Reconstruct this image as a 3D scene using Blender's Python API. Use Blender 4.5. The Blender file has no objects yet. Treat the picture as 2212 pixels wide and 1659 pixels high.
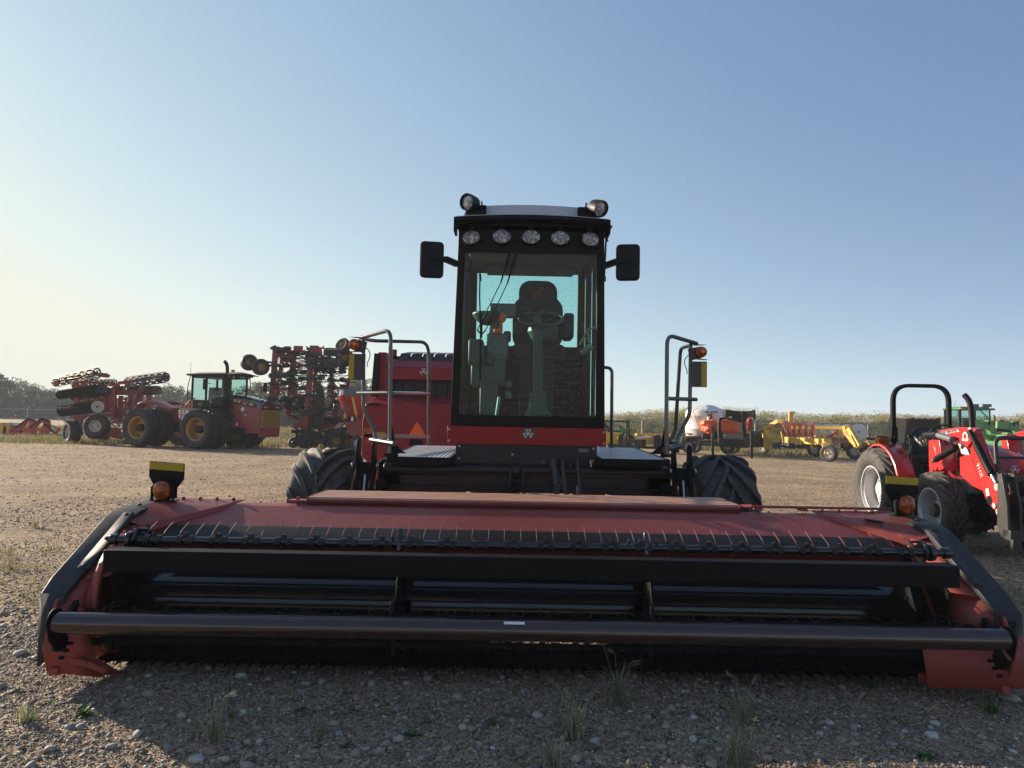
import bpy, math, random
import numpy as np
from mathutils import Vector, Matrix
R = math.radians
rnd = random.Random(7)
SC = bpy.context.scene
COL = SC.collection
V = Vector
# ---------------------------------------------------------------- camera model
F, CX, CY, H = 1534.0, 1106.0, 829.5, 1.65
TH = math.atan(78.5 / F); RO = R(1.1)
def ray(u, v):
    a = (u - CX) / F; b = -(v - CY) / F
    x = a * math.cos(RO) - b * math.sin(RO); y = a * math.sin(RO) + b * math.cos(RO)
    return V((x, math.cos(TH) - y * math.sin(TH), math.sin(TH) + y * math.cos(TH)))
def P(u, v, Y):
    d = ray(u, v); return V((0, 0, H)) + d * (Y / d.y)
def PX(u, v, X):
    d = ray(u, v); return V((0, 0, H)) + d * (X / d.x)
def PG(u, v, Z=0.0):
    d = ray(u, v); return V((0, 0, H)) + d * ((Z - H) / d.z)
# ---------------------------------------------------------------- materials
def newmat(name):
    m = bpy.data.materials.new(name); m.use_nodes = True
    nt = m.node_tree; nt.nodes.clear()
    out = nt.nodes.new('ShaderNodeOutputMaterial')
    return m, nt, out
def N(nt, t, **kw):
    n = nt.nodes.new(t)
    for k, v in kw.items():
        if k.startswith('i_'):
            key = k[2:]
            key = int(key) if key.isdigit() else key.replace('_', ' ')
            n.inputs[key].default_value = v
        else: setattr(n, k, v)
    return n
def c4(c): return (c[0], c[1], c[2], 1.0)
def ramp(nt, stops):
    n = nt.nodes.new('ShaderNodeValToRGB')
    e = n.color_ramp.elements
    while len(e) < len(stops): e.new(0.5)
    for i, (p, c) in enumerate(stops):
        e[i].position = p; e[i].color = c4(c) if len(c) == 3 else c
    return n
def mix(nt, fac, a, b, blend='MIX'):
    n = nt.nodes.new('ShaderNodeMix'); n.data_type = 'RGBA'; n.blend_type = blend
    L = nt.links
    for sock, val in ((0, fac), (6, a), (7, b)):
        if hasattr(val, 'links'): L.new(val, n.inputs[sock])
        elif isinstance(val, tuple): n.inputs[sock].default_value = c4(val)
        else: n.inputs[sock].default_value = val
    return n.outputs[2]
def paint(name, col, rough=0.4, metal=0.0, coat=0.0, var=0.12, dust=0.0, dcol=(.30, .24, .18), scale=3.0, bump=0.0, bscale=60, spec=0.5):
    m, nt, out = newmat(name); L = nt.links
    b = N(nt, 'ShaderNodeBsdfPrincipled'); L.new(b.outputs[0], out.inputs[0])
    tc = N(nt, 'ShaderNodeTexCoord')
    n1 = N(nt, 'ShaderNodeTexNoise', i_Scale=scale, i_Detail=7.0, i_Roughness=0.62); L.new(tc.outputs['Object'], n1.inputs[0])
    r1 = ramp(nt, [(0.3, (0, 0, 0)), (0.72, (1, 1, 1))]); L.new(n1.outputs[0], r1.inputs[0])
    dark = tuple(c * (1 - var) for c in col); lite = tuple(min(1, c * (1 + var)) for c in col)
    c = mix(nt, r1.outputs[0], dark, lite)
    if dust > 0:
        g = N(nt, 'ShaderNodeNewGeometry'); s = N(nt, 'ShaderNodeSeparateXYZ'); L.new(g.outputs['Normal'], s.inputs[0])
        n2 = N(nt, 'ShaderNodeTexNoise', i_Scale=scale * 4.3, i_Detail=8.0, i_Roughness=0.7); L.new(tc.outputs['Object'], n2.inputs[0])
        mr = N(nt, 'ShaderNodeMapRange'); mr.inputs[1].default_value = 0.35; mr.inputs[2].default_value = 0.75; L.new(n2.outputs[0], mr.inputs[0])
        mu = N(nt, 'ShaderNodeMapRange'); mu.inputs[1].default_value = -1.2; mu.inputs[2].default_value = 1.0; L.new(s.outputs[2], mu.inputs[0])
        mm = N(nt, 'ShaderNodeMath', operation='MULTIPLY'); L.new(mr.outputs[0], mm.inputs[0]); L.new(mu.outputs[0], mm.inputs[1])
        m2 = N(nt, 'ShaderNodeMath', operation='MULTIPLY', i_1=dust); m2.use_clamp = True; L.new(mm.outputs[0], m2.inputs[0])
        c = mix(nt, m2.outputs[0], c, dcol)
    L.new(c, b.inputs['Base Color'])
    rr = N(nt, 'ShaderNodeMapRange'); rr.inputs[3].default_value = max(.02, rough * 0.75); rr.inputs[4].default_value = min(1, rough * 1.35); L.new(n1.outputs[0], rr.inputs[0]); L.new(rr.outputs[0], b.inputs['Roughness'])
    b.inputs['Metallic'].default_value = metal; b.inputs['Coat Weight'].default_value = coat; b.inputs['Coat Roughness'].default_value = 0.12
    b.inputs['Specular IOR Level'].default_value = spec
    if bump > 0:
        n3 = N(nt, 'ShaderNodeTexNoise', i_Scale=bscale, i_Detail=6.0); L.new(tc.outputs['Object'], n3.inputs[0])
        bp = N(nt, 'ShaderNodeBump', i_Strength=bump, i_Distance=0.01); L.new(n3.outputs[0], bp.inputs['Height']); L.new(bp.outputs[0], b.inputs['Normal'])
    return m
def glass(name, tint, refl=1.45, refl_mottle=0.0, wav=0):
    m, nt, out = newmat(name); L = nt.links
    t = N(nt, 'ShaderNodeBsdfTransparent'); t.inputs[0].default_value = c4(tint)
    g = N(nt, 'ShaderNodeBsdfGlossy', i_Roughness=0.015); g.inputs[0].default_value = (1, 1, 1, 1)
    ge = N(nt, 'ShaderNodeNewGeometry'); dp = N(nt, 'ShaderNodeVectorMath', operation='DOT_PRODUCT'); L.new(ge.outputs['Incoming'], dp.inputs[0]); L.new(ge.outputs['Normal'], dp.inputs[1])
    ab = N(nt, 'ShaderNodeMath', operation='ABSOLUTE'); L.new(dp.outputs['Value'], ab.inputs[0]); om = N(nt, 'ShaderNodeMath', operation='SUBTRACT', i_0=1.0); L.new(ab.outputs[0], om.inputs[1])
    pw = N(nt, 'ShaderNodeMath', operation='POWER', i_1=5.0); L.new(om.outputs[0], pw.inputs[0]); f0 = ((refl - 1) / (refl + 1)) ** 2
    fr = N(nt, 'ShaderNodeMath', operation='MULTIPLY_ADD', i_1=(1 - f0) * .8, i_2=f0); L.new(pw.outputs[0], fr.inputs[0])
    if wav:
        tw = N(nt, 'ShaderNodeTexCoord'); nw = N(nt, 'ShaderNodeTexNoise', i_Scale=9.0, i_Detail=4.0, i_Roughness=.7); L.new(tw.outputs['Object'], nw.inputs[0]); bw = N(nt, 'ShaderNodeBump', i_Strength=wav, i_Distance=.03); L.new(nw.outputs[0], bw.inputs['Height']); L.new(bw.outputs[0], g.inputs['Normal'])
    mx = N(nt, 'ShaderNodeMixShader'); L.new(fr.outputs[0], mx.inputs[0]); L.new(t.outputs[0], mx.inputs[1]); L.new(g.outputs[0], mx.inputs[2])
    if refl_mottle > 0:  # brown specks paint the ground's mottled reflection onto the glass
        tc = N(nt, 'ShaderNodeTexCoord'); n1 = N(nt, 'ShaderNodeTexNoise', i_Scale=20.0, i_Detail=8.0, i_Roughness=0.85); L.new(tc.outputs['Object'], n1.inputs[0])
        mr = N(nt, 'ShaderNodeMapRange'); mr.inputs[1].default_value = .44; mr.inputs[2].default_value = .62; mr.inputs[4].default_value = refl_mottle; L.new(n1.outputs[0], mr.inputs[0])
        d = N(nt, 'ShaderNodeBsdfDiffuse'); d.inputs[0].default_value = (.38, .34, .28, 1)
        vo = N(nt, 'ShaderNodeTexVoronoi', i_Scale=34.0); L.new(tc.outputs['Object'], vo.inputs[0]); mv = N(nt, 'ShaderNodeMapRange'); mv.inputs[1].default_value = .42; mv.inputs[2].default_value = .18; mv.inputs[3].default_value = 0; mv.inputs[4].default_value = 1; L.new(vo.outputs[0], mv.inputs[0])
        mz = N(nt, 'ShaderNodeMath', operation='MULTIPLY'); L.new(mr.outputs[0], mz.inputs[0]); L.new(mv.outputs[0], mz.inputs[1]); mr = mz
        m2 = N(nt, 'ShaderNodeMixShader'); L.new(mr.outputs[0], m2.inputs[0]); L.new(mx.outputs[0], m2.inputs[1]); L.new(d.outputs[0], m2.inputs[2]); L.new(m2.outputs[0], out.inputs[0])
    else: L.new(mx.outputs[0], out.inputs[0])
    return m
def lensmat(name, col, rough=.15, trans=0.5, emit=0.0):
    m, nt, out = newmat(name); L = nt.links
    b = N(nt, 'ShaderNodeBsdfPrincipled'); L.new(b.outputs[0], out.inputs[0])
    b.inputs['Base Color'].default_value = c4(col); b.inputs['Roughness'].default_value = rough
    b.inputs['Transmission Weight'].default_value = trans
    tc = N(nt, 'ShaderNodeTexCoord'); w = N(nt, 'ShaderNodeTexVoronoi', i_Scale=60.0); L.new(tc.outputs['Object'], w.inputs[0])
    bp = N(nt, 'ShaderNodeBump', i_Strength=.5, i_Distance=0.004); L.new(w.outputs[0], bp.inputs['Height']); L.new(bp.outputs[0], b.inputs['Normal'])
    nz = N(nt, 'ShaderNodeTexNoise', i_Scale=34.0, i_Detail=2.0); L.new(tc.outputs['Object'], nz.inputs[0]); rr_ = ramp(nt, [(.38, tuple(c * .45 for c in col)), (.56, col), (.68, tuple(min(1, c * 2.1) for c in col))]); L.new(nz.outputs[0], rr_.inputs[0]); L.new(rr_.outputs[0], b.inputs['Base Color'])  # blotchy tones paint the uneven light seen in a glass lens
    return m
def islandmat(name, stops, rough=0.8, nscale=0.0, trans=0.0, sheen=0):
    """colour from Random Per Island, for stones, leaves and blades"""
    m, nt, out = newmat(name); L = nt.links
    g = N(nt, 'ShaderNodeNewGeometry'); rp = ramp(nt, stops); L.new(g.outputs['Random Per Island'], rp.inputs[0]); c = rp.outputs[0]
    if nscale:
        tc = N(nt, 'ShaderNodeTexCoord'); n1 = N(nt, 'ShaderNodeTexNoise', i_Scale=nscale, i_Detail=5.0); L.new(tc.outputs['Object'], n1.inputs[0])
        c = mix(nt, 0.55, c, n1.outputs[0], 'OVERLAY')
    b = N(nt, 'ShaderNodeBsdfPrincipled', i_Roughness=rough); L.new(c, b.inputs['Base Color'])
    if trans:
        t = N(nt, 'ShaderNodeBsdfTranslucent'); L.new(c, t.inputs[0]); mx = N(nt, 'ShaderNodeMixShader', i_0=trans)
        L.new(b.outputs[0], mx.inputs[1]); L.new(t.outputs[0], mx.inputs[2]); L.new(mx.outputs[0], out.inputs[0])
    else: L.new(b.outputs[0], out.inputs[0])
    return m
M = {}
M['red'] = paint('header_red', (.27, .036, .030), .46, coat=.0, spec=.4, dust=.4, var=.10, dcol=(.28, .17, .13))
M['reddust'] = paint('dusty_red', (.46, .23, .15), .5, dust=.6, var=.08, scale=9, dcol=(.46, .30, .20))
M['redshade'] = paint('shield_shade_red', (.16, .022, .02), .5, dust=.2)  # red darkened to paint the shade in the grooves and on the lip
M['floor'] = paint('matte_black', (.007, .006, .006), .7, spec=.1, dust=.03)  # matte black: dump box colour, and shade painted on the header floor pan
M['redcab'] = paint('cab_red', (.28, .006, .009), .42, coat=.05, spec=.3, dust=.05)
M['redbright'] = paint('tractor_red', (.52, .012, .014), .3, coat=.5, dust=.08)
M['redbaler'] = paint('baler_red', (.25, .013, .024), .42, coat=.05, spec=.3, dust=.15)
M['redold'] = paint('implement_red', (.30, .020, .020), .45, coat=.1, dust=.3)
M['hoodred'] = paint('hood_red', (.26, .008, .018), .25, coat=.6, dust=.08)
M['black'] = paint('black_paint', (.004, .0045, .0065), .5, spec=.13, dust=.08, dcol=(.07, .05, .04))
M['gloss'] = paint('gloss_black', (.008, .009, .012), .16, coat=.5, dust=.05, dcol=(.10, .09, .08), var=.2)
M['frameblk'] = paint('frame_black', (.010, .0095, .011), .34, spec=.45, dust=.1, dcol=(.08, .06, .05))
M['pgrey'] = paint('panel_grey', (.026, .023, .025), .5, spec=.3)
M['tube'] = paint('gloss_tube', (.030, .014, .011), .07, spec=.9, coat=.0, dust=.10, dcol=(.14, .10, .07), var=.3)
M['plas'] = paint('black_plastic', (.006, .0063, .0075), .5, spec=.25, dust=.04, dcol=(.14, .13, .12), bump=.05)
M['wheelgrey'] = paint('wheel_grey', (.06, .062, .06), .35, coat=.3)
M['shield'] = paint('shield_plastic', (.024, .028, .034), .62, spec=.3, dust=.22, dcol=(.15, .14, .13), bump=.04, bscale=25)
M['dgrey'] = paint('dark_grey', (.045, .040, .042), .45, dust=.12)
M['grey'] = paint('roof_grey', (.48, .50, .51), .4, dust=.15)
M['lgrey'] = paint('light_grey_plastic', (.26, .31, .30), .5, dust=.1)
M['console'] = paint('console_grey', (.055, .068, .065), .5, dust=.1)
M['mgrey'] = paint('mid_grey', (.12, .13, .14), .5)
M['rail'] = paint('rail_grey', (.10, .10, .105), .28, metal=.55, coat=.3)
M['steel'] = paint('steel', (.42, .42, .43), .28, metal=1.0)
M['alu'] = paint('grating', (.62, .64, .67), .40, metal=.5, dust=.15)
M['tine'] = paint('worn_tine', (.20, .085, .05), .5, metal=.3)
M['coil'] = paint('coil_steel', (.05, .045, .045), .32, metal=.7)
M['rubber'] = paint('rubber', (.028, .0275, .027), .72, dust=.75, dcol=(.21, .18, .145), var=.2, scale=5, bump=.12, bscale=90)
M['rubberdk'] = paint('dark_rubber', (.017, .017, .018), .65, dust=.5, dcol=(.13, .11, .09), var=.2, bump=.1, bscale=90)
M['rubberclean'] = paint('rubber_clean', (.020, .020, .021), .6, dust=.35, dcol=(.11, .09, .075), var=.2, bump=.1, bscale=90)
M['hose'] = paint('hose_rubber', (.018, .018, .018), .45, dust=.2)
M['yellow'] = paint('rake_yellow', (.66, .40, .05), .42, coat=.2, dust=.2)
M['jdyellow'] = paint('mower_yellow', (.70, .42, .01), .4, coat=.2, dust=.15)
M['green'] = paint('tractor_green', (.045, .20, .045), .38, coat=.3, dust=.12)
M['lgreen'] = paint('loader_green', (.09, .26, .07), .38, coat=.3, dust=.15)
M['dgreen'] = paint('dark_green', (.02, .06, .03), .45, dust=.15)
M['gold'] = paint('gold', (.42, .22, .05), .45, dust=.25)
M['goldrim'] = paint('gold_rim', (.48, .24, .05), .45, coat=.1, dust=.3)
M['silver'] = paint('silver_rim', (.55, .55, .55), .38, metal=.35, dust=.12)
M['cream'] = paint('cream_rim', (.55, .50, .40), .5, dust=.3)
M['white'] = paint('white_plastic', (.72, .71, .66), .45, dust=.10)
M['tan'] = paint('tan', (.42, .28, .15), .5, metal=.2)
M['brownmetal'] = paint('worn_disc', (.16, .11, .08), .4, metal=.6)
M['discblack'] = paint('disc_black', (.022, .022, .024), .36, metal=.3, dust=.3)
M['navy'] = paint('navy', (.012, .022, .06), .5, dust=.1)
M['tarp'] = paint('orange_tarp', (.88, .14, .03), .5, dust=.1, bump=.3, bscale=9)
M['orange'] = paint('slow_orange', (.95, .13, .02), .45)
M['amber'] = lensmat('amber_lens', (.52, .11, .004), .10, .3)
M['glow'] = lensmat('amber_painted_glow', (.95, .30, .02), .3, .1)  # lighter orange disc, paints the bright spot of the lamp
M['redlens'] = lensmat('red_lens', (.5, .02, .02), .2, .2)
M['clear'] = lensmat('clear_lens', (.42, .43, .46), .2, .25)
M['reflect'] = paint('yellow_reflector', (.42, .28, .006), .4)
M['decal'] = paint('decal_white', (.75, .72, .66), .45)
M['decaly'] = paint('decal_cream', (.58, .48, .26), .45)
M['mirror'] = paint('mirror_face', (.6, .6, .6), .05, metal=1.0)
M['seat'] = paint('seat_cloth', (.025, .026, .028), .85, bump=.2)
M['conc'] = paint('plastic_panel', (.055, .066, .064), .5)
M['liner'] = paint('headliner', (.07, .066, .055), .9)
M['glass'] = glass('cab_glass', (.64, .88, .80), 1.58, refl_mottle=.42, wav=1.0)
M['glass2'] = glass('rear_glass', (.78, .98, .95), 1.25)
M['glassc'] = glass('clear_cab_glass', (.62, .80, .76), 1.5)
M['galv'] = paint('galvanised', (.48, .48, .47), .5, metal=.5)
M['wire'] = paint('fence_wire', (.16, .17, .17), .6, metal=.3)
M['tank'] = paint('white_tank', (.74, .72, .66), .5, dust=.06)
# ---------------------------------------------------------------- mesh builder
class MB:
    def __init__(s): s.v = []; s.f = []; s.mi = []; s.m = 0
    def add(s, vs, fs):
        b = len(s.v); s.v += [tuple(p) for p in vs]
        for f in fs: s.f.append(tuple(b + i for i in f)); s.mi.append(s.m)
        return s
    def box(s, c, d, rot=None):
        c = V(c); pts = [V((x * d[0] / 2, y * d[1] / 2, z * d[2] / 2)) for x in (-1, 1) for y in (-1, 1) for z in (-1, 1)]
        if rot is not None: pts = [rot @ p for p in pts]
        return s.add([c + p for p in pts], [(0, 1, 3, 2), (4, 6, 7, 5), (0, 4, 5, 1), (2, 3, 7, 6), (0, 2, 6, 4), (1, 5, 7, 3)])
    def bb(s, a, b):
        return s.box([(a[i] + b[i]) / 2 for i in range(3)], [abs(a[i] - b[i]) for i in range(3)])
    def bar(s, p, q, w, h=None, up=(0, 0, 1)):
        p, q = V(p), V(q); h = h or w; d = (q - p); L = d.length; d.normalize(); up = V(up)
        if abs(d.dot(up)) > .98: up = V((0, 1, 0))
        a = d.cross(up).normalized(); b = a.cross(d)
        pts = [e + a * (w / 2 * i) + b * (h / 2 * j) for e in (p, q) for i, j in ((-1, -1), (1, -1), (1, 1), (-1, 1))]
        return s.add(pts, [(3, 2, 1, 0), (4, 5, 6, 7), (0, 1, 5, 4), (1, 2, 6, 5), (2, 3, 7, 6), (3, 0, 4, 7)])
    def tube(s, pts, r, seg=8, cap=True):
        pts = [V(p) for p in pts]; n = len(pts); rings = []
        t0 = (pts[1] - pts[0]).normalized(); ref = V((0, 0, 1)) if abs(t0.z) < .9 else V((1, 0, 0))
        a = t0.cross(ref).normalized()
        for i in range(n):
            t = (pts[min(i + 1, n - 1)] - pts[max(i - 1, 0)]).normalized()
            a = (a - t * a.dot(t)).normalized(); b = t.cross(a)
            rr = r[i] if isinstance(r, (list, tuple)) else r
            rings += [pts[i] + (a * math.cos(2 * math.pi * k / seg) + b * math.sin(2 * math.pi * k / seg)) * rr for k in range(seg)]
        fs = [(i * seg + k, i * seg + (k + 1) % seg, (i + 1) * seg + (k + 1) % seg, (i + 1) * seg + k) for i in range(n - 1) for k in range(seg)]
        if cap: fs += [tuple(range(seg - 1, -1, -1)), tuple((n - 1) * seg + k for k in range(seg))]
        return s.add(rings, fs)
    def cyl(s, p, q, r0, r1=None, seg=20): return s.tube([p, q], [r0, r0 if r1 is None else r1], seg)
    def lathe(s, c, ax, prof, seg=32, closed=False):
        """prof: list of (along axis, radius)"""
        c = V(c); ax = V(ax).normalized(); ref = V((0, 0, 1)) if abs(ax.z) < .9 else V((1, 0, 0))
        a = ax.cross(ref).normalized(); b = ax.cross(a); n = len(prof)
        pts = [c + ax * t + (a * math.cos(2 * math.pi * k / seg) + b * math.sin(2 * math.pi * k / seg)) * max(r, 1e-4) for t, r in prof for k in range(seg)]
        fs = [(i * seg + k, (i + 1) * seg + k, (i + 1) * seg + (k + 1) % seg, i * seg + (k + 1) % seg) for i in range(n - 1) for k in range(seg)]
        return s.add(pts, fs)
    def prism(s, poly, d):
        """poly: 3-D points in one plane, d: extrusion vector"""
        poly = [V(p) for p in poly]; d = V(d); n = len(poly)
        return s.add(poly + [p + d for p in poly], [tuple(range(n - 1, -1, -1)), tuple(range(n, 2 * n))] + [(i, (i + 1) % n, n + (i + 1) % n, n + i) for i in range(n)])
    def yz(s, poly, x0, x1): return s.prism([(x0, y, z) for y, z in poly], (x1 - x0, 0, 0))
    def xz(s, poly, y0, y1): return s.prism([(x, y0, z) for x, z in poly], (0, y1 - y0, 0))
    def xy(s, poly, z0, z1): return s.prism([(x, y, z0) for x, y in poly], (0, 0, z1 - z0))
    def sheet(s, rows):
        n = len(rows[0]); vs = [p for r in rows for p in r]
        return s.add(vs, [(i * n + j, i * n + j + 1, (i + 1) * n + j + 1, (i + 1) * n + j) for i in range(len(rows) - 1) for j in range(n - 1)])
    def merge(s, o, mat=None):
        m = s.m; b = len(s.v); s.v += [tuple(mat @ V(p)) if mat is not None else p for p in o.v]
        s.f += [tuple(b + i for i in f) for f in o.f]; s.mi += [i for i in o.mi]; return s
    def build(s, name, mats, parent=None, bevel=0.0, ang=35, seg=2):
        if not isinstance(mats, (list, tuple)): mats = [mats]
        me = bpy.data.meshes.new(name); me.from_pydata(s.v, [], s.f)
        for m in mats: me.materials.append(M[m] if isinstance(m, str) else m)
        me.polygons.foreach_set('material_index', [min(i, len(mats) - 1) for i in s.mi])
        import bmesh
        if len(s.f) < 60000:
            bm = bmesh.new(); bm.from_mesh(me); bmesh.ops.recalc_face_normals(bm, faces=bm.faces); bm.to_mesh(me); bm.free()
        if ang:
            me.polygons.foreach_set('use_smooth', [True] * len(me.polygons)); me.set_sharp_from_angle(angle=R(ang))
        o = bpy.data.objects.new(name, me); COL.objects.link(o)
        if parent is not None:
            o.parent = parent
            if parent.get('_w'): o.location = -parent.location
        if bevel:
            b = o.modifiers.new('Bevel', 'BEVEL'); b.width = bevel; b.segments = seg; b.limit_method = 'ANGLE'; b.angle_limit = R(40); b.harden_normals = False
        return o
def tag(o, label=None, cat=None, group=None, kind=None):
    if label: o['label'] = label
    if cat: o['category'] = cat
    if group: o['group'] = group
    if kind: o['kind'] = kind
    return o
def thing(name, label, cat, loc, rz=0.0, group=None, world=False):
    o = bpy.data.objects.new(name, None); COL.objects.link(o); o.location = loc; o.rotation_euler = (0, 0, rz); o.empty_display_size = .3
    if world: o['_w'] = 1
    return tag(o, label, cat, group)
def part_empty(name, parent, mat):
    o = bpy.data.objects.new(name, None); COL.objects.link(o); o.parent = parent; o.empty_display_size = .1
    if parent.get('_w'): mat = Matrix.Translation(-parent.location) @ mat
    o.matrix_local = mat; return o
def fillet(pts, r, n=5):
    pts = [V(p) for p in pts]; out = [pts[0]]
    for i in range(1, len(pts) - 1):
        a, b, c = pts[i - 1], pts[i], pts[i + 1]; u = (a - b); w = (c - b)
        rr = min(r, u.length * .48, w.length * .48); p = b + u.normalized() * rr; q = b + w.normalized() * rr
        for k in range(n + 1):
            t = k / n; out.append(p * (1 - t) ** 2 + b * 2 * t * (1 - t) + q * t ** 2)
    out.append(pts[-1]); return out
def bez(a, b, c, d, n=10):
    a, b, c, d = V(a), V(b), V(c), V(d)
    return [a * (1 - t) ** 3 + b * 3 * t * (1 - t) ** 2 + c * 3 * t * t * (1 - t) + d * t ** 3 for t in [k / n for k in range(n + 1)]]
def rrect(w, h, r, n=5):
    out = []
    for cx, cy, a0 in ((w / 2 - r, h / 2 - r, 0), (-w / 2 + r, h / 2 - r, 90), (-w / 2 + r, -h / 2 + r, 180), (w / 2 - r, -h / 2 + r, 270)):
        for k in range(n + 1): a = R(a0 + 90 * k / n); out.append((cx + r * math.cos(a), cy + r * math.sin(a)))
    return out
def frame(o, x, y=None, z=None):
    """matrix whose local x axis points along x, with z roughly up"""
    x = V(x).normalized(); z = V(z) if z is not None else V((0, 0, 1))
    y = z.cross(x).normalized(); z = x.cross(y)
    m = Matrix((x, y, z)).transposed().to_4x4(); m.translation = V(o); return m
def text(s, size, mat, m, parent, name='lettering', ext=.002, shear=0, bold=.0):
    """upright text in the local xy plane of matrix m"""
    cu = bpy.data.curves.new(name, 'FONT'); cu.body = s; cu.size = size; cu.extrude = ext; cu.align_x = 'CENTER'; cu.align_y = 'CENTER'; cu.shear = shear; cu.offset = bold
    t = bpy.data.objects.new(name, cu); me = bpy.data.meshes.new_from_object(t); bpy.data.objects.remove(t); me.materials.append(M[mat])
    me.transform(m); o = bpy.data.objects.new(name, me); COL.objects.link(o); o.parent = parent
    if parent.get('_w'): o.location = -parent.location
    return o
def emblem(mb, c, s, ex, ez, th=.002):
    """three downward triangles, drawn as outlines, in the plane ex / ez"""
    ex, ez = V(ex).normalized(), V(ez).normalized(); c = V(c); n = ex.cross(ez).normalized() * th
    def tri(cx, cz, w, h, k):
        o = [(-w, h), (w, h), (0, -h)]; i = [(-w * (1 - 2.0 * k), h * (1 - k)), (w * (1 - 2.0 * k), h * (1 - k)), (0, -h * (1 - 2.4 * k))]
        po = [c + ex * (cx + a) * s + ez * (cz + b) * s for a, b in o]; pi = [c + ex * (cx + a) * s + ez * (cz + b) * s for a, b in i]
        for j in range(3):
            mb.prism([po[j], po[(j + 1) % 3], pi[(j + 1) % 3], pi[j]], n)
    tri(0, .28, .33, .27, .2); tri(-.30, -.17, .33, .27, .2); tri(.30, -.17, .33, .27, .2)
# ---------------------------------------------------------------- wheels (local x axis = outward axle)
def tyre_mb(Ro, Rr, W, n=18, h=.045, lw=.05, sweep=1.5, style='ag', seg=48, wrap=.4):
    mb = MB(); R0 = Ro - h; S = R0 - Rr
    prof = [(-.36 * W, Rr), (-.40 * W, Rr + .06 * S), (-.49 * W, Rr + .35 * S), (-.50 * W, Rr + .6 * S), (-.47 * W, Rr + .84 * S), (-.40 * W, R0 - .05 * S), (-.25 * W, R0 - .012 * S), (0, R0)]
    prof = prof + [(-a, b) for a, b in prof[-2::-1]]
    if style == 'rib':
        prof = []
        base = [(-.38 * W, Rr), (-.49 * W, Rr + .4 * S), (-.48 * W, Rr + .8 * S), (-.42 * W, Ro - .01)]
        k = 5
        for i in range(k):
            a = -.40 * W + i * .8 * W / k; b = a + .8 * W / k
            rr = Ro - .05 * S * abs((a + b) / W) ** 2
            prof += [(a + .012 * 1, rr - h * .6), (a + .022, rr), (b - .012, rr), (b - .004, rr - h * .6)]
        prof = base + prof + [(-a, b) for a, b in base[::-1]]
    mb.lathe((0, 0, 0), (1, 0, 0), prof, seg)
    if style == 'ag':
        def rad(x):
            a = abs(x) / W
            if a < .25: return R0 - .012 * S * (a / .25)
            if a < .40: return R0 - S * (.012 + .038 * (a - .25) / .15)
            return R0 - S * (.05 + .11 * (a - .40) / .07)
        pitch = 2 * math.pi / n
        for side in (-1, 1):
            for i in range(n):
                a0 = i * pitch + (pitch / 2 if side > 0 else 0); rows = []
                pts = []
                for s_ in (0, .2, .45, .7, .9, 1.0):
                    x = side * W * (-.03 + s_ * .50); hh = h * (1 if s_ < .95 else .9)
                    pts.append((x, a0 + sweep * pitch * (1 - (1 - s_) ** 1.25), rad(x), hh))
                x = side * W * .505; pts.append((x, a0 + sweep * pitch * 1.03, R0 - S * wrap, h * .25))
                for j, (x, a, r, hh) in enumerate(pts):
                    wa = lw / (2 * R0) * (1.0 if j else 1.15)
                    for da, dr in ((-wa * 1.25, -.012), (-wa * .8, hh), (wa * .8, hh), (wa * 1.25, -.012)):
                        rows.append((x, (r + dr) * math.cos(a + da), (r + dr) * math.sin(a + da)))
                k = len(pts); fs = []
                for j in range(k - 1):
                    for q in range(3): fs.append((j * 4 + q, j * 4 + q + 1, j * 4 + 5 + q, j * 4 + 4 + q))
                fs += [(0, 1, 2, 3), ((k - 1) * 4 + 3, (k - 1) * 4 + 2, (k - 1) * 4 + 1, (k - 1) * 4)]
                mb.add(rows, fs)
    return mb
def rim_mb(Rr, W, dish=.25, hub=.28, bolts=8, out=.36, seg=36):
    """dish>0 : disc set inwards by dish*W from the outer bead"""
    mb = MB(); o = out * W; d = o - dish * W
    mb.lathe((0, 0, 0), (1, 0, 0), [(-o, Rr), (-o, Rr * .95), (-o * .8, Rr * .90), (-.1 * W, Rr * .86), (d - .02, Rr * .86), (d, Rr * .84), (d + .015, Rr * .6), (d - .01, Rr * .45), (d, Rr * hub * 1.2),
        (d - .004, Rr * hub * .9), (d - .004, 0)], seg)
    mb.lathe((0, 0, 0), (1, 0, 0), [(o, Rr * 1.03), (o + .012, Rr * 1.02), (o + .012, Rr * .97), (o * .85, Rr * .93), (o * .8, Rr * .90), (d - .02, Rr * .86)], seg)
    mb.lathe((0, 0, 0), (1, 0, 0), [(d, Rr * hub), (d + .05, Rr * hub * .95), (d + .09, Rr * hub * .8), (d + .10, Rr * hub * .45), (d + .10, 0)], 20)
    for i in range(bolts):
        a = 2 * math.pi * i / bolts; y, z = Rr * hub * 1.45 * math.cos(a), Rr * hub * 1.45 * math.sin(a)
        mb.cyl((d - .01, y, z), (d + .03, y, z), Rr * .035, seg=6)
    return mb
_wc = {}
def wheel(parent, loc, axis, key, rimmat='silver', tyremat='rubber', name='wheel', rot=0.0, tk=None, rk=None):
    """key caches the meshes of a wheel kind"""
    if key not in _wc:
        a = tyre_mb(**tk).build('tyre', tyremat, None); b = rim_mb(**rk).build('rim', rimmat, None)
        _wc[key] = (a.data, b.data); bpy.data.objects.remove(a); bpy.data.objects.remove(b)
    w = part_empty(name, parent, frame(loc, axis) @ Matrix.Rotation(rot, 4, 'X'))
    for nm, me in zip(('tyre', 'rim'), _wc[key]):
        o = bpy.data.objects.new(nm, me); COL.objects.link(o); o.parent = w
    return w
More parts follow.
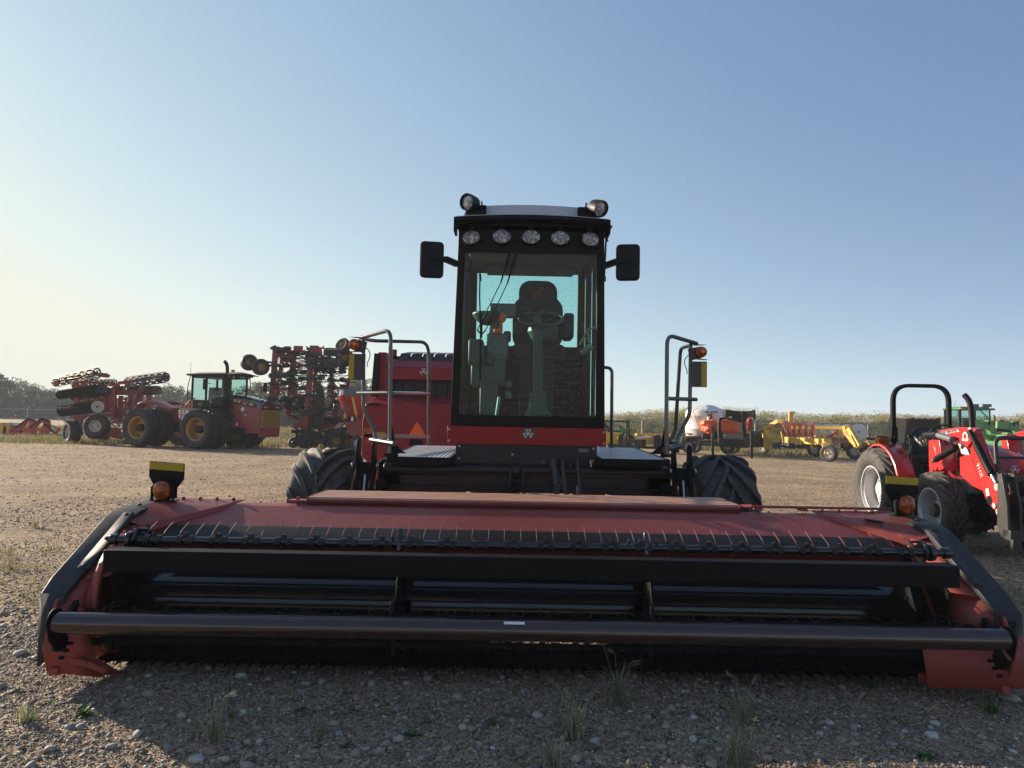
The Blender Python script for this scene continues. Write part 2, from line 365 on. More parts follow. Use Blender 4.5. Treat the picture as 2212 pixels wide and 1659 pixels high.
# ---------------------------------------------------------------- world, sun, camera
SUN_AZ, SUN_EL = R(-58), R(15.5)
W_ = bpy.data.worlds.new('World'); SC.world = W_; W_.use_nodes = True
nt = W_.node_tree; nt.nodes.clear()
sky = nt.nodes.new('ShaderNodeTexSky'); sky.sky_type = 'NISHITA'; sky.sun_disc = False; sky.sun_elevation = SUN_EL; sky.sun_rotation = SUN_AZ
sky.altitude = 600; sky.air_density = 1.0; sky.dust_density = 0.35; sky.ozone_density = 2.2
bg = nt.nodes.new('ShaderNodeBackground'); bg.inputs[1].default_value = 0.12
wo = nt.nodes.new('ShaderNodeOutputWorld')
def MT(op, a, b=None, c=None):
    n = nt.nodes.new('ShaderNodeMath'); n.operation = op
    for i, v in enumerate((a, b, c)):
        if v is None: continue
        if hasattr(v, 'links'): nt.links.new(v, n.inputs[i])
        else: n.inputs[i].default_value = v
    return n.outputs[0]
# hazy late-afternoon air: the physical sky's brightness drives a pale blue-to-cream scale, stronger towards the sun
tcw = nt.nodes.new('ShaderNodeTexCoord'); dt = nt.nodes.new('ShaderNodeVectorMath'); dt.operation = 'DOT_PRODUCT'; nt.links.new(tcw.outputs['Generated'], dt.inputs[0]); dt.inputs[1].default_value = (math.sin(SUN_AZ), math.cos(SUN_AZ), 0)
sp = nt.nodes.new('ShaderNodeSeparateColor'); nt.links.new(sky.outputs[0], sp.inputs[0])
x_ = MT('MULTIPLY', MT('POWER', sp.outputs[0], .72), .226); x_ = MT('MULTIPLY', x_, MT('MULTIPLY_ADD', MT('MAXIMUM', dt.outputs['Value'], -.2), .6, .9))
y_ = MT('DIVIDE', x_, MT('POWER', MT('ADD', MT('POWER', MT('DIVIDE', x_, 1.1), 3.0), 1.0), 1 / 3))
rp_ = ramp(nt, [(0, (.03, .06, .16)), (.205, (.205, .305, .515)), (.337, (.337, .472, .655)), (.558, (.558, .70, .80)), (.76, (.77, .85, .84)), (.90, (.87, .865, .77))]); nt.links.new(y_, rp_.inputs[0])
mk = nt.nodes.new('ShaderNodeMix'); mk.data_type = 'RGBA'; mk.blend_type = 'MULTIPLY'; mk.clamp_result = False; mk.inputs[0].default_value = 1.0; mk.inputs[7].default_value = (4.40, 4.50, 4.42, 1)
nt.links.new(rp_.outputs[0], mk.inputs[6]); nt.links.new(mk.outputs[2], bg.inputs[0]); nt.links.new(bg.outputs[0], wo.inputs[0])
sl = bpy.data.lights.new('sun', 'SUN'); sl.energy = 5.0; sl.angle = R(0.5); sl.color = (1.0, .85, .68)
so = bpy.data.objects.new('sun', sl); COL.objects.link(so)
sd = V((math.sin(SUN_AZ) * math.cos(SUN_EL), math.cos(SUN_AZ) * math.cos(SUN_EL), math.sin(SUN_EL)))
so.rotation_euler = sd.to_track_quat('Z', 'Y').to_euler(); so.location = sd * 60
cam = bpy.data.cameras.new('camera'); co = bpy.data.objects.new('camera', cam); COL.objects.link(co); SC.camera = co
cam.sensor_width = 36; cam.lens = F / 2212 * 36; cam.clip_start = .05; cam.clip_end = 4000
fw = V((0, math.cos(TH), math.sin(TH))); r0 = V((1, 0, 0)); u0 = V((0, -math.sin(TH), math.cos(TH)))
rt = r0 * math.cos(RO) + u0 * math.sin(RO); up = u0 * math.cos(RO) - r0 * math.sin(RO)
mm = Matrix((rt, up, -fw)).transposed().to_4x4(); mm.translation = V((0, 0, H)); co.matrix_world = mm
SC.view_settings.view_transform = 'Standard'; SC.view_settings.look = 'None'; SC.view_settings.exposure = 1.0; SC.view_settings.gamma = 1.0
try:
    SC.cycles.max_bounces = 8; SC.cycles.transparent_max_bounces = 24; SC.cycles.volume_bounces = 0; SC.cycles.use_denoising = True
    SC.cycles.volume_max_steps = 64
except Exception: pass
# ---------------------------------------------------------------- ground
nr = np.random.default_rng(3)
_ph = nr.uniform(0, 6.28, (14, 2)); _fr = nr.uniform(.25, 2.6, 14); _an = nr.uniform(0, 6.28, 14)
def hgt(x, y):
    """gentle relief of the yard, 1-3 cm"""
    x = np.asarray(x, float); y = np.asarray(y, float); h = np.zeros_like(x)
    for (p, q), f, a in zip(_ph, _fr, _an):
        h = h + np.sin((x * np.cos(a) + y * np.sin(a)) * f * 2 + p) * .0045 / max(.5, f) ** .7
    return h * np.clip((14 - np.hypot(x, y)) / 6, 0, 1)
def gravel_mat():
    m, nt, out = newmat('gravel_yard'); L = nt.links
    tc = N(nt, 'ShaderNodeTexCoord'); O = tc.outputs['Object']
    b = N(nt, 'ShaderNodeBsdfPrincipled', i_Roughness=.9); b.inputs['Specular IOR Level'].default_value = .2; L.new(b.outputs[0], out.inputs[0])
    v1 = N(nt, 'ShaderNodeTexVoronoi', i_Scale=55.0); L.new(O, v1.inputs[0])
    v2 = N(nt, 'ShaderNodeTexVoronoi', i_Scale=140.0); L.new(O, v2.inputs[0])
    v3 = N(nt, 'ShaderNodeTexVoronoi', i_Scale=24.0); L.new(O, v3.inputs[0])
    s1 = N(nt, 'ShaderNodeSeparateColor'); L.new(v1.outputs['Color'], s1.inputs[0])
    rp = ramp(nt, [(0, (.20, .145, .097)), (.3, (.43, .325, .218)), (.6, (.55, .43, .295)), (.85, (.66, .54, .385)), (1, (.73, .63, .48))]); L.new(s1.outputs[0], rp.inputs[0])
    n1 = N(nt, 'ShaderNodeTexNoise', i_Scale=.55, i_Detail=8.0, i_Roughness=.6); L.new(O, n1.inputs[0])
    r2 = ramp(nt, [(.35, (.74, .72, .70)), (.7, (1.14, 1.08, 1.0))]); L.new(n1.outputs[0], r2.inputs[0])
    c = mix(nt, 1.0, rp.outputs[0], r2.outputs[0], 'MULTIPLY')
    # wheel-worn streaks running across the yard
    mp = N(nt, 'ShaderNodeMapping'); mp.inputs['Scale'].default_value = (.22, .9, 1); mp.inputs['Rotation'].default_value = (0, 0, .12); L.new(O, mp.inputs[0])
    n2 = N(nt, 'ShaderNodeTexNoise', i_Scale=1.3, i_Detail=8.0, i_Roughness=.65, i_Distortion=1.6); L.new(mp.outputs[0], n2.inputs[0])
    r3 = ramp(nt, [(.38, (.66, .64, .62)), (.50, (.95, .94, .92)), (.62, (1.16, 1.13, 1.08))]); L.new(n2.outputs[0], r3.inputs[0])
    c = mix(nt, .55, c, r3.outputs[0], 'MULTIPLY')
    s3 = N(nt, 'ShaderNodeSeparateColor'); L.new(v3.outputs['Color'], s3.inputs[0]); r5 = ramp(nt, [(0, (.42, .40, .38)), (.25, (.85, .84, .83)), (.7, (1.2, 1.19, 1.17)), (1, (1.75, 1.72, 1.66))]); L.new(s3.outputs[0], r5.inputs[0])
    c = mix(nt, .8, c, r5.outputs[0], 'MULTIPLY')
    n4 = N(nt, 'ShaderNodeTexNoise', i_Scale=9.0, i_Detail=9.0, i_Roughness=.75); L.new(O, n4.inputs[0])
    r4 = ramp(nt, [(.3, (.62, .60, .58)), (.7, (1.3, 1.28, 1.25))]); L.new(n4.outputs[0], r4.inputs[0])
    c = mix(nt, .75, c, r4.outputs[0], 'MULTIPLY')
    L.new(c, b.inputs['Base Color'])
    a1 = N(nt, 'ShaderNodeMath', operation='MULTIPLY', i_1=.35); L.new(v2.outputs[0], a1.inputs[0])
    a2 = N(nt, 'ShaderNodeMath', operation='ADD'); L.new(v1.outputs[0], a2.inputs[0]); L.new(a1.outputs[0], a2.inputs[1])
    a3 = N(nt, 'ShaderNodeMath', operation='MULTIPLY_ADD', i_1=1.6); L.new(v3.outputs[0], a3.inputs[0]); L.new(a2.outputs[0], a3.inputs[2])
    a4 = N(nt, 'ShaderNodeMath', operation='MULTIPLY_ADD', i_1=-3.0); L.new(n4.outputs[0], a4.inputs[0]); L.new(a3.outputs[0], a4.inputs[2])
    bp = N(nt, 'ShaderNodeBump', i_Strength=1.0, i_Distance=.030); bp.invert = True; L.new(a4.outputs[0], bp.inputs['Height']); L.new(bp.outputs[0], b.inputs['Normal'])
    return m
M['gravel'] = gravel_mat()
def grid(xs, ys, zf):
    xx, yy = np.meshgrid(xs, ys); zz = zf(xx, yy); n = len(xs)
    v = np.stack([xx.ravel(), yy.ravel(), zz.ravel()], 1)
    i = np.arange((len(ys) - 1) * (n - 1)); r = i // (n - 1); c = i % (n - 1); a = r * n + c
    return v, np.stack([a, a + 1, a + n + 1, a + n], 1)
def npmesh(name, v, f, mat, parent=None, smooth=True, idx=None, mats=None):
    me = bpy.data.meshes.new(name); k = f.shape[1]
    me.vertices.add(len(v)); me.vertices.foreach_set('co', v.astype(np.float32).ravel())
    me.loops.add(f.size); me.loops.foreach_set('vertex_index', f.astype(np.int32).ravel())
    me.polygons.add(len(f)); me.polygons.foreach_set('loop_start', np.arange(0, f.size, k, dtype=np.int32)); me.polygons.foreach_set('loop_total', np.full(len(f), k, np.int32))
    me.polygons.foreach_set('use_smooth', np.full(len(f), smooth))
    for mt in (mats or [mat]): me.materials.append(M[mt] if isinstance(mt, str) else mt)
    if idx is not None: me.polygons.foreach_set('material_index', idx.astype(np.int32))
    me.update(calc_edges=True); o = bpy.data.objects.new(name, me); COL.objects.link(o)
    if parent is not None: o.parent = parent
    return o
xs = np.concatenate([[-520, -300, -160, -90, -50, -30, -20, -14, -10, -7.5], np.arange(-6, 6.001, .06), [7.5, 10, 14, 20, 30, 50, 90, 160, 300, 520]])
ys = np.concatenate([[-400, -200, -100, -50, -25, -12, -6, -2, 0, 1.2], np.arange(2, 10.001, .06), [11, 12, 14, 17, 21, 26, 32, 40, 50, 70, 100, 150, 240, 380, 600]])
v, f = grid(xs, ys, hgt); g = npmesh('ground', v, f, 'gravel'); tag(g, kind='structure')
# pale stubble field beyond the left fence
def flatmat(name, stops, sc, b2=0):
    m, nt, out = newmat(name); L = nt.links; tc = N(nt, 'ShaderNodeTexCoord'); b = N(nt, 'ShaderNodeBsdfPrincipled', i_Roughness=.95)
    n1 = N(nt, 'ShaderNodeTexNoise', i_Scale=sc, i_Detail=10.0, i_Roughness=.7); L.new(tc.outputs['Object'], n1.inputs[0]); rp = ramp(nt, stops); L.new(n1.outputs[0], rp.inputs[0])
    L.new(rp.outputs[0], b.inputs['Base Color']); L.new(b.outputs[0], out.inputs[0])
    bp = N(nt, 'ShaderNodeBump', i_Strength=.8, i_Distance=.05); L.new(n1.outputs[0], bp.inputs['Height']); L.new(bp.outputs[0], b.inputs['Normal']); return m
M['field'] = flatmat('stubble', [(.3, (.22, .15, .05)), (.5, (.40, .28, .10)), (.7, (.50, .40, .20))], 2.0)
M['soil'] = flatmat('berm_soil', [(.3, (.06, .055, .03)), (.5, (.12, .10, .05)), (.75, (.20, .17, .09))], 1.2)
xs = np.linspace(-520, -2, 60); ys = np.concatenate([[57], np.linspace(60, 170, 20), [300, 560]])
v, f = grid(xs, ys, lambda x, y: np.full_like(x, .03)); tag(npmesh('field', v, f, 'field'), kind='structure')
# ---------------------------------------------------------------- pebbles
def ico(sub):
    import bmesh
    bm = bmesh.new(); bmesh.ops.create_icosphere(bm, subdivisions=sub, radius=1); bm.verts.ensure_lookup_table()
    v = np.array([p.co[:] for p in bm.verts]); f = np.array([[q.index for q in p.verts] for p in bm.faces]); bm.free(); return v, f
def stones(n, x0, x1, y0, y1, smin, smax, sub, name, mat, seed, dens=1.0, power=2.5):
    r = np.random.default_rng(seed); bv, bf = ico(sub); k = len(bv)
    x = r.uniform(x0, x1, n); y = y0 + (y1 - y0) * r.uniform(0, 1, n) ** dens
    keep = np.abs(x) < y * .78 + .6; x, y = x[keep], y[keep]; n = len(x)
    s = smin + (smax - smin) * r.uniform(0, 1, n) ** power
    sc = np.stack([s * r.uniform(.75, 1.35, n), s * r.uniform(.75, 1.2, n), s * r.uniform(.42, .8, n)], 1)
    vv = bv[None] * (1 + r.normal(0, .12, (n, k, 1))) * sc[:, None]
    a = r.uniform(0, 6.28, n); t = r.normal(0, .25, n)
    ca, sa, ct, st = np.cos(a), np.sin(a), np.cos(t), np.sin(t)
    X = vv[..., 0]; Y_ = vv[..., 1] * ct[:, None] - vv[..., 2] * st[:, None]; Z = vv[..., 1] * st[:, None] + vv[..., 2] * ct[:, None]
    XX = X * ca[:, None] - Y_ * sa[:, None]; YY = X * sa[:, None] + Y_ * ca[:, None]
    z0 = hgt(x, y) + sc[:, 2] * r.uniform(.05, .6, n)
    out = np.stack([XX + x[:, None], YY + y[:, None], Z + z0[:, None]], 2).reshape(-1, 3)
    ff = (bf[None] + (np.arange(n) * k)[:, None, None]).reshape(-1, 3)
    return npmesh(name, out, ff, mat)
STONE = [(0, (.10, .082, .065)), (.2, (.23, .185, .135)), (.4, (.35, .285, .21)), (.55, (.25, .23, .21)), (.7, (.33, .275, .22)), (.82, (.25, .16, .12)), (.94, (.38, .34, .29)), (1, (.50, .47, .43))]
M['stone'] = islandmat('pebble_stone', STONE, .75, 60)
tag(stones(170000, -4.6, 4.6, 2.4, 5.6, .0026, .0075, 1, 'gravel', 'stone', 11, 1.0, 1.8), kind='stuff'); tag(stones(15000, -4.6, 4.6, 2.4, 6.2, .006, .0155, 1, 'gravel', 'stone', 15, 1.0, 1.6), kind='stuff')
tag(stones(70000, -8.5, 8.5, 5.2, 14, .005, .015, 1, 'gravel', 'stone', 12, 1.6, 2.2), kind='stuff')
tag(stones(2700, -4.6, 4.6, 2.5, 6.5, .011, .030, 2, 'gravel', 'stone', 13, 1.1, 2.4), kind='stuff')
tag(stones(9000, -26, 26, 11, 34, .012, .030, 1, 'gravel', 'stone', 14, 1.3, 2.2), kind='stuff')
# ================================================================ the swather
XC = .14
sw = thing('swather', 'large windrower with a tall black cab and wide red header, facing the camera', 'windrower', (XC, 7.75, 0), world=True)
XL, XR = XC - 3.0, XC + 3.0
def sx(s, d): return XC + s * d
# ---- header body: back sheet, floor
mb = MB()
back = [(5.72, .945), (5.60, .968), (5.50, .958), (5.18, .845), (5.13, .80), (5.30, .42), (5.30, .37), (5.36, .37), (5.62, .90), (5.72, .90)]
mb.yz(back, XL + .14, XR - .14)
mk = MB()
for a, b_ in ((XL + .14, -.12), (.72, XR - .14)):
    mk.yz([(5.30, .40), (5.38, .18), (5.0, .09), (4.72, .085), (4.72, .07), (5.0, .07), (5.42, .16), (5.34, .40)], a, b_)
mk.yz([(5.0, .09), (4.72, .085), (4.72, .07), (5.0, .07)], -.12, .72)
for i in range(14):
    x = XL + .5 + i * .40; mb.cyl((x, 5.63, .960), (x, 5.63, .976), .011, seg=6)
hd = mb.build('header', 'red', sw, bevel=.003, ang=9)
mk.build('floor_pan', 'floor', hd)
# gussets
for s in (-1, 1):
    mb = MB(); e = sx(s, 2.84)
    mb.add([(e, 5.60, .992), (e - s * .62, 5.60, .992), (e - s * .50, 5.42, .958), (e - s * .1, 5.05, .86), (e, 5.03, .90), (e, 5.3, .975)], [(0, 1, 2, 5), (5, 2, 3, 4)])
    mb.add([(e - s * .62, 5.60, .992), (e - s * .62, 5.60, .985), (e - s * .50, 5.40, .925), (e - s * .1, 5.03, .80), (e - s * .1, 5.05, .86), (e - s * .50, 5.42, .958)], [(0, 1, 2, 5), (5, 2, 3, 4)])
    for i in range(4): mb.cyl((e - s * (.16 + i * .13), 5.57, .985), (e - s * (.16 + i * .13), 5.57, 1.008), .014, seg=6)
    mb.build('corner_gusset', 'red', hd, bevel=.003)
# small serial plate on the right gusset
mb = MB(); q = V((sx(1, 2.84) - .27, 5.33, .966)); mb.bar(q + V((-.05, .03, 0)), q + V((.05, -.04, -.012)), .045, .004); mb.build('serial_plate', 'plas', hd)
# black rubber strip below the red sheet
mb = MB(); mb.yz([(5.17, .855), (5.155, .855), (4.98, .765), (4.985, .758)], XL + .42, XR - .45); mb.build('rubber_strip', 'plas', hd)
# ---- corrugated top shield
x0, x1 = -1.58, 1.80
mb = MB(); mb.m = 0
mb.yz([(5.570, .972), (5.566, 1.004), (5.60, 1.012), (6.16, 1.016), (6.17, .96)], x0, x1); mb.tube([(x0, 5.574, .994), (x1, 5.574, .994)], .018, 10)
mb.m = 1
for k in range(6):
    y = 5.60 + k * .094; mb.yz([(y + .014, 1.010), (y + .018, 1.021), (y + .080, 1.021), (y + .084, 1.010)], x0 + .002, x1 - .002)
mb.m = 0
for x in (x0, x1): mb.yz([(5.587, .95), (5.587, 1.02), (6.16, 1.026), (6.16, .95)], x - .004, x + .004)
for x in [x0 + .3 + i * .72 for i in range(5)]:
    mb.bb((x - .06, 5.60, .955), (x + .06, 5.66, 1.010))
mb.build('top_shield', ['redshade', 'reddust'], hd, bevel=0)
mb = MB(); mb.tube([(1.86, 5.62, 1.01), (3.0, 5.62, 1.01)], .011); mb.tube([(1.83, 5.66, 1.0), (1.9, 5.60, 1.01)], .02)
for x in (1.95, 2.3): mb.bb((x - .03, 5.58, .985), (x + .03, 5.66, 1.0))
mb.build('latch_rod', 'red', hd, bevel=.002)
mb = MB(); mb.bb((-1.72, 5.56, .985), (-1.55, 5.66, .998)); mb.cyl((-1.66, 5.6, .99), (-1.66, 5.6, 1.02), .014, seg=6); mb.build('shield_latch', 'red', hd)
# ---- end shields and end panels
prof_o = [(4.41, .12), (4.40, .54), (4.50, .62), (5.05, .915), (5.18, .955), (5.72, .985), (5.80, .97)]
for s in (-1, 1):
    xo = sx(s, 3.0); xi = sx(s, 2.875)
    mb = MB()
    rows = []
    for i, (y, z) in enumerate(prof_o):
        w_ = (.15, .155, .175, .185, .20, .24, .26)[i]
        rows.append([(xo, y + .02, z - .10 if i else z), (xo, y, z - .012), (xo - s * .012, y, z), (xo - s * w_ * .55, y, z + .006), (xo - s * w_, y - .004, z - .004), (xo - s * (w_ + .006), y + .004, z - .03)])
    mb.sheet(rows)
    side = [(xo, y + .001, z - .02) for y, z in prof_o] + [(xo, 5.80, .14)]
    mb.add(side + [(xo - s * .006, p[1], p[2]) for p in side], [tuple(range(len(side))), tuple(range(2 * len(side) - 1, len(side) - 1, -1))])
    # front edge lip
    mb.add([(xo, 4.41, .12), (xo - s * .09, 4.37, .14), (xo - s * .148, 4.40, .30), (xo - s * .148, 4.40, .54), (xo, 4.40, .54)], [(0, 1, 2, 3, 4)])
    # inner over-lapping flap with bolts
    fl = []
    for t in (0, .33, .66, 1):
        y = 4.56 + t * .52; z = .655 + t * .282
        fl.append([(xo - s * .125, y, z + .007), (xo - s * .190, y, z + .008), (xo - s * .198, y + .004, z - .01)])
    mb.sheet(fl)
    for t in (.04, .5, .95):
        c = V((xo - s * .158, 4.56 + t * .52, .655 + t * .282 + .01)); mb.lathe(c, (0, -.5, .86), [(0, .017), (.006, .016), (.011, .009), (.012, 0)], 10)
    for c in ((xo - s * .12, 5.30, .972), (xo - s * .14, 5.5, .982), (xo - s * .09, 4.40, .44)):
        mb.lathe(c, (0, -.2, .97) if c[1] > 5 else (0, -1, 0), [(0, .017), (.006, .016), (.011, .009), (.012, 0)], 10)
    o = mb.build('end_shield', 'shield', hd, ang=28); sol = o.modifiers.new('Solidify', 'SOLIDIFY'); sol.thickness = .004
    # red end panel
    mb = MB()
    pan = [(4.36, .10), (4.30, .30), (4.38, .50), (4.52, .60), (5.06, .88), (5.2, .93), (5.70, .96), (5.70, .10)]
    mb.yz(pan, xi, xi + s * .02)
    # inner divider sheet, bent inwards
    xj = sx(s, 2.70)
    mb.add([(xi, 5.05, .875), (xi, 4.50, .585), (xj, 4.62, .60), (xj, 5.08, .86)], [(0, 1, 2, 3)])
    mk = MB(); mk.yz([(4.62, .60), (5.08, .86), (5.25, .5), (5.1, .12), (4.66, .12)], xj - s * .004, xj - s * .012); mk.build('inner_shield', 'black', hd)
    # curved rim of the cam track
    ang_ = [R(-75 + i * 9) for i in range(14)]
    arc = [(xj, 4.97 - .47 * math.cos(a), .46 + .40 * math.sin(a)) for a in ang_]
    arc2 = [(xj, 4.97 - .50 * math.cos(a), .46 + .43 * math.sin(a)) for a in ang_]
    arc3 = [(xj + s * .035, p[1], p[2]) for p in arc2]
    if s < 0: mb.sheet([arc, arc2, arc3])
    # side sheet running from the shield's inner edge to the curved rim
    edge = [(4.42, .12), (4.405, .26), (4.40, .40), (4.40, .52), (4.46, .585), (4.60, .66), (4.80, .77), (5.0, .87)]
    m_ = len(edge) - 1; row0, row1, row2 = [], [], []
    for i in range(14):
        t = i / 13 * m_; k = min(int(t), m_ - 1); f_ = t - k; ey_ = edge[k][0] * (1 - f_) + edge[k + 1][0] * f_; ez_ = edge[k][1] * (1 - f_) + edge[k + 1][1] * f_
        p0 = V((xo - s * .145, ey_ + .015, ez_ - .01)); p1 = V(arc3[i]) if s < 0 else V((xj - s * .02, 4.56 + .04 * i, .10 + .055 * i)); row0.append(p0); row1.append(p0 * .45 + p1 * .55 + V((0, .03, 0))); row2.append(p1)
    mb.sheet([row0, row1, row2])
    # skid foot under the panel
    mb.bar((xi - s * .03, 4.32, .10), (xi - s * .04, 4.55, .06), .05, .04)
    if s < 0: mb.bar((xi + .02, 4.365, .165), (xi + .20, 4.375, .135), .03, .035); mb.bar((xi + .20, 4.375, .135), (xi + .31, 4.39, .085), .03, .035); mb.add([(xi + .38, 4.46, .045), (xi + .20, 4.40, .05), (xi - .02, 4.34, .09), (xi - .03, 4.30, .25), (xi + .02, 4.34, .46), (xi + .06, 4.40, .50), (xi + .12, 4.44, .44), (xi + .14, 4.46, .28), (xi + .20, 4.47, .14)], [tuple(range(9))])
    if s > 0: mb.bar((xi - s * .45, 4.50, .10), (xi, 4.50, .10), .03, .05); mb.add([(xi - .45, 4.40, .075), (xi + .11, 4.30, .115), (xi + .12, 4.40, .42), (xi - .02, 4.44, .50), (xi - .10, 4.44, .42), (xi - .45, 4.48, .38)], [tuple(range(6))])
    o = mb.build('end_panel', 'red', hd, bevel=.003); sol = o.modifiers.new('Solidify', 'SOLIDIFY'); sol.thickness = .006
    # front tube end plate
    mb = MB(); xe = sx(s, 2.765)
    poly = [(4.20 + .078 * math.cos(a), .43 + .078 * math.sin(a)) for a in [R(i * 18) for i in range(0, 11)]] + [(4.15, .34), (4.22, .25), (4.30, .23), (4.33, .30), (4.29, .37)]
    mb.yz(poly, xe, xe + s * .012); mb.cyl((xe + s * .012, 4.24, .27), (xe + s * .03, 4.24, .27), .025)
    mb.bar((xe, 4.28, .38), (xe + s * .03, 4.45, .45), .03, .10)
    for k in range(3): mb.cyl((xe, 4.24 + .04 * k, .21 + .03 * k), (xe - s * .03, 4.24 + .04 * k, .21 + .03 * k), .012, seg=6)
    mb.build('tube_bracket', 'black', hd, bevel=.003)
    # marker lamp with reflector plate
    mb = MB(); c = V((sx(s, 2.80) + (.02 if s < 0 else .07), 5.45, .985)); base = c.copy()
    yaw = R(-6) if s < 0 else R(10); ex = V((math.cos(yaw), math.sin(yaw), 0)); ey = V((-math.sin(yaw), math.cos(yaw), 0)); ez = V((0, 0, 1))
    def q(a, b, d): return c + ex * a + ey * b + ez * d
    mb.m = 0
    plate = [(-.142, .30), (.142, .285), (.142, .165), (.09, .10), (.09, .02), (-.09, .02), (-.09, .10), (-.142, .18)]
    mb.prism([q(a, .03, d) for a, d in plate], ey * .006)
    mb.prism([q(a, -.02, 0) for a in (-.10, .10)] + [q(a, .05, 0) for a in (.10, -.10)], ez * .008)
    for k in (-1, 1): mb.bar(q(k * .085, -.01, 0), q(k * .085, -.01, .11), .01, .03)
    oc = [(.088 * math.cos(R(22.5 + 45 * i)), .085 + .085 * math.sin(R(22.5 + 45 * i))) for i in range(8)]
    mb.prism([q(a, -.02, d) for a, d in oc], ey * .05)
    mb.m = 1; mb.lathe(q(0, -.02, .085), -ey, [(0, .070), (.012, .068), (.026, .05), (.032, .025), (.034, 0)], 24)
    mb.m = 3; mb.lathe(q(0, -.048, .085), -ey, [(0, .022), (.004, .018), (.006, 0)], 7)
    mb.m = 2; mb.prism([q(a, .024, d) for a, d in [(-.138, .297), (.138, .282), (.138, .225), (-.138, .238)]], ey * .004)
    mb.build('marker_lamp', ['black', 'amber', 'reflect', 'glow'], hd)
# ---- front tube
mb = MB(); mb.tube([(sx(-1, 2.765) + .0, 4.20, .425), (0, 4.20, .432), (sx(1, 2.765), 4.20, .43)], .062, 32)
mb.build('front_tube', 'tube', hd)
mb = MB(); mb.prism([(-.02, 4.168, .487), (.10, 4.168, .487), (.10, 4.153, .477), (-.02, 4.153, .477)], (0, 0, .0015)); mb.build('sticker', 'decal', hd)
# ---- cross beam
mb = MB(); mb.bb((sx(-1, 2.655), 4.45, .665), (sx(1, 2.66), 4.57, .80))
mb.build('cross_beam', 'black', hd, bevel=.008)
# ---- drum in three sections with flanges
xs_ = [sx(-1, 2.70), -.71, .895, sx(1, 2.72)]
for i in range(3):
    a, b_ = xs_[i] + .05, xs_[i + 1] - .03
    mb = MB(); mb.lathe((0, 5.08, .345), (1, 0, 0), [(a, .02), (a, .20), (a + .01, .228), (b_ - .01, .228), (b_, .20), (b_, .02)], 48); mb.build('drum', 'gloss', hd)
mb = MB(); mb.bb((XL + .35, 4.86, .585), (XR - .35, 4.90, .602)); mb.bb((XL + .35, 4.79, .44), (XR - .35, 4.80, .52)) ; mb.build('drum_deflector', 'gloss', hd, bevel=.004)
for x in (-.71, .905, sx(1, 2.42)):
    s = -1 if x < 0 else 1
    mb = MB(); mb.prism([(x, 4.60, .66), (x, 4.72, .66), (x + s * .0, 4.85, .50), (x - s * .0, 4.90, .20), (x, 4.80, .08), (x, 4.60, .30), (x, 4.52, .50)], (.014, 0, 0))
    for k in range(3): mb.cyl((x - .01, 4.62 + .03 * k, .56 - .09 * k), (x + .03, 4.62 + .03 * k, .56 - .09 * k), .012, seg=6)
    mb.build('reel_arm', 'black', hd, bevel=.003)
# ---- spring tines: one master, copied along three bats
mb = MB()
pt = V((0, 0, 0))
def coil(cx, r0=.036, turns=6, w=.052):
    pts = []
    for k in range(turns * 10 + 1):
        a = 2 * math.pi * k / 10; pts.append((cx - w / 2 + w * k / (turns * 10), r0 * math.sin(a), r0 * math.cos(a)))
    return pts
for s in (-1, 1):
    mb.m = 1; mb.tube(coil(s * .036, .032, 6, .038), .0042, 5)
    mb.m = 0; mb.tube([(s * .054, .02, .032), (s * .055, .06, .06), (s * .055, .155, .098)], .0032, 5)
mb.m = 1; mb.cyl((0, -.005, .02), (0, -.005, .052), .011, seg=6); mb.cyl((0, -.005, .028), (0, -.005, .034), .014, seg=8); mb.tube([(-.02, 0, .037), (.02, 0, .037)], .006, 5)
t0 = mb.build('spring_tine', ['tine', 'coil'], hd)
t1m = t0.data.copy(); t1m.materials[0] = M['black']; t1m.materials[1] = M['black']  # lower tines all black: shade under the front tube put into colour
bats = [((4.70, .822), (4.70, .833), (1, 0, 0), 0), ((4.42, .40), (4.42, .41), (0, 0, 0), 1), ((4.62, .25), (4.62, .25), (0, 0, 0), 2)]
def bat(y0, z0, z1, mat):
    mb = MB(); mb.tube([(sx(-1, 2.745), y0, z0), (sx(1, 2.755), y0, z1)], .026, 14)
    for s in (-1, 1):
        x = sx(s, 2.62); z = z0 if s < 0 else z1
        mb.cyl((x - .015, y0, z), (x + .015, y0, z), .055); mb.yz([(y0 - .05, z + .01), (y0 - .01, z + .075), (y0 + .05, z + .07), (y0 + .10, z - .02), (y0, z - .06)], x - s * .03, x - s * .05)
        for k in range(3): mb.cyl((x - s * .03, y0 - .02 + .04 * k, z + .02 + .02 * k), (x - s * .09, y0 - .02 + .04 * k, z + .02 + .02 * k), .010, seg=6)
        mb.cyl((sx(s, 2.70), y0, z), (sx(s, 2.745), y0, z), .036)
    for x in (-.71, .905):
        z = z0 + (z1 - z0) * (x - XL) / 6
        mb.yz([(y0 - .035, z - .05), (y0 - .03, z + .02), (y0 + .01, z + .10), (y0 + .03, z + .105), (y0 + .05, z + .02), (y0 + .04, z - .06)], x - .02, x + .005)
        for d in (-.12, -.05, .06, .13): mb.cyl((x + d, y0, z + .02), (x + d, y0, z + .055), .010, seg=6)
    return mb.build('reel_bat', mat, hd, bevel=.002)
TW = []
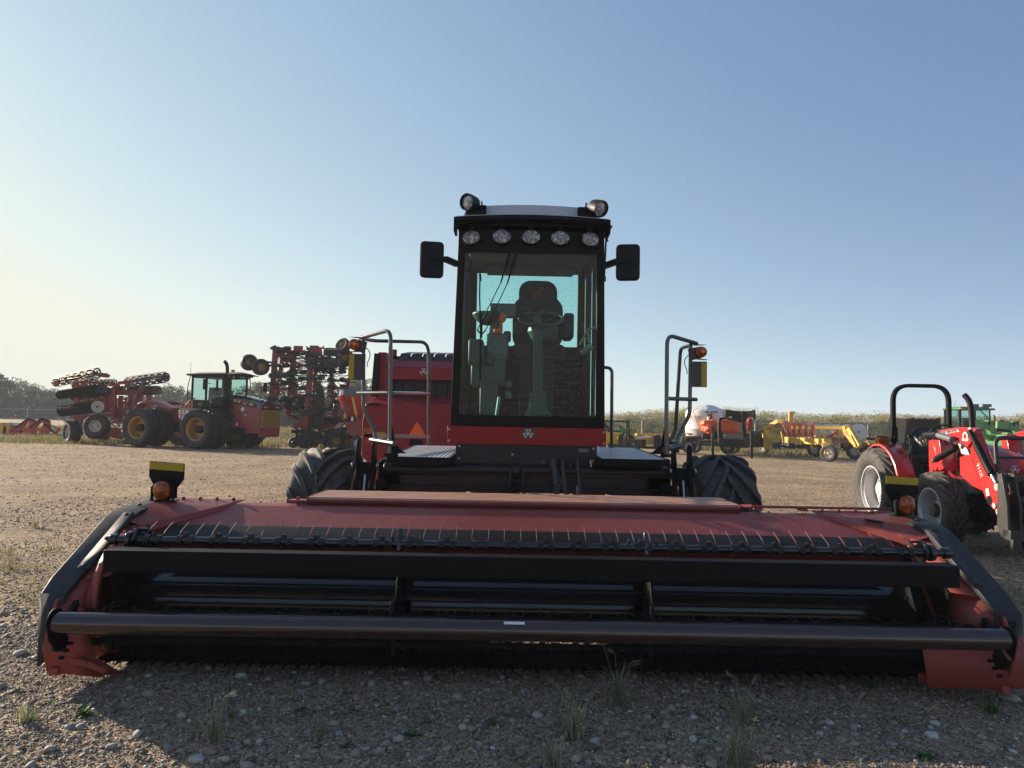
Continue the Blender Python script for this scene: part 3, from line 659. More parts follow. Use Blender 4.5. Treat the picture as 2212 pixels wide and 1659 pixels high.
def tines(y0, z0, z1, n, xa, xb, rx, first=False):
    for i in range(n):
        x = xa + (xb - xa) * i / (n - 1)
        o = t0 if first and i == 0 else t0.copy()
        if o is not t0: COL.objects.link(o)
        o.parent = hd
        if not first: o.data = t1m
        jit = rnd.uniform(-.05, .05)
        o.matrix_local = Matrix.Translation(V((x, y0, z0 + (z1 - z0) * (x - XL) / 6))) @ Matrix.Rotation(rx + jit, 4, 'X')
        o['group'] = 'spring tines on the reel bats'
bat(4.70, .822, .836, 'gloss'); tines(4.70, .822, .836, 24, sx(-1, 2.47), sx(1, 2.45), 0, True)
bat(4.46, .405, .41, 'black'); tines(4.46, .405, .41, 24, sx(-1, 2.45), sx(1, 2.47), R(-25))
bat(4.56, .215, .225, 'black'); tines(4.56, .215, .225, 24, sx(-1, 2.44), sx(1, 2.46), R(-150))
mb = MB(); mb.bb((XL + .4, 4.62, .26), (XR - .4, 4.66, .34)); mb.build('stripper_plate', 'black', hd)
# cutter bar with pointed guards
mb = MB(); mb.bb((XL + .25, 4.62, .065), (XR - .25, 4.74, .085))
for i in range(72):
    x = XL + .33 + i * .0755
    mb.add([(x - .014, 4.64, .07), (x + .014, 4.64, .07), (x + .014, 4.64, .10), (x - .014, 4.64, .10), (x, 4.52, .072)], [(0, 1, 4), (1, 2, 4), (2, 3, 4), (3, 0, 4), (3, 2, 1, 0)])
mb.build('cutter_bar', 'black', hd)
mb = MB()
for i in range(4):
    x = (.03, .11, .28, .40)[i]; z = .225; mb = MB(); mb.add([(x, 4.60, z), (x + .05, 4.60, z + .02), (x + .085, 4.60, z - .005), (x + .05, 4.60, z - .028), (x + .01, 4.60, z - .02)], [(0, 1, 2, 3, 4)]); mb.build('red_guard', 'redcab', hd)
pass
# ================================================================ frame, axle legs, wheels
mb = MB()
mb.bb((-1.36, 7.45, .94), (1.68, 7.75, 1.22))
mb.tube([(-1.30, 7.36, 1.13), (1.62, 7.36, 1.14)], .062, 18)
mb.xz([(-1.40, .96), (1.72, .96), (1.72, .80), (1.40, .76), (1.22, .86), (1.00, .90), (-.70, .90), (-.92, .86), (-1.10, .76), (-1.40, .80)], 7.43, 7.45)
for s in (-1, 1):
    x = sx(s, 1.40)
    mb.bb((x - .12, 7.45, .62), (x + .12, 7.95, 1.20)); mb.bb((sx(s, 1.30), 7.6, .62), (sx(s, 1.75), 7.9, .90)); mb.cyl((sx(s, 1.5), 7.75, .66), (sx(s, 1.86), 7.75, .66), .17)
    mb.bb((sx(s, .62) - .06, 7.5, .95), (sx(s, .62) + .06, 10.6, 1.10))
mb.bb((-.5, 10.2, .95), (.8, 10.4, 1.12)); mb.bb((-1.2, 10.5, .85), (1.5, 10.64, .98))
mb.cyl((.02, 7.30, 1.13), (.10, 7.30, 1.13), .085)
for x in (.0, .13): mb.bb((x - .012, 7.20, .98), (x + .012, 7.38, 1.16))
mb.bb((-.02, 7.22, 1.04), (.15, 7.25, 1.055))
fr = mb.build('chassis', 'frameblk', sw, bevel=.008)
mb = MB(); mb.cyl((-.06, 7.28, .78), (.07, 7.28, 1.0), .05, .035); mb.cyl((-.10, 7.25, .70), (-.06, 7.28, .80), .075, .055); mb.build('centre_link', 'black', fr)
mb = MB(); rr = rnd
for k in range(7):
    mb.tube(bez((-.25 + .02 * k, 7.32, .92), (-.2, 7.2, .8 + .02 * k), (-.12 + .01 * k, 7.2, .78), (-.1, 7.28, .84 - .01 * k)), .008, 5)
mb.build('cable_loom', 'hose', fr)
mb = MB(); mb.bb((-.45, 8.0, .70), (.02, 9.8, .95)); mb.build('belly_tank', 'mgrey', fr, bevel=.02)
mb = MB()
for k in range(8): mb.bb((-.36 + k * .07, 7.9, .70), (-.31 + k * .07, 7.93, .93))
mb.build('cooler_grille', 'dgrey', fr)
TK = dict(Ro=.66, Rr=.35, W=.62, n=13, h=.060, lw=.105, sweep=1.75, wrap=.5)
RK = dict(Rr=.35, W=.62, dish=.5, hub=.45)
for s in (-1, 1): wheel(sw, (sx(s, 2.10), 7.75, .66), (s, 0, 0), 'drive', 'cream', 'rubber', tk=TK, rk=RK, rot=.2 * s)
TK2 = dict(Ro=.42, Rr=.2, W=.34, n=16, h=.012, lw=.03, style='rib'); RK2 = dict(Rr=.2, W=.34, dish=.4, hub=.45)
for s in (-1, 1):
    x = sx(s, 1.05); wheel(sw, (x, 10.85, .42), (s, 0, 0), 'caster', 'cream', 'rubberclean', name='caster_wheel', tk=TK2, rk=RK2)
    mb = MB(); mb.bar((x - .22, 10.85, .42), (x - .22, 10.65, .80), .04, .10); mb.bar((x + .22, 10.85, .42), (x + .22, 10.65, .80), .04, .10); mb.bb((x - .24, 10.55, .78), (x + .24, 10.75, .86)); mb.build('caster_fork', 'black', sw, bevel=.005)
# engine house behind the cab
mb = MB(); mb.yz([(8.86, 1.1), (10.9, 1.05), (10.95, 1.9), (10.6, 2.15), (8.86, 2.25)], -.36, .66); mb.build('engine_cover', 'redcab', sw, bevel=.04)
# lift arms with cylinders
for s in (-1, 1):
    x = sx(s, 1.60); mb = MB(); mb.m = 0
    for d in (-.085, .075):
        mb.bar((x + d - s * .02, 7.22, 1.22), (x + d + s * .02, 6.95, .55), .035, .085, up=(0, 1, 0))
        mb.yz([(7.12, 1.18), (7.20, 1.42), (7.25, 1.44), (7.30, 1.40), (7.33, 1.18)], x + d - .012, x + d + .012)
        mb.cyl((x + d - .03, 7.2, 1.16), (x + d + .03, 7.2, 1.16), .045, seg=14)
    mb.bb((x - .06, 7.17, 1.02), (x + .05, 7.26, 1.20)); mb.bb((x - .035, 7.16, .92), (x + .03, 7.22, 1.02))
    mb.bar((x - .055, 6.98, .60), (x - .055, 7.1, .84), .05, .05); mb.cyl((x, 6.98, .45), (x, 7.12, .86), .055)
    mb.cyl((x - s * .22, 7.2, .98), (x - s * .11, 7.2, .98), .05); mb.cyl((x - s * .30, 7.25, .95), (x - s * .12, 7.25, .88), .03)
    mb.m = 1; mb.cyl((x, 7.12, .86), (x, 7.19, 1.08), .02)
    mb.cyl((x - s * .26, 7.19, .86), (x - s * .20, 7.19, .86), .02)
    for d in (-.13, .12): mb.cyl((x + d - .01, 7.18, 1.17), (x + d + .01, 7.18, 1.17), .028, seg=12)
    mb.build('lift_arm', ['black', 'steel'], sw, bevel=.003)
# lower header arms joining the header to the chassis
for s in (-1, 1):
    mb = MB(); x = sx(s, 1.60); mb.bar((x, 7.4, .50), (x, 5.5, .32), .10, .14); mb.bar((x, 7.45, .66), (x, 7.42, .48), .12, .14); mb.build('header_arm', 'black', sw, bevel=.01)
# ================================================================ cab
cb = MB()
cb0, cb1 = V((0, 7.36, 1.60)), V((0, 7.05, 3.56))
def cabx(z, s):   # half widths follow the taper
    t = (z - 1.6) / 1.96; return XC + .028 * 1 + s * (.800 - .068 * t)
def caby(z): t = (z - 1.6) / 1.96; return 7.36 - .31 * t
def cp(s, z, dx=0, dy=0): return V((cabx(z, s) - s * dx, caby(z) + dy, z))
XK = XC + .028
# front frame: pillars as plates with round outer edge
for s in (-1, 1):
    cb.add([cp(s, 1.58), cp(s, 3.56), cp(s, 3.56, .075), cp(s, 1.58, .085), cp(s, 1.58, 0, .10), cp(s, 3.56, 0, .10), cp(s, 3.56, .075, .10), cp(s, 1.58, .085, .10)],
           [(0, 1, 2, 3), (4, 7, 6, 5), (0, 4, 5, 1), (3, 2, 6, 7), (0, 3, 7, 4), (1, 5, 6, 2)])
def xbar(z0, z1, d0=0.0, d1=.1, w=0.0):
    cb.add([cp(-1, z0, w, d0), cp(1, z0, w, d0), cp(1, z1, w, d0), cp(-1, z1, w, d0), cp(-1, z0, w, d1), cp(1, z0, w, d1), cp(1, z1, w, d1), cp(-1, z1, w, d1)],
           [(0, 1, 2, 3), (7, 6, 5, 4), (0, 4, 5, 1), (3, 2, 6, 7), (0, 3, 7, 4), (1, 5, 6, 2)])
xbar(1.58, 1.70, .002, .098, .002); xbar(3.335, 3.56, .002, .098, .002)
# rear wall with window opening and sides
yb = 8.66
rw, rt_, rb = .645, 3.46, 2.56
cb.bb((XK - .75, yb, 1.55), (XK + .75, yb + .05, rb)); cb.bb((XK - .75, yb, rt_), (XK + .75, yb + .05, 3.62))
for s in (-1, 1):
    cb.bb((XK + s * .62, yb, rb), (XK + s * .77, yb + .05, rt_))
    cb.bb((XK + s * .70, 8.50, 1.58), (XK + s * .77, yb, 3.60))       # rear corner post
    cb.bb((XK + s * .725, 7.95, 1.58), (XK + s * .765, 8.02, 3.56))    # door post
    cb.add([cp(s, 1.55, 0, .02), V((XK + s * .77, yb, 1.55)), V((XK + s * .77, yb, 1.72)), cp(s, 1.72, 0, .02), cp(s, 1.55, .04, .02), V((XK + s * .73, yb, 1.55)), V((XK + s * .73, yb, 1.72)), cp(s, 1.72, .04, .02)],
           [(0, 1, 2, 3), (7, 6, 5, 4), (3, 2, 6, 7)])
    cb.add([cp(s, 3.44, 0, .02), V((XK + s * .77, yb, 3.44)), V((XK + s * .77, yb, 3.60)), cp(s, 3.60, 0, .02), cp(s, 3.44, .06, .02), V((XK + s * .71, yb, 3.44)), V((XK + s * .71, yb, 3.60)), cp(s, 3.60, .06, .02)],
           [(0, 1, 2, 3), (7, 6, 5, 4), (0, 4, 5, 1)])
cb.bb((XK - .78, 7.36, 1.52), (XK + .78, yb, 1.58))
cab = cb.build('cab', 'plas', sw, bevel=.006)
# roof
mb = MB(); mb.m = 0
def arch(z, y, w, n=12, d=.035): return [(XK + w * (2 * k / n - 1), y, z + d * (1 - (2 * k / n - 1) ** 2)) for k in range(n + 1)]
mb.sheet([arch(3.60, 6.93, .752), arch(3.655, 6.925, .76), arch(3.665, 6.96, .755), arch(3.68, 7.02, .74), arch(3.69, 7.07, .69), arch(3.80, 7.10, .66), arch(3.83, 7.2, .64), arch(3.83, 8.55, .62), arch(3.74, 8.72, .70), arch(3.58, 8.74, .76)])
for s in (-1, 1):
    mb.sheet([[(XK + s * .752, 6.93, 3.60), (XK + s * .76, 8.74, 3.58)], [(XK + s * .76, 6.93, 3.655), (XK + s * .77, 8.74, 3.66)], [(XK + s * .69, 7.07, 3.69), (XK + s * .70, 8.72, 3.74)], [(XK + s * .64, 7.2, 3.83), (XK + s * .62, 8.55, 3.83)]])
mb.build('roof', 'grey', cab, ang=40)
mb = MB()
mb.sheet([arch(3.575, 6.97, .765), arch(3.578, 6.90, .765), arch(3.60, 6.885, .768), arch(3.645, 6.915, .765), arch(3.65, 6.95, .76)])
mb.sheet([arch(3.585, 6.884, .768), arch(3.60, 6.872, .769), arch(3.612, 6.886, .768)])
mb.bb((XK - .76, 6.95, 3.575), (XK + .76, 7.12, 3.62))
for s in (-1, 1): mb.bb((XK + s * .75, 6.90, 3.50), (XK + s * .772, 7.10, 3.64)); mb.bb((XK + s * .46, 7.02, 3.70), (XK + s * .66, 7.10, 3.80))
mb.build('visor', 'black', cab)
# windscreen and other glass
mb = MB(); mb.sheet([[cp(-1, 1.70, .08, .012), cp(1, 1.70, .08, .012)], [cp(-1, 3.34, .07, .012), cp(1, 3.34, .07, .012)]]); mb.build('windscreen', 'glass', cab, ang=0)
mb = MB(); mb.add([(XK - .62, yb + .02, rb), (XK + .62, yb + .02, rb), (XK + .62, yb + .02, rt_), (XK - .62, yb + .02, rt_)], [(0, 1, 2, 3)]); mb.build('rear_window', 'glass2', cab, ang=0)
for s in (-1, 1):
    mb = MB(); mb.add([cp(s, 1.72, .02, .1), V((XK + s * .75, 8.5, 1.72)), V((XK + s * .75, 8.5, 3.45)), cp(s, 3.45, .02, .1)], [(0, 1, 2, 3)]); mb.build('side_window', 'glass2', cab, ang=0)
# five work lamps
for u, v_ in ((1018, 513), (1084, 511), (1147, 512), (1210, 514), (1275, 517)):
    c = P(u, v_, 6.99); k = (u - 1147) / 128.0
    ax = V((k * .25 if abs(k) > .8 else 0, -1, .02)).normalized(); ex = ax.cross(V((0, 0, 1))).normalized(); ez = ex.cross(ax)
    mb = MB()
    def ring(r, d): return [c + ex * (r * 1.18 * math.cos(a)) + ez * (r * .88 * math.sin(a)) + ax * d for a in [2 * math.pi * i / 28 for i in range(29)]]
    mb.m = 0; mb.sheet([ring(.075, -.07), ring(.092, -.03), ring(.088, .012), ring(.078, .014), ring(.077, .004)]); mb.box(c - ax * .02 + V((0, 0, .095)), (.05, .04, .04))
    mb.m = 1; mb.sheet([ring(.078, .004), ring(.06, .012), ring(.03, .017), ring(.001, .018)])
    mb.build('work_lamp', ['plas', 'clear'], cab)
# two roof spot lamps
for s, u, v_, ax in ((-1, 1012, 437, V((-.55, -.83, -.1))), (1, 1295, 450, V((.5, -.80, -.42)))):
    c = P(u, v_, 6.93); ax.normalize(); mb = MB(); mb.m = 0
    mb.lathe(c, ax, [(-.14, .0), (-.135, .045), (-.10, .070), (-.02, .082), (.035, .084), (.035, .078), (.0, .074)], 28)
    mb.bar(c - ax * .12, c - ax * .13 + V((-s * .05, .06, -.07)), .03, .03); mb.tube([c - ax * .13 + V((-s * .05, .06, .05)), c - ax * .13 + V((-s * .07, .07, -.08)), V((XK + s * .58, 7.02, 3.72))], .01, 6)
    mb.bb((XK + s * .50, 6.98, 3.695), (XK + s * .66, 7.08, 3.72))
    mb.m = 1; mb.lathe(c, ax, [(.006, .075), (.014, .055), (.018, .03), (.019, 0)], 24)
    mb.build('spot_lamp', ['plas', 'clear'], cab)
# mirrors
for s, cu in ((-1, P(933, 560, 6.95)), (1, P(1356.5, 566, 6.95))):
    mb = MB(); yaw = R(-s * 8)
    ex = V((math.cos(yaw), math.sin(yaw), 0)); ey = V((-math.sin(yaw), math.cos(yaw), 0)); ez = V((0, 0, 1))
    mb.m = 0
    for sc_, d0, d1 in ((1.0, .015, .035), (.93, -.012, .015)):
        mb.prism([cu + ex * a * sc_ + ez * b * sc_ + ey * d0 for a, b in rrect(.235, .365, .045)], ey * (d1 - d0))
    mb.prism([cu + ex * (a - s * .01) + ez * (b - .005) - ey * .02 for a, b in rrect(.12, .11, .008)], ey * .01)
    e = cp(s, cu.z + .0, -.005, .05)
    mb.bar(cu + ex * (s * .02) - ey * .028, V((e.x + s * .10, cu.y - .02, cu.z + .0)), .015, .035); mb.bar(V((e.x + s * .10, cu.y - .02, cu.z)), e + V((0, 0, -.0)), .05, .055)
    mb.cyl(cu - ey * .045, cu - ey * .02, .015, seg=8)
    mb.m = 1; mb.prism([cu + ex * a * .92 + ez * b * .92 + ey * .035 for a, b in rrect(.235, .365, .045)], ey * .003)
    mb.build('mirror', ['plas', 'mirror'], cab, bevel=.002)
# antenna / strut at right of the cab
mb = MB(); a = P(1309, 520, 6.98); b_ = P(1305, 608, 7.03)
mb.tube([a, b_], .010, 6); mb.cyl(b_, b_ + V((0, 0, .05)), .018, seg=8); mb.tube(fillet([P(1296, 487, 6.95), P(1322, 488, 6.95), P(1316, 500, 6.95), P(1309, 520, 6.97)], .01), .008, 6)
mb.tube([P(1312, 492, 6.97), P(1306, 512, 6.97)], .014, 6); mb.tube([P(1306, 505, 6.97), P(1312, 522, 6.97)], .014, 6)
mb.build('door_strut', 'plas', cab)
# wipers
mb = MB()
def wp(u, v_, d=.0): 
    z = P(u, v_, 7.2).z; return P(u, v_, caby(z) - .035 - d)
for (a, m_, e) in (((1103, 542), (1082, 610), (1031, 713)), ((1117, 542), (1096, 612), (1049, 713))):
    mb.tube([wp(*a), wp((a[0] + m_[0]) / 2, (a[1] + m_[1]) / 2)], .014, 6); mb.tube([wp((a[0] + m_[0]) / 2, (a[1] + m_[1]) / 2), wp(*m_)], .009, 6); mb.tube([wp(*m_), wp(*e)], .0055, 6)
mb.tube([wp(1031, 713), wp(1040, 723), wp(1049, 713)], .009, 5); mb.tube([wp(1040, 690, .01), wp(1040, 730, .01)], .012, 5)
mb.tube([wp(1037, 590, -.01), wp(1036, 640, -.01), wp(1038, 700, 0), wp(1037, 822, -.01)], .0075, 5); mb.tube([wp(1037, 592, -.01), wp(1038, 607, -.01)], .012, 5)
mb.build('wiper', 'plas', cab)
# interior
mb = MB(); mb.bb((XK - .66, 7.5, 3.47), (XK + .66, 8.6, 3.52)); mb.bb((XK - .62, 7.2, 3.42), (XK + .62, 7.5, 3.50)); mb.bb((XK - .50, 8.2, 3.41), (XK + .55, 8.6, 3.48)); mb.m = 1; mb.bb((XK - .06, 7.32, 3.36), (XK + .02, 7.38, 3.42)); mb.cyl((XK - .04, 7.34, 3.41), (XK - .01, 7.34, 3.35), .04); mb.build('headliner', ['liner', 'plas'], cab, bevel=.02)
mb = MB(); mb.bb((XK - .73, 7.42, 1.582), (XK + .73, 8.65, 1.62)); mb.bb((XK + .08, 7.75, 1.62), (XK + .55, 8.2, 1.66)); mb.build('floor_mat', 'plas', cab)
# seat
mb = MB(); sxx = P(1158, 700, 8.15).x
def pad(c, w, d, h, rx=0, r=.05):
    o = MB(); pr = rrect(w, h, min(w, h) * .3, 5)
    for (a0, sc_) in ((-.5, .86), (-.36, 1.0), (.36, 1.0), (.5, .86)): pass
    rows = []
    for a0, sc_ in ((-.5, .01), (-.5, .84), (-.38, .97), (.38, .97), (.5, .84), (.5, .01)):
        rows.append([(x * sc_, d * a0, z * sc_) for x, z in pr + [pr[0]]])
    o.sheet(rows); mb.merge(o, Matrix.Translation(V(c)) @ Matrix.Rotation(rx, 4, 'X'))
pad((sxx + .02, 8.22, 2.78), .60, .14, .66, R(-8)); pad((sxx + .02, 8.26, 3.06), .46, .13, .46, R(-8)); pad((sxx + .02, 8.0, 2.42), .60, .55, .18, R(4))
pad((sxx + .36, 8.05, 2.72), .12, .34, .30); pad((sxx - .33, 8.05, 2.60), .09, .36, .10); mb.bb((sxx - .18, 7.9, 1.62), (sxx + .2, 8.3, 2.36))
st = mb.build('seat', 'seat', cab)
mb = MB(); emblem(mb, (sxx + .02, 8.185, 3.12), .14, (1, 0, 0), (0, 0, 1), .003)
mb.build('seat_badge', 'redlens', cab)
# steering column, wheel
mb = MB(); u = 1164
a = P(1161, 892, 7.42); b_ = P(1162, 700, 7.62)
mb.bar(V((a.x, a.y, 1.62)), V((a.x, 7.50, 1.95)), .17, .10, up=(0, 1, 0)); mb.bar(V((a.x + .005, 7.50, 1.90)), V((b_.x, 7.62, 2.66)), .105, .08, up=(0, 1, 0)); mb.bar((b_.x, 7.62, 2.62), (b_.x, 7.66, 2.78), .085, .07, up=(0, 1, 0))
mb.sheet([[(a.x + w * math.cos(t), 7.48 + w * .6 * math.sin(t), z) for t in [R(i * 20) for i in range(19)]] for w, z in ((.17, 1.62), (.15, 1.70), (.10, 1.78), (.085, 1.90))])
mb.cyl((b_.x, 7.66, 2.70), (b_.x + .02, 7.74, 2.84), .025); mb.lathe((b_.x + .06, 7.72, 2.62), (0, 0, 1), [(-.12, .02), (-.10, .12), (0, .17), (.06, .16), (.1, .05)], 16)
mb.build('steering_column', 'conc', cab, bevel=.01)
mb = MB(); c = P(1168, 688, 7.74); n_ = V((.0, -.42, .9)).normalized(); ex = V((1, 0, 0)); ey = n_.cross(ex)
ri = [c + ex * .24 * math.cos(t) + ey * .24 * math.sin(t) for t in [2 * math.pi * i / 36 for i in range(37)]]
mb.tube(ri, .017, 8, cap=False)
for t in (0, 120, 240): mb.tube([c - n_ * .05, c + ex * .23 * math.cos(R(t + 30)) + ey * .23 * math.sin(R(t + 30))], .012, 6)
mb.cyl(c - n_ * .08, c - n_ * .03, .045); mb.build('steering_wheel', 'wheelgrey', cab)
# side console with second seat and monitor
mb = MB(); mb.m = 0
q = P(1040, 760, 7.9)
mb.bb((q.x - .13, 7.62, 2.24), (q.x + .03, 7.95, 2.52)); mb.bb((q.x - .10, 7.70, 2.02), (q.x + .28, 8.3, 2.32)); mb.cyl((q.x + .10, 7.7, 2.36), (q.x + .10, 7.7, 2.24), .05); mb.bb((q.x, 7.7, 1.62), (q.x + .2, 8.1, 2.1))
mb.m = 1; mb.bb((q.x + .06, 7.75, 2.30), (q.x + .30, 8.3, 2.60)); mb.cyl((q.x + .12, 7.8, 2.50), (q.x + .15, 7.8, 2.75), .05)
mb.m = 0; mb.lathe((q.x + .06, 7.75, 2.76), (0, 0, 1), [(-.07, .05), (-.04, .10), (.02, .15), (.06, .17), (.065, .15)], 20)
mb.m = 1; mb.box((q.x + .23, 7.95, 2.88), (.30, .10, .16)); mb.bar((q.x + .2, 7.95, 2.6), (q.x + .2, 7.95, 2.85), .06, .06)
mb.build('side_console', ['console', 'mgrey'], cab, bevel=.03)
mb = MB(); q2 = P(1084, 690, 7.7); mb.cyl(q2 + V((-.03, 0, -.14)), q2, .014); mb.box(q2 + V((.01, 0, .02)), (.08, .06, .09), Matrix.Rotation(.5, 3, 'Y')); mb.box(q2 + V((-.04, 0, -.13)), (.09, .08, .05)); mb.build('throttle_lever', 'orange', cab, bevel=.015)
mb = MB(); h_ = P(1270, 715, 7.6); mb.tube(fillet([P(1252, 745, 7.75), P(1270, 712, 7.7), P(1284, 708, 7.6)], .03), .012, 6); mb.tube([P(1270, 712, 7.7), P(1272, 740, 7.7)], .01, 6); mb.bar(P(1258, 762, 7.8), P(1276, 748, 7.7), .06, .05); mb.build('door_handle', 'lgrey', cab)
mb = MB(); mb.bb((XK - .45, 7.46, 1.655), (XK + .0, 7.52, 1.69)); mb.tube([(XK - .33, 7.5, 1.66), (XK - .30, 7.55, 1.9)], .02, 6); mb.lathe((XK - .21, 7.9, 2.05), (1, 0, 0), [(-.04, 0), (-.03, .04), (.03, .05), (.04, 0)], 12); mb.lathe((XK - .21, 7.9, 1.93), (1, 0, 0), [(-.04, 0), (-.03, .04), (.03, .05), (.04, 0)], 12); mb.build('pedal', 'lgrey', cab, bevel=.01)
# ---- red apron with badge, grey panel under it
mb = MB(); mb.m = 0; mb.bb((-.655, 7.31, 1.40), (.978, 7.335, 1.583))
mb.m = 1
for x in (-.635, .958):
    for z in (1.43, 1.545): mb.lathe((x, 7.31, z), (0, -1, 0), [(0, .014), (.004, .013), (.007, .007), (.008, 0)], 12)
ap = mb.build('front_apron', ['redcab', 'steel'], cab, bevel=.004)
mb = MB(); mb.m = 0; c = P(1141, 937, 7.31); mb.prism([(c.x + a, 7.306, c.z + b) for a, b in rrect(.135, .095, .012)], (0, .004, 0))
mb.m = 1; emblem(mb, (c.x, 7.3055, c.z - .004), .088, (1, 0, 0), (0, 0, 1), .001)

mb.build('badge', ['gloss', 'decal'], cab)
mb = MB(); mb.m = 0; mb.bb((-.565, 7.33, 1.205), (.885, 7.36, 1.40)); mb.cyl((.075, 7.328, 1.205), (.075, 7.345, 1.205), .06)
mb.m = 1
for x, z in ((-.53, 1.375), (-.53, 1.25), (.85, 1.375), (.85, 1.25), (.02, 1.30)): mb.lathe((x, 7.33, z), (0, -1, 0), [(0, .012), (.004, .011), (.006, 0)], 10)
mb.m = 2; mb.bb((.69, 7.326, 1.335), (.81, 7.33, 1.375)); mb.bb((.32, 7.325, 1.205), (.355, 7.33, 1.25))
mb.m = 3
for k in range(5): mb.bb((.70, 7.3245, 1.340 + k * .007), (.80 - (k % 2) * .02, 7.3255, 1.3425 + k * .007))
mb.build('lower_panel', ['pgrey', 'steel', 'gloss', 'lgrey'], cab, bevel=.002)
# hoses
for k, (u, v_, pts, r_) in enumerate(((1196, 1000, [(1199, 1020), (1203, 1050), (1204, 1075)], .032), (1215, 1000, [(1216, 1018), (1222, 1045), (1226, 1064)], .020), (1248, 1000, [(1250, 1020), (1252, 1050), (1254, 1076)], .016), (1197, 1018, [(1210, 1035), (1225, 1055), (1242, 1074)], .024))):
    mb = MB(); mb.m = 0; a = P(u, v_, 7.22); p = [a] + [P(x, y, 7.15 - .02 * i) for i, (x, y) in enumerate(pts)]
    mb.tube(bez(p[0], p[1], p[2], p[3] + V((0, 0, -.25))), r_, 10)
    if k != 3: mb.tube([a + V((0, .12, .02)), a], r_ * .8, 8)
    mb.m = 1; mb.cyl(a + V((0, 0, .035)), a + V((0, -.01, -.03)), r_ * 1.25, seg=12); mb.cyl(a + V((0, 0, -.03)), a + V((0, -.01, -.075)), r_ * 1.05, seg=6)
    if k == 0: mb.cyl(P(1203, 1046, 7.12), P(1204, 1056, 7.12), .042, seg=12)
    mb.build('hydraulic_hose', ['hose', 'coil'], sw)
mb = MB(); c = P(1232, 1001, 7.29); mb.cyl(c, c + V((0, -.04, -.02)), .016, seg=8); c = P(1276, 998, 7.30); mb.cyl(c, c + V((0, -.03, 0)), .014, seg=8); mb.tube([c + V((0, -.03, .02)), c + V((0, -.03, -.05))], .008, 6); c = P(1252, 1060, 7.2); mb.cyl(c + V((-.02, 0, .05)), c + V((-.02, 0, -.03)), .02, seg=10); mb.build('coupling', 'steel', sw)
# ================================================================ platforms
def platform(x0, x1, y0, y1, z0, z1, mat):
    mb = MB()
    def zz(y): return z0 + (z1 - z0) * (y - y0) / (y1 - y0)
    mb.m = 0; n = int((x1 - x0) / .042)
    for i in range(n + 1):     # lengthwise bearing bars
        x = x0 + (x1 - x0) * i / n; mb.bar((x, y0, zz(y0) - .004), (x, y1, zz(y1) - .004), .021, .008)
    for j in range(11):
        y = y0 + (y1 - y0) * j / 10; mb.bar((x0, y, zz(y) - .006), (x1, y, zz(y) - .006), .008, .006)
    mb.m = 1; mb.bar(((x0 + x1) / 2, y0 + .02, zz(y0) - .045), ((x0 + x1) / 2, y1, zz(y1) - .045), x1 - x0, .01)  # black tray added below the bars to paint the gaps dark
    mb.bb((x0 - .02, y0 - .035, z0 - .05), (x1 + .02, y0 - .015, z0 + .002)); mb.bb((x0 + .02, y0 - .02, z0 - .075), (x1 - .05, y0 + .02, z0 - .045))
    for x in (x0 - .01, x1 + .01): mb.bar((x, y0, z0 - .03), (x, y1, z1 - .03), .02, .07)
    return mb.build('platform', [mat, 'black'], sw)
platform(-1.19, -.60, 7.0, 8.95, 1.272, 1.315, 'alu'); platform(.89, 1.54, 7.0, 8.95, 1.292, 1.335, 'alu')
# ================================================================ railings
def tubes(name, paths, mat, r=.0205, extra=None):
    mb = MB(); mb.m = 0
    for p in paths:
        rr = r
        if isinstance(p[0], (int, float)): rr, p = p[0], p[1]
        mb.tube(p, rr, 10)
    if extra: extra(mb)
    return mb.build(name, [mat, 'steel', 'black'], sw)
def foot(mb, q, s):
    mb.m = 2; mb.prism([q + V((-.022 * s, 0, .25)), q + V((.022 * s, 0, .25)), q + V((.05 * s, 0, .09)), q + V((.13 * s, 0, .02)), q + V((.17 * s, 0, 0)), q + V((-.03 * s, 0, 0))], (0, .012, 0))
    mb.bb(q + V((-.05, -.03, -.03)), q + V((.08 if s > 0 else .05, .03, .0)))
L = lambda lst: [P(*q) for q in lst]
tubes('railing', [
    fillet(L([(842, 985, 7.0), (844, 712, 7.0), (778, 730, 7.40)]), .11, 8),
    fillet(L([(785, 728, 7.42), (785, 881, 7.42), (810, 931, 7.42), (810, 962, 7.40)]), .05, 5),
    L([(773, 849, 7.35), (843, 848.5, 7.02)]),
    fillet(L([(782, 728, 7.42), (800, 736, 7.75), (926, 739, 8.62), (926, 963, 8.62)]), .16, 8),
    L([(846, 849, 7.2), (925, 850, 8.55)]), L([(812, 946, 7.42), (838, 942, 7.8), (926, 943, 8.55)]),
    (.027, L([(802, 950, 7.2), (852, 958, 6.9)]))], 'rail', extra=lambda mb: foot(mb, P(842, 979, 7.0), 1))
tubes('railing', [
    fillet(L([(1439, 987, 7.0), (1441, 723, 7.0), (1505, 742, 7.30)]), .11, 8),
    fillet(L([(1492, 744, 7.32), (1490, 895, 7.32), (1464, 942, 7.32), (1463, 978, 7.30)]), .05, 5),
    fillet(L([(1492, 746, 7.32), (1470, 752, 7.7), (1459, 932, 7.9), (1444, 955, 7.9)]), .09, 6),
    L([(1445, 861, 7.05), (1504, 863, 7.3)]), L([(1444, 955, 7.9), (1418, 976, 7.9)]), (.024, L([(1446, 955, 8.0), (1468, 961, 7.9)])),
    (.027, L([(1430, 972, 7.0), (1471, 963, 7.2)]))], 'rail', extra=lambda mb: foot(mb, P(1439, 981, 7.0), -1))
tubes('grab_rail', [fillet(L([(1298, 793, 8.55), (1322, 795, 8.55), (1321, 968, 8.6)]), .12, 7)], 'rail')
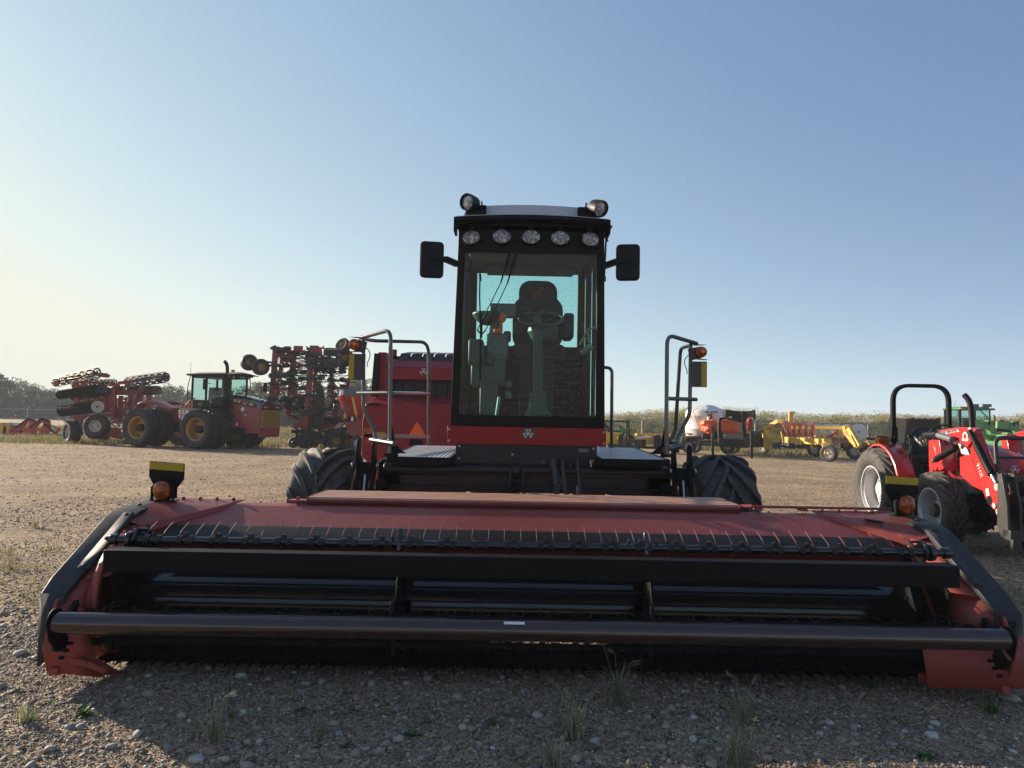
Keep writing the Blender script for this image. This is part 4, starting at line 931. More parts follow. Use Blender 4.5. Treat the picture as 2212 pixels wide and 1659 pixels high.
# amber lamps with reflector boards on the rails
for u, v_, s, Yd in ((765, 744, -1, 7.22), (1515, 760.5, 1, 7.2)):
    mb = MB(); c = P(u, v_, Yd)
    mb.m = 0; mb.cyl(c + V((0, .01, 0)), c + V((0, .055, 0)), .058, seg=24); mb.bb(c + V((-.02 - (s < 0) * 0, .04, -.02)), c + V((.02, .08, .02)))
    mb.bar(c + V((0, .06, 0)), c + V((-s * .10, .10, -.02)), .04, .12); mb.prism([c + V((-.05, -.02, .073)), c + V((.05, -.02, .073)), c + V((.05 - s * .06, .08, .073)), c + V((-.05 - s * .06, .08, .073))], (0, 0, .003))
    t = P(753.5 if s < 0 else 1495.5, 764 if s < 0 else 780.5, Yd + .04); e = P(788 if s < 0 else 1527, 821 if s < 0 else 836.5, Yd + .04)
    mb.bb(t, (e.x, t.y + .008, e.z))
    mb.bar(c + V((-s * .06, .03, -.068)), c + V((s * .06, .03, -.075)), .06, .006)
    mb.m = 1; mb.lathe(c, (0, -1, 0), [(-.01, .058), (.012, .056), (.028, .042), (.036, .02), (.037, 0)], 28)
    mb.m = 3; mb.lathe(c + V((.004, -.030, 0)), (0, -1, 0), [(0, .020), (.006, .015), (.008, 0)], 7)
    mb.m = 2
    w_ = .058
    if s < 0: mb.bb((t.x + .004, t.y - .003, t.z - .004), (t.x + w_, t.y - .0005, e.z + .006))
    else: mb.bb((e.x - w_, t.y - .003, t.z - .01), (e.x - .004, t.y - .0005, e.z + .004))
    mb.m = 0; mb.tube(bez(c + V((-s * .10, .1, -.02)), c + V((-s * .2, .1, -.1)), c + V((-s * .1, .12, -.15)), c + V((-s * .12, .1, -.22))), .005, 5)
    mb.build('warning_lamp', ['dgrey', 'amber', 'reflect', 'glow'], sw)
# ================================================================ articulated tractor (dark red, dual wheels)
def z1(x, y): return (245.7 + .188 * x, 755.9 + .188 * y)
AH = math.atan2(-.319, .948)
at = thing('articulated_tractor', 'dark red articulated tractor with twin gold-rimmed wheels and tall exhaust', 'tractor', (-15.85, 35.9, 0), AH)
def hullsec(mb, secs):
    """secs: list of (x, half width, z bottom, z top, crown) -> closed rounded hood"""
    rows = []
    for x, w, zb, zt, cr in secs:
        rows.append([(x, -w, zb), (x, -w, zb + (zt - zb) * .75), (x, -w * .93, zt - cr * .4), (x, -w * .7, zt), (x, -w * .3, zt + cr * .5), (x, w * .3, zt + cr * .5), (x, w * .7, zt), (x, w * .93, zt - cr * .4), (x, w, zb + (zt - zb) * .75), (x, w, zb)])
    mb.sheet(rows); n = len(rows[0])
    for r in (rows[0], rows[-1]): mb.add(r, [tuple(range(n))])
    return mb
mb = hullsec(MB(), [(1.2, .66, 1.2, 2.62, .1), (2.2, .68, 1.15, 2.58, .1), (3.3, .72, 1.05, 2.42, .1), (4.1, .74, 1.0, 2.22, .1), (4.38, .74, 1.0, 2.12, .08)])
mb.bb((3.5, -.72, .78), (4.42, .72, 1.04)); mb.bb((4.2, -.60, .62), (4.5, .60, .80))
hood = mb.build('hood', 'redold', at, bevel=.02)
mb = hullsec(MB(), [(2.6, .60, 2.3, 2.62, .1), (3.4, .64, 2.2, 2.50, .1), (4.1, .70, 2.05, 2.30, .1), (4.44, .755, 1.98, 2.20, .06), (4.45, .75, 1.96, 2.1, .02)])
mb.bb((4.38, -.765, 1.92), (4.47, .765, 2.16)); mb.build('hood_top', 'gloss', hood, bevel=.02)
mb = MB(); mb.bb((4.39, -.70, 1.06), (4.44, .70, 1.93))
for k in range(26): mb.bb((4.43, -.68 + k * .0535, 1.07), (4.465, -.66 + k * .0535, 1.92))
mb.build('grille', 'gold', hood, bevel=.0)
for y in (-.55, -.38, .30, .42, .60):
    mb = MB(); mb.lathe((4.46, y, 2.05), (1, 0, 0), [(0, .06), (.02, .055), (.03, 0)], 14); mb.build('headlight', 'clear', hood)
mb = MB(); mb.prism([(1.55, -.735, 2.36), (2.35, -.735, 2.30), (4.05, -.765, 2.02), (4.05, -.765, 2.13), (2.35, -.735, 2.50), (1.55, -.735, 2.56)], (0, .004, 0)); mb.build('name_stripe', 'plas', hood)
ex = V((.985, 0, -.17)).normalized()
def textm(o, ex, ez): ex = V(ex).normalized(); ey = V(ez) - ex * V(ez).dot(ex); ey.normalize(); n = ex.cross(ey); m = Matrix((ex, ey, n)).transposed().to_4x4(); m.translation = V(o); return m
text('VERSATILE', .21, 'decaly', textm((2.15, -.745, 2.42), (1, -.01, -.10), (0, 0, 1)), hood, shear=.25, bold=.003)
text('570', .17, 'decaly', textm((3.45, -.765, 2.20), (1, -.02, -.17), (0, 0, 1)), hood, shear=.2, bold=.003)
mb = MB()
for a, b_ in ((2.80, 2.98), (3.05, 3.2), (3.72, 3.95)):
    mb.prism([(a, -.768, 2.30 - (a - 2.8) * .17), (b_, -.770, 2.30 - (b_ - 2.8) * .17), (b_ + .05, -.770, 2.42 - (b_ - 2.8) * .2), (a + .05, -.768, 2.42 - (a - 2.8) * .2)], (0, .003, 0))
mb.build('name_plate', 'decaly', hood)
mb = MB(); mb.lathe((3.35, -.735, 1.93), (0, -1, 0), [(0, .11), (.006, .11), (.007, 0)], 12); mb.build('round_decal', 'decal', hood)
mb = MB(); mb.bb((3.0, -.745, 1.15), (3.10, -.74, 1.28)); mb.bb((3.5, -.748, 1.62), (3.58, -.742, 1.70)); mb.build('warning_decal', 'decal', hood)
mb = MB(); mb.yz([(-.70, 1.15), (-.745, 1.5), (-.745, 2.1), (-.70, 2.2)], 1.9, 2.55); mb.add([(2.3, -.74, 2.1), (2.6, -.742, 2.05), (2.85, -.742, 1.5), (2.8, -.742, 1.3), (2.2, -.74, 1.3)], [(0, 1, 2, 3, 4)]); mb.build('side_vent', 'plas', hood)
# chassis, rear body, articulation
mb = MB(); mb.bb((-2.6, -.45, .75), (-.2, .45, 1.35)); mb.bb((-.4, -.3, .6), (.5, .3, 1.3)); mb.bb((.3, -.55, .7), (3.6, .55, 1.25)); mb.cyl((1.77, -1.9, .94), (1.77, 1.9, .94), .18); mb.cyl((-1.77, -1.9, .94), (-1.77, 1.9, .94), .18)
mb.build('chassis', 'plas', at, bevel=.02)
mb = MB(); mb.xz([(-.9, 1.3), (-.35, 1.2), (.45, 1.2), (.45, 2.38), (.05, 2.35), (-.35, 2.0), (-.9, 1.9)], -.62, .62); mb.xz([(-2.9, 1.2), (-2.9, 1.75), (-2.0, 2.0), (-.9, 1.9), (-.9, 1.2)], -.5, .5); mb.build('rear_body', 'redold', at, bevel=.03)
for s in (-1, 1):
    mb = MB(); rows = []
    for x, z in ((-2.98, 1.92), (-2.85, 2.10), (-2.55, 2.24), (-2.1, 2.27), (-1.6, 2.22), (-1.1, 2.05), (-.75, 1.93), (-.62, 1.90)): rows.append([(x, s * .45, z + .02), (x, s * .8, z + .03), (x, s * 1.08, z), (x + .02, s * 1.15, z - .10)])
    mb.sheet(rows); o = mb.build('fender', 'redold', at); m_ = o.modifiers.new('Solidify', 'SOLIDIFY'); m_.thickness = .05
# cab
mb = MB(); x0, x1, w, zb, zt = .40, 2.25, .85, 1.95, 3.55
mb.bb((x0, -w, zb), (x1, w, 2.34))
for x, y in ((x0, -w), (x0, w), (x1, -w), (x1, w), (1.25, -w), (1.25, w)):
    mb.bb((x - .045, y - .045, 2.3), (x + .045, y + .045, zt))
mb.bb((x0 - .03, -w - .03, zt - .1), (x1 + .03, w + .03, zt + .02)); mb.bb((.9, -.3, 2.3), (1.3, .3, 3.0)); mb.bb((1.7, -.25, 2.3), (1.95, .25, 2.85))
ca = mb.build('cab', 'plas', at, bevel=.02)
mb = MB(); mb.sheet([[(x0 - .25 + (2.75) * i / 10, y, zt + .06 + .16 * (1 - (y / 1.02) ** 2) * (1 if 0 < i < 10 else .5)) for i in range(11)] for y in [-1.02 + .204 * j for j in range(11)]])
mb.m = 1; mb.bb((x0 - .25, -1.02, zt), (x1 + .25, 1.02, zt + .10)); mb.build('roof', ['tan', 'plas'], ca, bevel=.02)
for a, b_ in (((x0 + .04, -w), (1.21, -w)), ((1.29, -w), (x1 - .04, -w)), ((x0 + .04, w), (x1 - .04, w)), ((x1, -w + .04), (x1, w - .04)), ((x0, -w + .04), (x0, w - .04))):
    mb = MB(); mb.add([(a[0], a[1], 2.34), (b_[0], b_[1], 2.34), (b_[0], b_[1], zt - .1), (a[0], a[1], zt - .1)], [(0, 1, 2, 3)]); mb.build('window', 'glassc', ca, ang=0)
for y in (-.75, -.45, .1, .3, .7): mb = MB(); mb.lathe((x1 + .24, y, zt - .04), (1, 0, 0), [(0, .075), (.04, .07), (.05, 0)], 12); mb.build('work_lamp', 'clear', ca)
mb = MB(); mb.cyl((1.7, .45, zt + .15), (1.7, .45, zt + .38), .10, .085, 16); mb.build('beacon', 'amber', ca)
mb = MB(); mb.cyl((x0 - .1, -.9, zt + .1), (x0 - .1, -.9, zt + .65), .008, seg=5); mb.build('antenna', 'plas', ca)
mb = MB(); mb.tube([(1.5, -w, 3.15), (1.55, -1.25, 3.2), (1.55, -1.25, 2.6)], .02, 6); mb.bb((1.5, -1.38, 2.85), (1.56, -1.10, 3.35)); mb.build('mirror', 'plas', ca, bevel=.02)
mb = MB(); mb.tube([(3.3, .9, 2.3), (3.3, .95, 3.0)], .02, 6); mb.tube([(3.3, .62, 2.3), (3.3, .62, 2.9), (3.3, 1.0, 2.95)], .018, 6); mb.bb((3.27, .82, 2.85), (3.33, 1.05, 3.3)); mb.build('mirror', 'plas', ca, bevel=.02)
mb = MB(); mb.tube(fillet([(.25, -.95, 2.3), (.22, -1.0, 2.9), (.35, -.95, 3.55)], .3), .025, 6); mb.tube([(2.4, .95, 2.4), (2.38, .98, 3.0), (2.35, .95, 3.5)], .025, 6); mb.build('grab_rail', 'plas', ca)
# exhaust and air cleaner
mb = MB(); mb.cyl((2.42, -.80, 2.45), (2.42, -.80, 3.5), .17, seg=20); mb.tube(bez((2.42, -.8, 3.5), (2.42, -.8, 4.0), (2.42, -.8, 4.1), (2.22, -.8, 4.25)), .085, 12); mb.cyl((2.42, -.8, 2.0), (2.42, -.8, 2.6), .24, .2, 16); mb.bb((1.95, -1.15, 1.9), (2.6, -.75, 2.5)); mb.cyl((1.9, -1.0, 2.2), (2.6, -1.0, 2.2), .28, seg=18)
mb.build('exhaust', 'plas', at, bevel=.02)
# engine bay clutter behind the front tyre
mb = MB()
for k in range(34):
    a = V((rnd.uniform(2.0, 2.9), -.75 + rnd.uniform(-.08, .02), rnd.uniform(1.2, 2.1))); b_ = a + V((rnd.uniform(-.4, .4), rnd.uniform(-.04, .04), rnd.uniform(-.3, .3))); mb.tube(bez(a, a + V((0, -.06, .1)), b_ + V((0, -.06, -.1)), b_, 5), .02, 5)
mb.build('engine', 'hose', at)
mb = MB(); mb.bb((.2, -1.35, 1.85), (1.3, -.85, 1.92)); mb.m = 1; mb.bb((.15, -1.4, 1.45), (.75, -1.0, 1.84)); mb.m = 2
for x in (.30, .75): mb.tube(fillet([(x, -1.42, 1.5), (x, -1.42, 2.32), (x + .22, -1.42, 2.32), (x + .22, -1.42, 1.7)], .06), .022, 6)
for z in (1.1, 1.35, 1.6): mb.bb((.3, -1.5, z), (.7, -1.35, z + .03))
mb.build('steps', ['lgrey', 'decal', 'gold'], at, bevel=.008)
mb = MB(); emblem(mb, (.95, -.90, 2.15), .26, (1, 0, 0), (0, 0, -1), .004); mb.build('cab_emblem', 'goldrim', at)
AT = dict(Ro=.94, Rr=.54, W=.66, n=22, h=.055, lw=.075, sweep=1.9, wrap=.3, seg=56); AR = dict(Rr=.54, W=.66, dish=.62, hub=.20, seg=44)
for x in (1.77, -1.77):
    for y in (-1.79, -.93, .93, 1.79): wheel(at, (x, y, .94), (0, -1 if y < 0 else 1, 0), 'dual', 'goldrim', 'rubberdk', tk=AT, rk=AR, rot=rnd.uniform(0, .3))
# ================================================================ folded disc harrow
dh = thing('disc_harrow', 'folded red disc harrow with disc gangs and cage rollers in the air', 'harrow', (-23.5, 38, 0), world=True)
def h1(x, y, Y=38.0): return P(94.5 + .1196 * x, 774.8 + .1196 * y, Y)
def h2(x, y, Y=38.0): return P(264.6 + .08116 * x, 774.8 + .08116 * y, Y)
mb = MB()
for x, a, b_ in ((600, 640, 860), (775, 640, 830), (965, 620, 870), (1110, 600, 930), (1210, 620, 900)): mb.bar(h1(x, a, 38.6), h1(x, b_, 38.6), .26, .2, up=(0, 1, 0))
mb.bar(h1(1270, 520, 37.7), h1(1270, 1100, 37.7), .20, .18, up=(0, 1, 0)); mb.bar(h1(1395, 670), h1(1395, 1150), .2, .18, up=(0, 1, 0))
mb.bar(h1(560, 1060), h1(1500, 1000), .25, .22); mb.bar(h1(600, 1080), h1(820, 1380), .2, .2); mb.bar(h1(560, 830, 38.8), h1(1260, 700, 38.8), .2, .2)
mb.bar(h1(1150, 1290, 38.5), h1(1430, 1330, 38.5), .5, .42); mb.bar(h1(1150, 1380, 38.5), h1(1420, 1440, 38.5), .15, .12)
mb.bar(h1(800, 1370), h1(1180, 1180), .15, .15); mb.bar(h1(1310, 1000), h1(1500, 700, 38.4), .10, .10); mb.bar(h1(700, 830, 38.6), h1(760, 700, 38.6), .08)
for x, a, b_ in ((240, 820, 1700), (490, 850, 1500), (720, 930, 1750)): mb.bar(h2(x, a, 38.2), h2(x, b_, 38.2), .24, .2, up=(0, 1, 0))
mb.bar(h2(-250, 900, 38.2), h2(720, 880, 38.2), .22, .2); mb.bar(h2(-100, 1200, 38.5), h2(720, 1150, 38.5), .12)
mb.bar(h2(390, 900), h2(320, 1400), .10); mb.bar(h2(190, 1100), h2(0, 1500), .10); mb.bar(h2(0, 880), h2(190, 600), .14); mb.bar(h2(460, 760), h2(600, 560), .14); mb.bar(h2(530, 650), h2(530, 900), .3, .1, up=(0, 1, 0))
mb.bar(h2(-100, 650), h2(330, 590), .16); mb.bar(h2(330, 590), h2(860, 510), .16); mb.bar(h1(560, 430), h1(1000, 430), .10); mb.bar(h1(560, 440), h1(600, 540), .4, .1, up=(0, 1, 0)); mb.bar(h1(740, 440), h1(700, 540), .35, .1, up=(0, 1, 0))
for k in range(16):
    a = h1(rnd.uniform(600, 1400), rnd.uniform(1050, 1400), 38 + rnd.uniform(-.6, .6)); mb.bar(a, a + V((rnd.uniform(-.6, .6), 0, rnd.uniform(-.5, .5))), .06)
def plate(pts, th=.12):
    mb.prism(pts, (0, th, 0))
plate([h1(920, 240, 37.4), h1(1140, 265, 37.4), h1(1190, 310, 37.4), h1(1140, 345, 37.4), h1(1020, 330, 37.4), h1(930, 320, 37.4)])
plate([h1(1190, 430, 38.3), h1(1340, 440, 38.3), h1(1360, 480, 38.3), h1(1330, 510, 38.3), h1(1190, 490, 38.3)])
plate([h2(900, 450, 37.5), h2(1030, 420, 37.5), h2(1130, 400, 37.5), h2(1210, 480, 37.5), h2(1140, 570, 37.5), h2(900, 600, 37.5), h2(850, 530, 37.5)])
plate([h1(175, 400, 37.8), h1(260, 395, 37.8), h1(270, 450, 37.8), h1(240, 490, 37.8), h1(180, 480, 37.8)])
mb.m = 1
for a, b_ in (((390, 920), (170, 1500)), ((280, 640), (80, 860)), ((600, 560), (430, 850))): mb.tube([h2(*a, 37.6), h2(*b_, 37.6)], .05, 6)
for a, b_ in (((640, 1090), (700, 1380)), ((690, 1090), (740, 1330))): mb.tube([h1(*a, 37.6), h1(*b_, 37.6)], .06, 6)
mb.build('harrow_frame', ['redold', 'mgrey'], dh, bevel=.01)
def gang(name, a, b_, n, r, mat, notched=True, endmat=None, tilt=.0):
    mb = MB(); d = (b_ - a); ax = d.normalized(); mb.m = 0
    mb.cyl(a, b_, r * .16, seg=8)
    tax = (ax + V((0, -tilt, 0))).normalized()
    for i in range(n):
        c = a + d * (i / (n - 1)); ref = V((0, 0, 1)); e1 = tax.cross(ref).normalized(); e2 = tax.cross(e1)
        rows = []
        for rr, dp in ((.05, -.22), (.5, -.14), (.8, -.06), (1, 0), (1.0, .02), (.8, -.03), (.5, -.11)):
            m = 28 if notched else 20
            rows.append([c + (e1 * math.cos(2 * math.pi * k / m) + e2 * math.sin(2 * math.pi * k / m)) * r * rr * ((1 - .13 * (k % 2)) if notched and rr > .9 else 1) + tax * dp * r for k in range(m + 1)])
        if endmat and i == n - 1: mb.m = 1
        mb.sheet(rows)
    return mb.build(name, [mat, endmat or mat], dh)
gang('disc_gang', h1(310, 650, 38.6), h1(1050, 540, 37.0), 17, .27, 'discblack', tilt=.5)
gang('disc_gang', h1(560, 690, 39.0), h1(1150, 590, 38.0), 14, .25, 'discblack', tilt=.5)
gang('disc_gang', h1(345, 945, 38.6), h1(975, 868, 36.8), 15, .30, 'discblack', False, 'cream', tilt=.5)
gang('disc_gang', h2(-200, 850, 39.0), h2(930, 845, 37.8), 16, .27, 'brownmetal', True, tilt=.3)
gang('disc_gang', h1(1000, 960, 39.0), h1(1500, 900, 39.4), 9, .25, 'discblack', True)
def cage(a, b_, r, nb, tw, mat):
    mb = MB(); d = b_ - a; ax = d.normalized(); e1 = ax.cross(V((0, 0, 1))).normalized(); e2 = ax.cross(e1); mb.m = 1; mb.cyl(a, b_, .05, seg=6)
    for i in range(7):
        c = a + d * i / 6; mb.lathe(c, ax, [(-.015, r * .55), (-.015, r * .86), (.015, r * .86), (.015, r * .55), (-.015, r * .55)], 14)
        for k in range(5):
            t = k * 2 * math.pi / 5; mb.bar(c, c + (e1 * math.cos(t) + e2 * math.sin(t)) * r * .8, .03)
    mb.m = 0
    for k in range(nb):
        t = k * 2 * math.pi / nb
        mb.tube([a + d * s_ / 8 + (e1 * math.cos(t + tw * s_ / 8) + e2 * math.sin(t + tw * s_ / 8)) * r for s_ in range(9)], .017, 5)
    mb.build('cage_roller', [mat, 'discblack'], dh)
cage(h1(215, 430, 38.6), h1(960, 235, 37.0), .26, 10, .7, 'tan'); cage(h1(330, 400, 39.6), h1(960, 300, 38.6), .24, 10, .7, 'brownmetal'); cage(h1(800, 440, 39.6), h1(1280, 430, 38.8), .2, 9, .6, 'brownmetal')
cage(h2(150, 620, 38.6), h2(1150, 490, 37.2), .29, 12, .3, 'discblack')
DT = dict(Ro=.62, Rr=.30, W=.55, n=26, h=.03, lw=.04, sweep=1.6, wrap=.1); DR = dict(Rr=.30, W=.55, dish=.3, hub=.35)
c = h1(465, 1340, 37.4); wheel(dh, (c.x, 37.6, .55), (-.62, -.78, 0), 'harrow', 'cream', 'rubberdk', tk=DT, rk=DR)
c = h1(960, 1222, 36.6); wheel(dh, c, (.10, -.98, .05), 'harrow', 'cream', 'rubberdk', tk=DT, rk=DR)
c = h1(1010, 1260, 39.4); wheel(dh, (c.x, 39.4, .60), (.10, 1, 0), 'harrow', 'cream', 'rubberdk', tk=DT, rk=DR)
mb = MB(); c = h1(500, 1120, 37.6); mb.bb(c + V((-.3, -.2, -.06)), c + V((.2, .2, .0))); mb.build('mudguard', 'plas', dh)
# ================================================================ two loose loader frames far left
def l1(x, y, Y=48.0): return P(.1794 * x, 774.8 + .1794 * y, Y)
for i, (dx, Y) in enumerate(((0, 48.5), (165, 47.0))):
    lf = thing('front_loader', ('red loader arms resting on the ground beside the yellow tank', 'red loader arms lying next to the harrow wheel, nearer the harrow')[i], 'loader arms', l1(300 + dx, 915, Y), world=True, group='loose loader frames')
    mb = MB()
    for k in (0, .8):
        q = lambda x, y: l1(x + dx, y, Y + k)
        mb.prism([q(185, 850), q(350, 702), q(430, 745), q(440, 775), q(360, 740), q(215, 880)], (0, .1, 0)); mb.prism([q(350, 702), q(440, 750), q(450, 870), q(400, 915), q(330, 915), q(300, 880), q(345, 800)], (0, .08, 0))
        mb.bar(q(180, 865), q(200, 915), .3, .1, up=(0, 1, 0))
    mb.bar(l1(120 + dx, 905, Y), l1(400 + dx, 905, Y), .25, .15); mb.bar(l1(120 + dx, 850, Y), l1(340 + dx, 855, Y), .08, .08); mb.bar(l1(125 + dx, 850, Y), l1(125 + dx, 915, Y), .1)
    if i: mb.bar(l1(610, 800, Y), l1(720, 840, Y), .2, .1); mb.bar(l1(720, 830, Y), l1(665, 915, Y), .22, .12)
    o = mb.build('arm', 'redbright', lf, bevel=.01)
    mb = MB(); mb.tube([l1(190 + dx, 835, Y - .2), l1(345 + dx, 715, Y - .2)], .07, 8)
    if i: mb.tube([l1(540, 790, Y - .2), l1(650, 890, Y - .2)], .07, 8)
    mb.build('cylinder', 'plas', lf)
yt = thing('box_blade', 'yellow ribbed box with a white top at the far left edge', 'implement', l1(60, 910, 49), world=True)
mb = MB(); a, b_ = l1(-120, 800, 49), l1(105, 905, 49); mb.bb((a.x, 49, b_.z), (b_.x, 50.6, a.z))
for x in (-40, 25, 100): q = l1(x, 770, 48.9); mb.bb((q.x - .1, 48.85, b_.z), (q.x + .12, 50.7, q.z))
mb.m = 1; q = l1(240, 770, 49); mb.bb((a.x, 49.1, a.z), (q.x, 50.4, q.z)); mb.m = 2; q = l1(5, 820, 48.95); mb.bb((q.x, 48.9, b_.z), (q.x + .35, 49, q.z)); q = l1(100, 820, 49); mb.bb((q.x, 49.0, b_.z), (q.x + .5, 50.4, q.z - .1))
mb.build('box', ['yellow', 'white', 'plas'], yt, bevel=.03)
# ================================================================ folded air drill
ad = thing('air_drill', 'folded red air drill standing tall in a tangle of black hoses', 'seed drill', (-9.0, 38, 0), world=True)
def a1(x, y, Y=38.0): return P(585.8 + .14238 * x, 737 + .14238 * y, Y)
mb = MB()
masts = [((65, 130), (15, 900), 37.0), ((345, 200), (262, 1120), 37.3), ((610, 240), (525, 1340), 36.6), ((905, 380), (965, 1150), 39.0), ((1175, 560), (1150, 1200), 39.5), ((180, 180), (90, 860), 39.2), ((690, 160), (650, 1000), 40.0)]
for a, b_, Y in masts: mb.bar(a1(*a, Y), a1(*b_, Y), .26 if Y < 38 else .2, .2, up=(0, 1, 0))
for a, b_, Y in (((90, 225), (350, 235), 37), ((90, 150), (560, 165), 37.5), ((70, 490), (260, 490), 38), ((340, 320), (600, 400), 37), ((360, 390), (600, 350), 37.4), ((10, 690), (230, 745), 37), ((270, 790), (520, 830), 37), ((20, 860), (120, 880), 37), ((650, 170), (1000, 190), 38), ((1080, 560), (1160, 600), 38.5), ((250, 1120), (560, 1200), 37.5), ((350, 1260), (560, 1310), 37), ((130, 160), (240, 330), 38), ((890, 300), (1170, 330), 39), ((640, 860), (720, 1060), 37), ((1030, 1150), (1090, 1000), 38), ((560, 300), (640, 300), 37)):
    mb.bar(a1(*a, Y), a1(*b_, Y), .13, .12)
for x, y in ((410, 130), (655, 125), (700, 150), (230, 260)): mb.box(a1(x, y, 37.2), (.45, .2, .4))
mb.bar(a1(330, 1270, 37), a1(1000, 1290, 37.5), .5, .3)
mb.build('drill_frame', 'redold', ad, bevel=.01)
# dark hardware on the masts: hubs, openers
pk = []
for (a, b_, Y), ys in zip(masts[:4], ([110, 370, 520, 640, 880], [190, 470, 580, 720, 910, 990], [300, 390, 560, 820, 1085], [470, 590, 700, 830, 1000])):
    for y in ys:
        t = (y - a[1]) / (b_[1] - a[1]); x = a[0] + (b_[0] - a[0]) * t; mb = MB(); mb.box(a1(x, y, Y - .2), (.5, .2, .12))
        for k in range(8): mb.box(a1(x + rnd.uniform(-36, 46), y + rnd.uniform(-24, 24), Y - .2 - rnd.uniform(0, .08)), (rnd.uniform(.1, .34), .2, rnd.uniform(.06, .18)))
        mb.bar(a1(x, y, Y - .2), a1(x + 170, y + rnd.uniform(-15, 25), Y - .3), .07, .07); mb.bar(a1(x - 40, y + 14, Y - .2), a1(x + 130, y + 20, Y - .3), .05, .05)
        pk.append(a1(x + 165, y - 5 + rnd.uniform(-8, 8), Y - .45)); mb.build('row_unit', 'discblack', ad)
def clutter(nm, x0, x1, y0, y1, n, Y):
    mb = MB(); mb.box(a1((x0 + x1) / 2, (y0 + y1) / 2, Y), ((x1 - x0) * .0035, .12, .1)); mb.box(a1((x0 + x1) / 2, (y0 + y1) / 2, Y), (.1, .12, (y1 - y0) * .0035))
    for k in range(n): mb.box(a1(rnd.uniform(x0, x1), rnd.uniform(y0, y1), Y + rnd.uniform(-.1, .2)), (rnd.uniform(.08, .5), .3, rnd.uniform(.06, .3)))
    for k in range(n):
        q = a1(rnd.uniform(x0, x1), rnd.uniform(y0, y1), Y); mb.bar(q, q + V((rnd.uniform(-.5, .5), 0, rnd.uniform(-.35, .35))), .05)
    mb.build(nm, 'discblack', ad)
clutter('opener', 380, 620, 1330, 1530, 22, 36.8); clutter('opener', 620, 860, 1320, 1540, 22, 37.0); clutter('opener', 860, 1130, 1330, 1540, 20, 37.6)
clutter('wing_hardware', 560, 760, 110, 400, 16, 37.8); clutter('wing_hardware', 760, 960, 230, 430, 12, 38.2); clutter('wing_hardware', 960, 1160, 120, 420, 16, 38.4); clutter('wing_hardware', 40, 330, 110, 200, 8, 37.6)
clutter('seed_tower', 560, 700, 1100, 1330, 12, 36.9); clutter('seed_tower', 700, 1080, 1180, 1330, 12, 37.4)
mb = MB(); mb.bar(a1(600, 390, 36.4), a1(800, 345, 36.4), .16, .12); mb.build('wheel_arm', 'discblack', ad)
mb = MB(); mb.bar(a1(620, 190, 36.4), a1(800, 215, 36.4), .16, .12); mb.build('wheel_arm', 'discblack', ad)
mb = MB(); mb.bar(a1(-330, 300, 36.8), a1(60, 325, 37), .12, .10); mb.build('wheel_arm', 'discblack', ad)
mb = MB()
# hoses: loops between masts, fans around distributors and a standing bundle
def hosep(a, b_, sag, r=.016):
    m = (a + b_) / 2 + V((rnd.uniform(-.3, .3), rnd.uniform(-.3, .3), -sag)); mb.tube(bez(a, a * .3 + m * .7, b_ * .3 + m * .7, b_, 9), r, 5, cap=False)
for k in range(170):
    i = rnd.randrange(6); a, b_, Y = masts[i % 4]; t = rnd.random(); q1 = a1(a[0] + (b_[0] - a[0]) * t + 15, a[1] + (b_[1] - a[1]) * t, Y - .1)
    x = q1 + V((rnd.uniform(.4, 2.3), rnd.uniform(-.4, .6), rnd.uniform(-1.1, .5))); x.z = max(.7, x.z); hosep(q1, x, rnd.uniform(-.2, .9))
for cx, cy, rr in ((722, 869, 16), (703, 800, 12), (735, 790, 10)):
    c = P(cx, cy, 38)
    for k in range(30):
        t = rnd.uniform(0, 6.28); e = c + V((math.cos(t), 0, math.sin(t))) * rr * 38 / 1534 * rnd.uniform(.7, 1.7) + V((0, rnd.uniform(-.4, .4), 0)); hosep(c, e, rnd.uniform(-.25, .3))
for k in range(12):
    x = 690 + k * 10; mb.tube([a1(640 + k * 6, 560 + k * 6, 36.5), a1(x - 10, 640 + k * 8, 36.4), a1(x, 800, 36.4), a1(x, 1200, 36.4), a1(x - 5, 1330, 36.5)], .035, 6)
for k in range(14):
    a = a1(780 + k * 4, 1240 - k * 8, 36.8 + k * .05); hosep(a, a1(1080 + rnd.uniform(-30, 20), 1170 + rnd.uniform(-40, 60), 37.5), rnd.uniform(0, .5), .03)
mb.build('hoses', 'hose', ad)
mb = MB()
for k in range(10): mb.tube(bez(a1(800 + 10 * k, 1190, 37.4), a1(850, 1090 + 8 * k, 37.4), a1(950, 1130 + 8 * k, 37.4), a1(1000 + 8 * k, 1190, 37.4)), .018, 5)
for k in range(4): mb.tube([a1(960 + k * 22, 1320, 36.6), a1(1040 + k * 20, 1240, 36.6)], .03, 5)
mb.build('loose_pipes', 'cream', ad)
PT = dict(Ro=.23, Rr=.10, W=.18, n=8, h=.004, lw=.01, style='plain', seg=24); PR = dict(Rr=.10, W=.18, dish=.2, hub=.4, seg=16)
for q in pk: wheel(ad, q, (rnd.uniform(-.2, .2), -.25, .95), 'packer', 'discblack', 'rubberdk', name='packer_wheel', tk=PT, rk=PR)
BT = dict(Ro=.43, Rr=.20, W=.36, n=8, h=.004, lw=.01, style='rib', seg=32); BR = dict(Rr=.20, W=.36, dish=.2, hub=.4, seg=20)
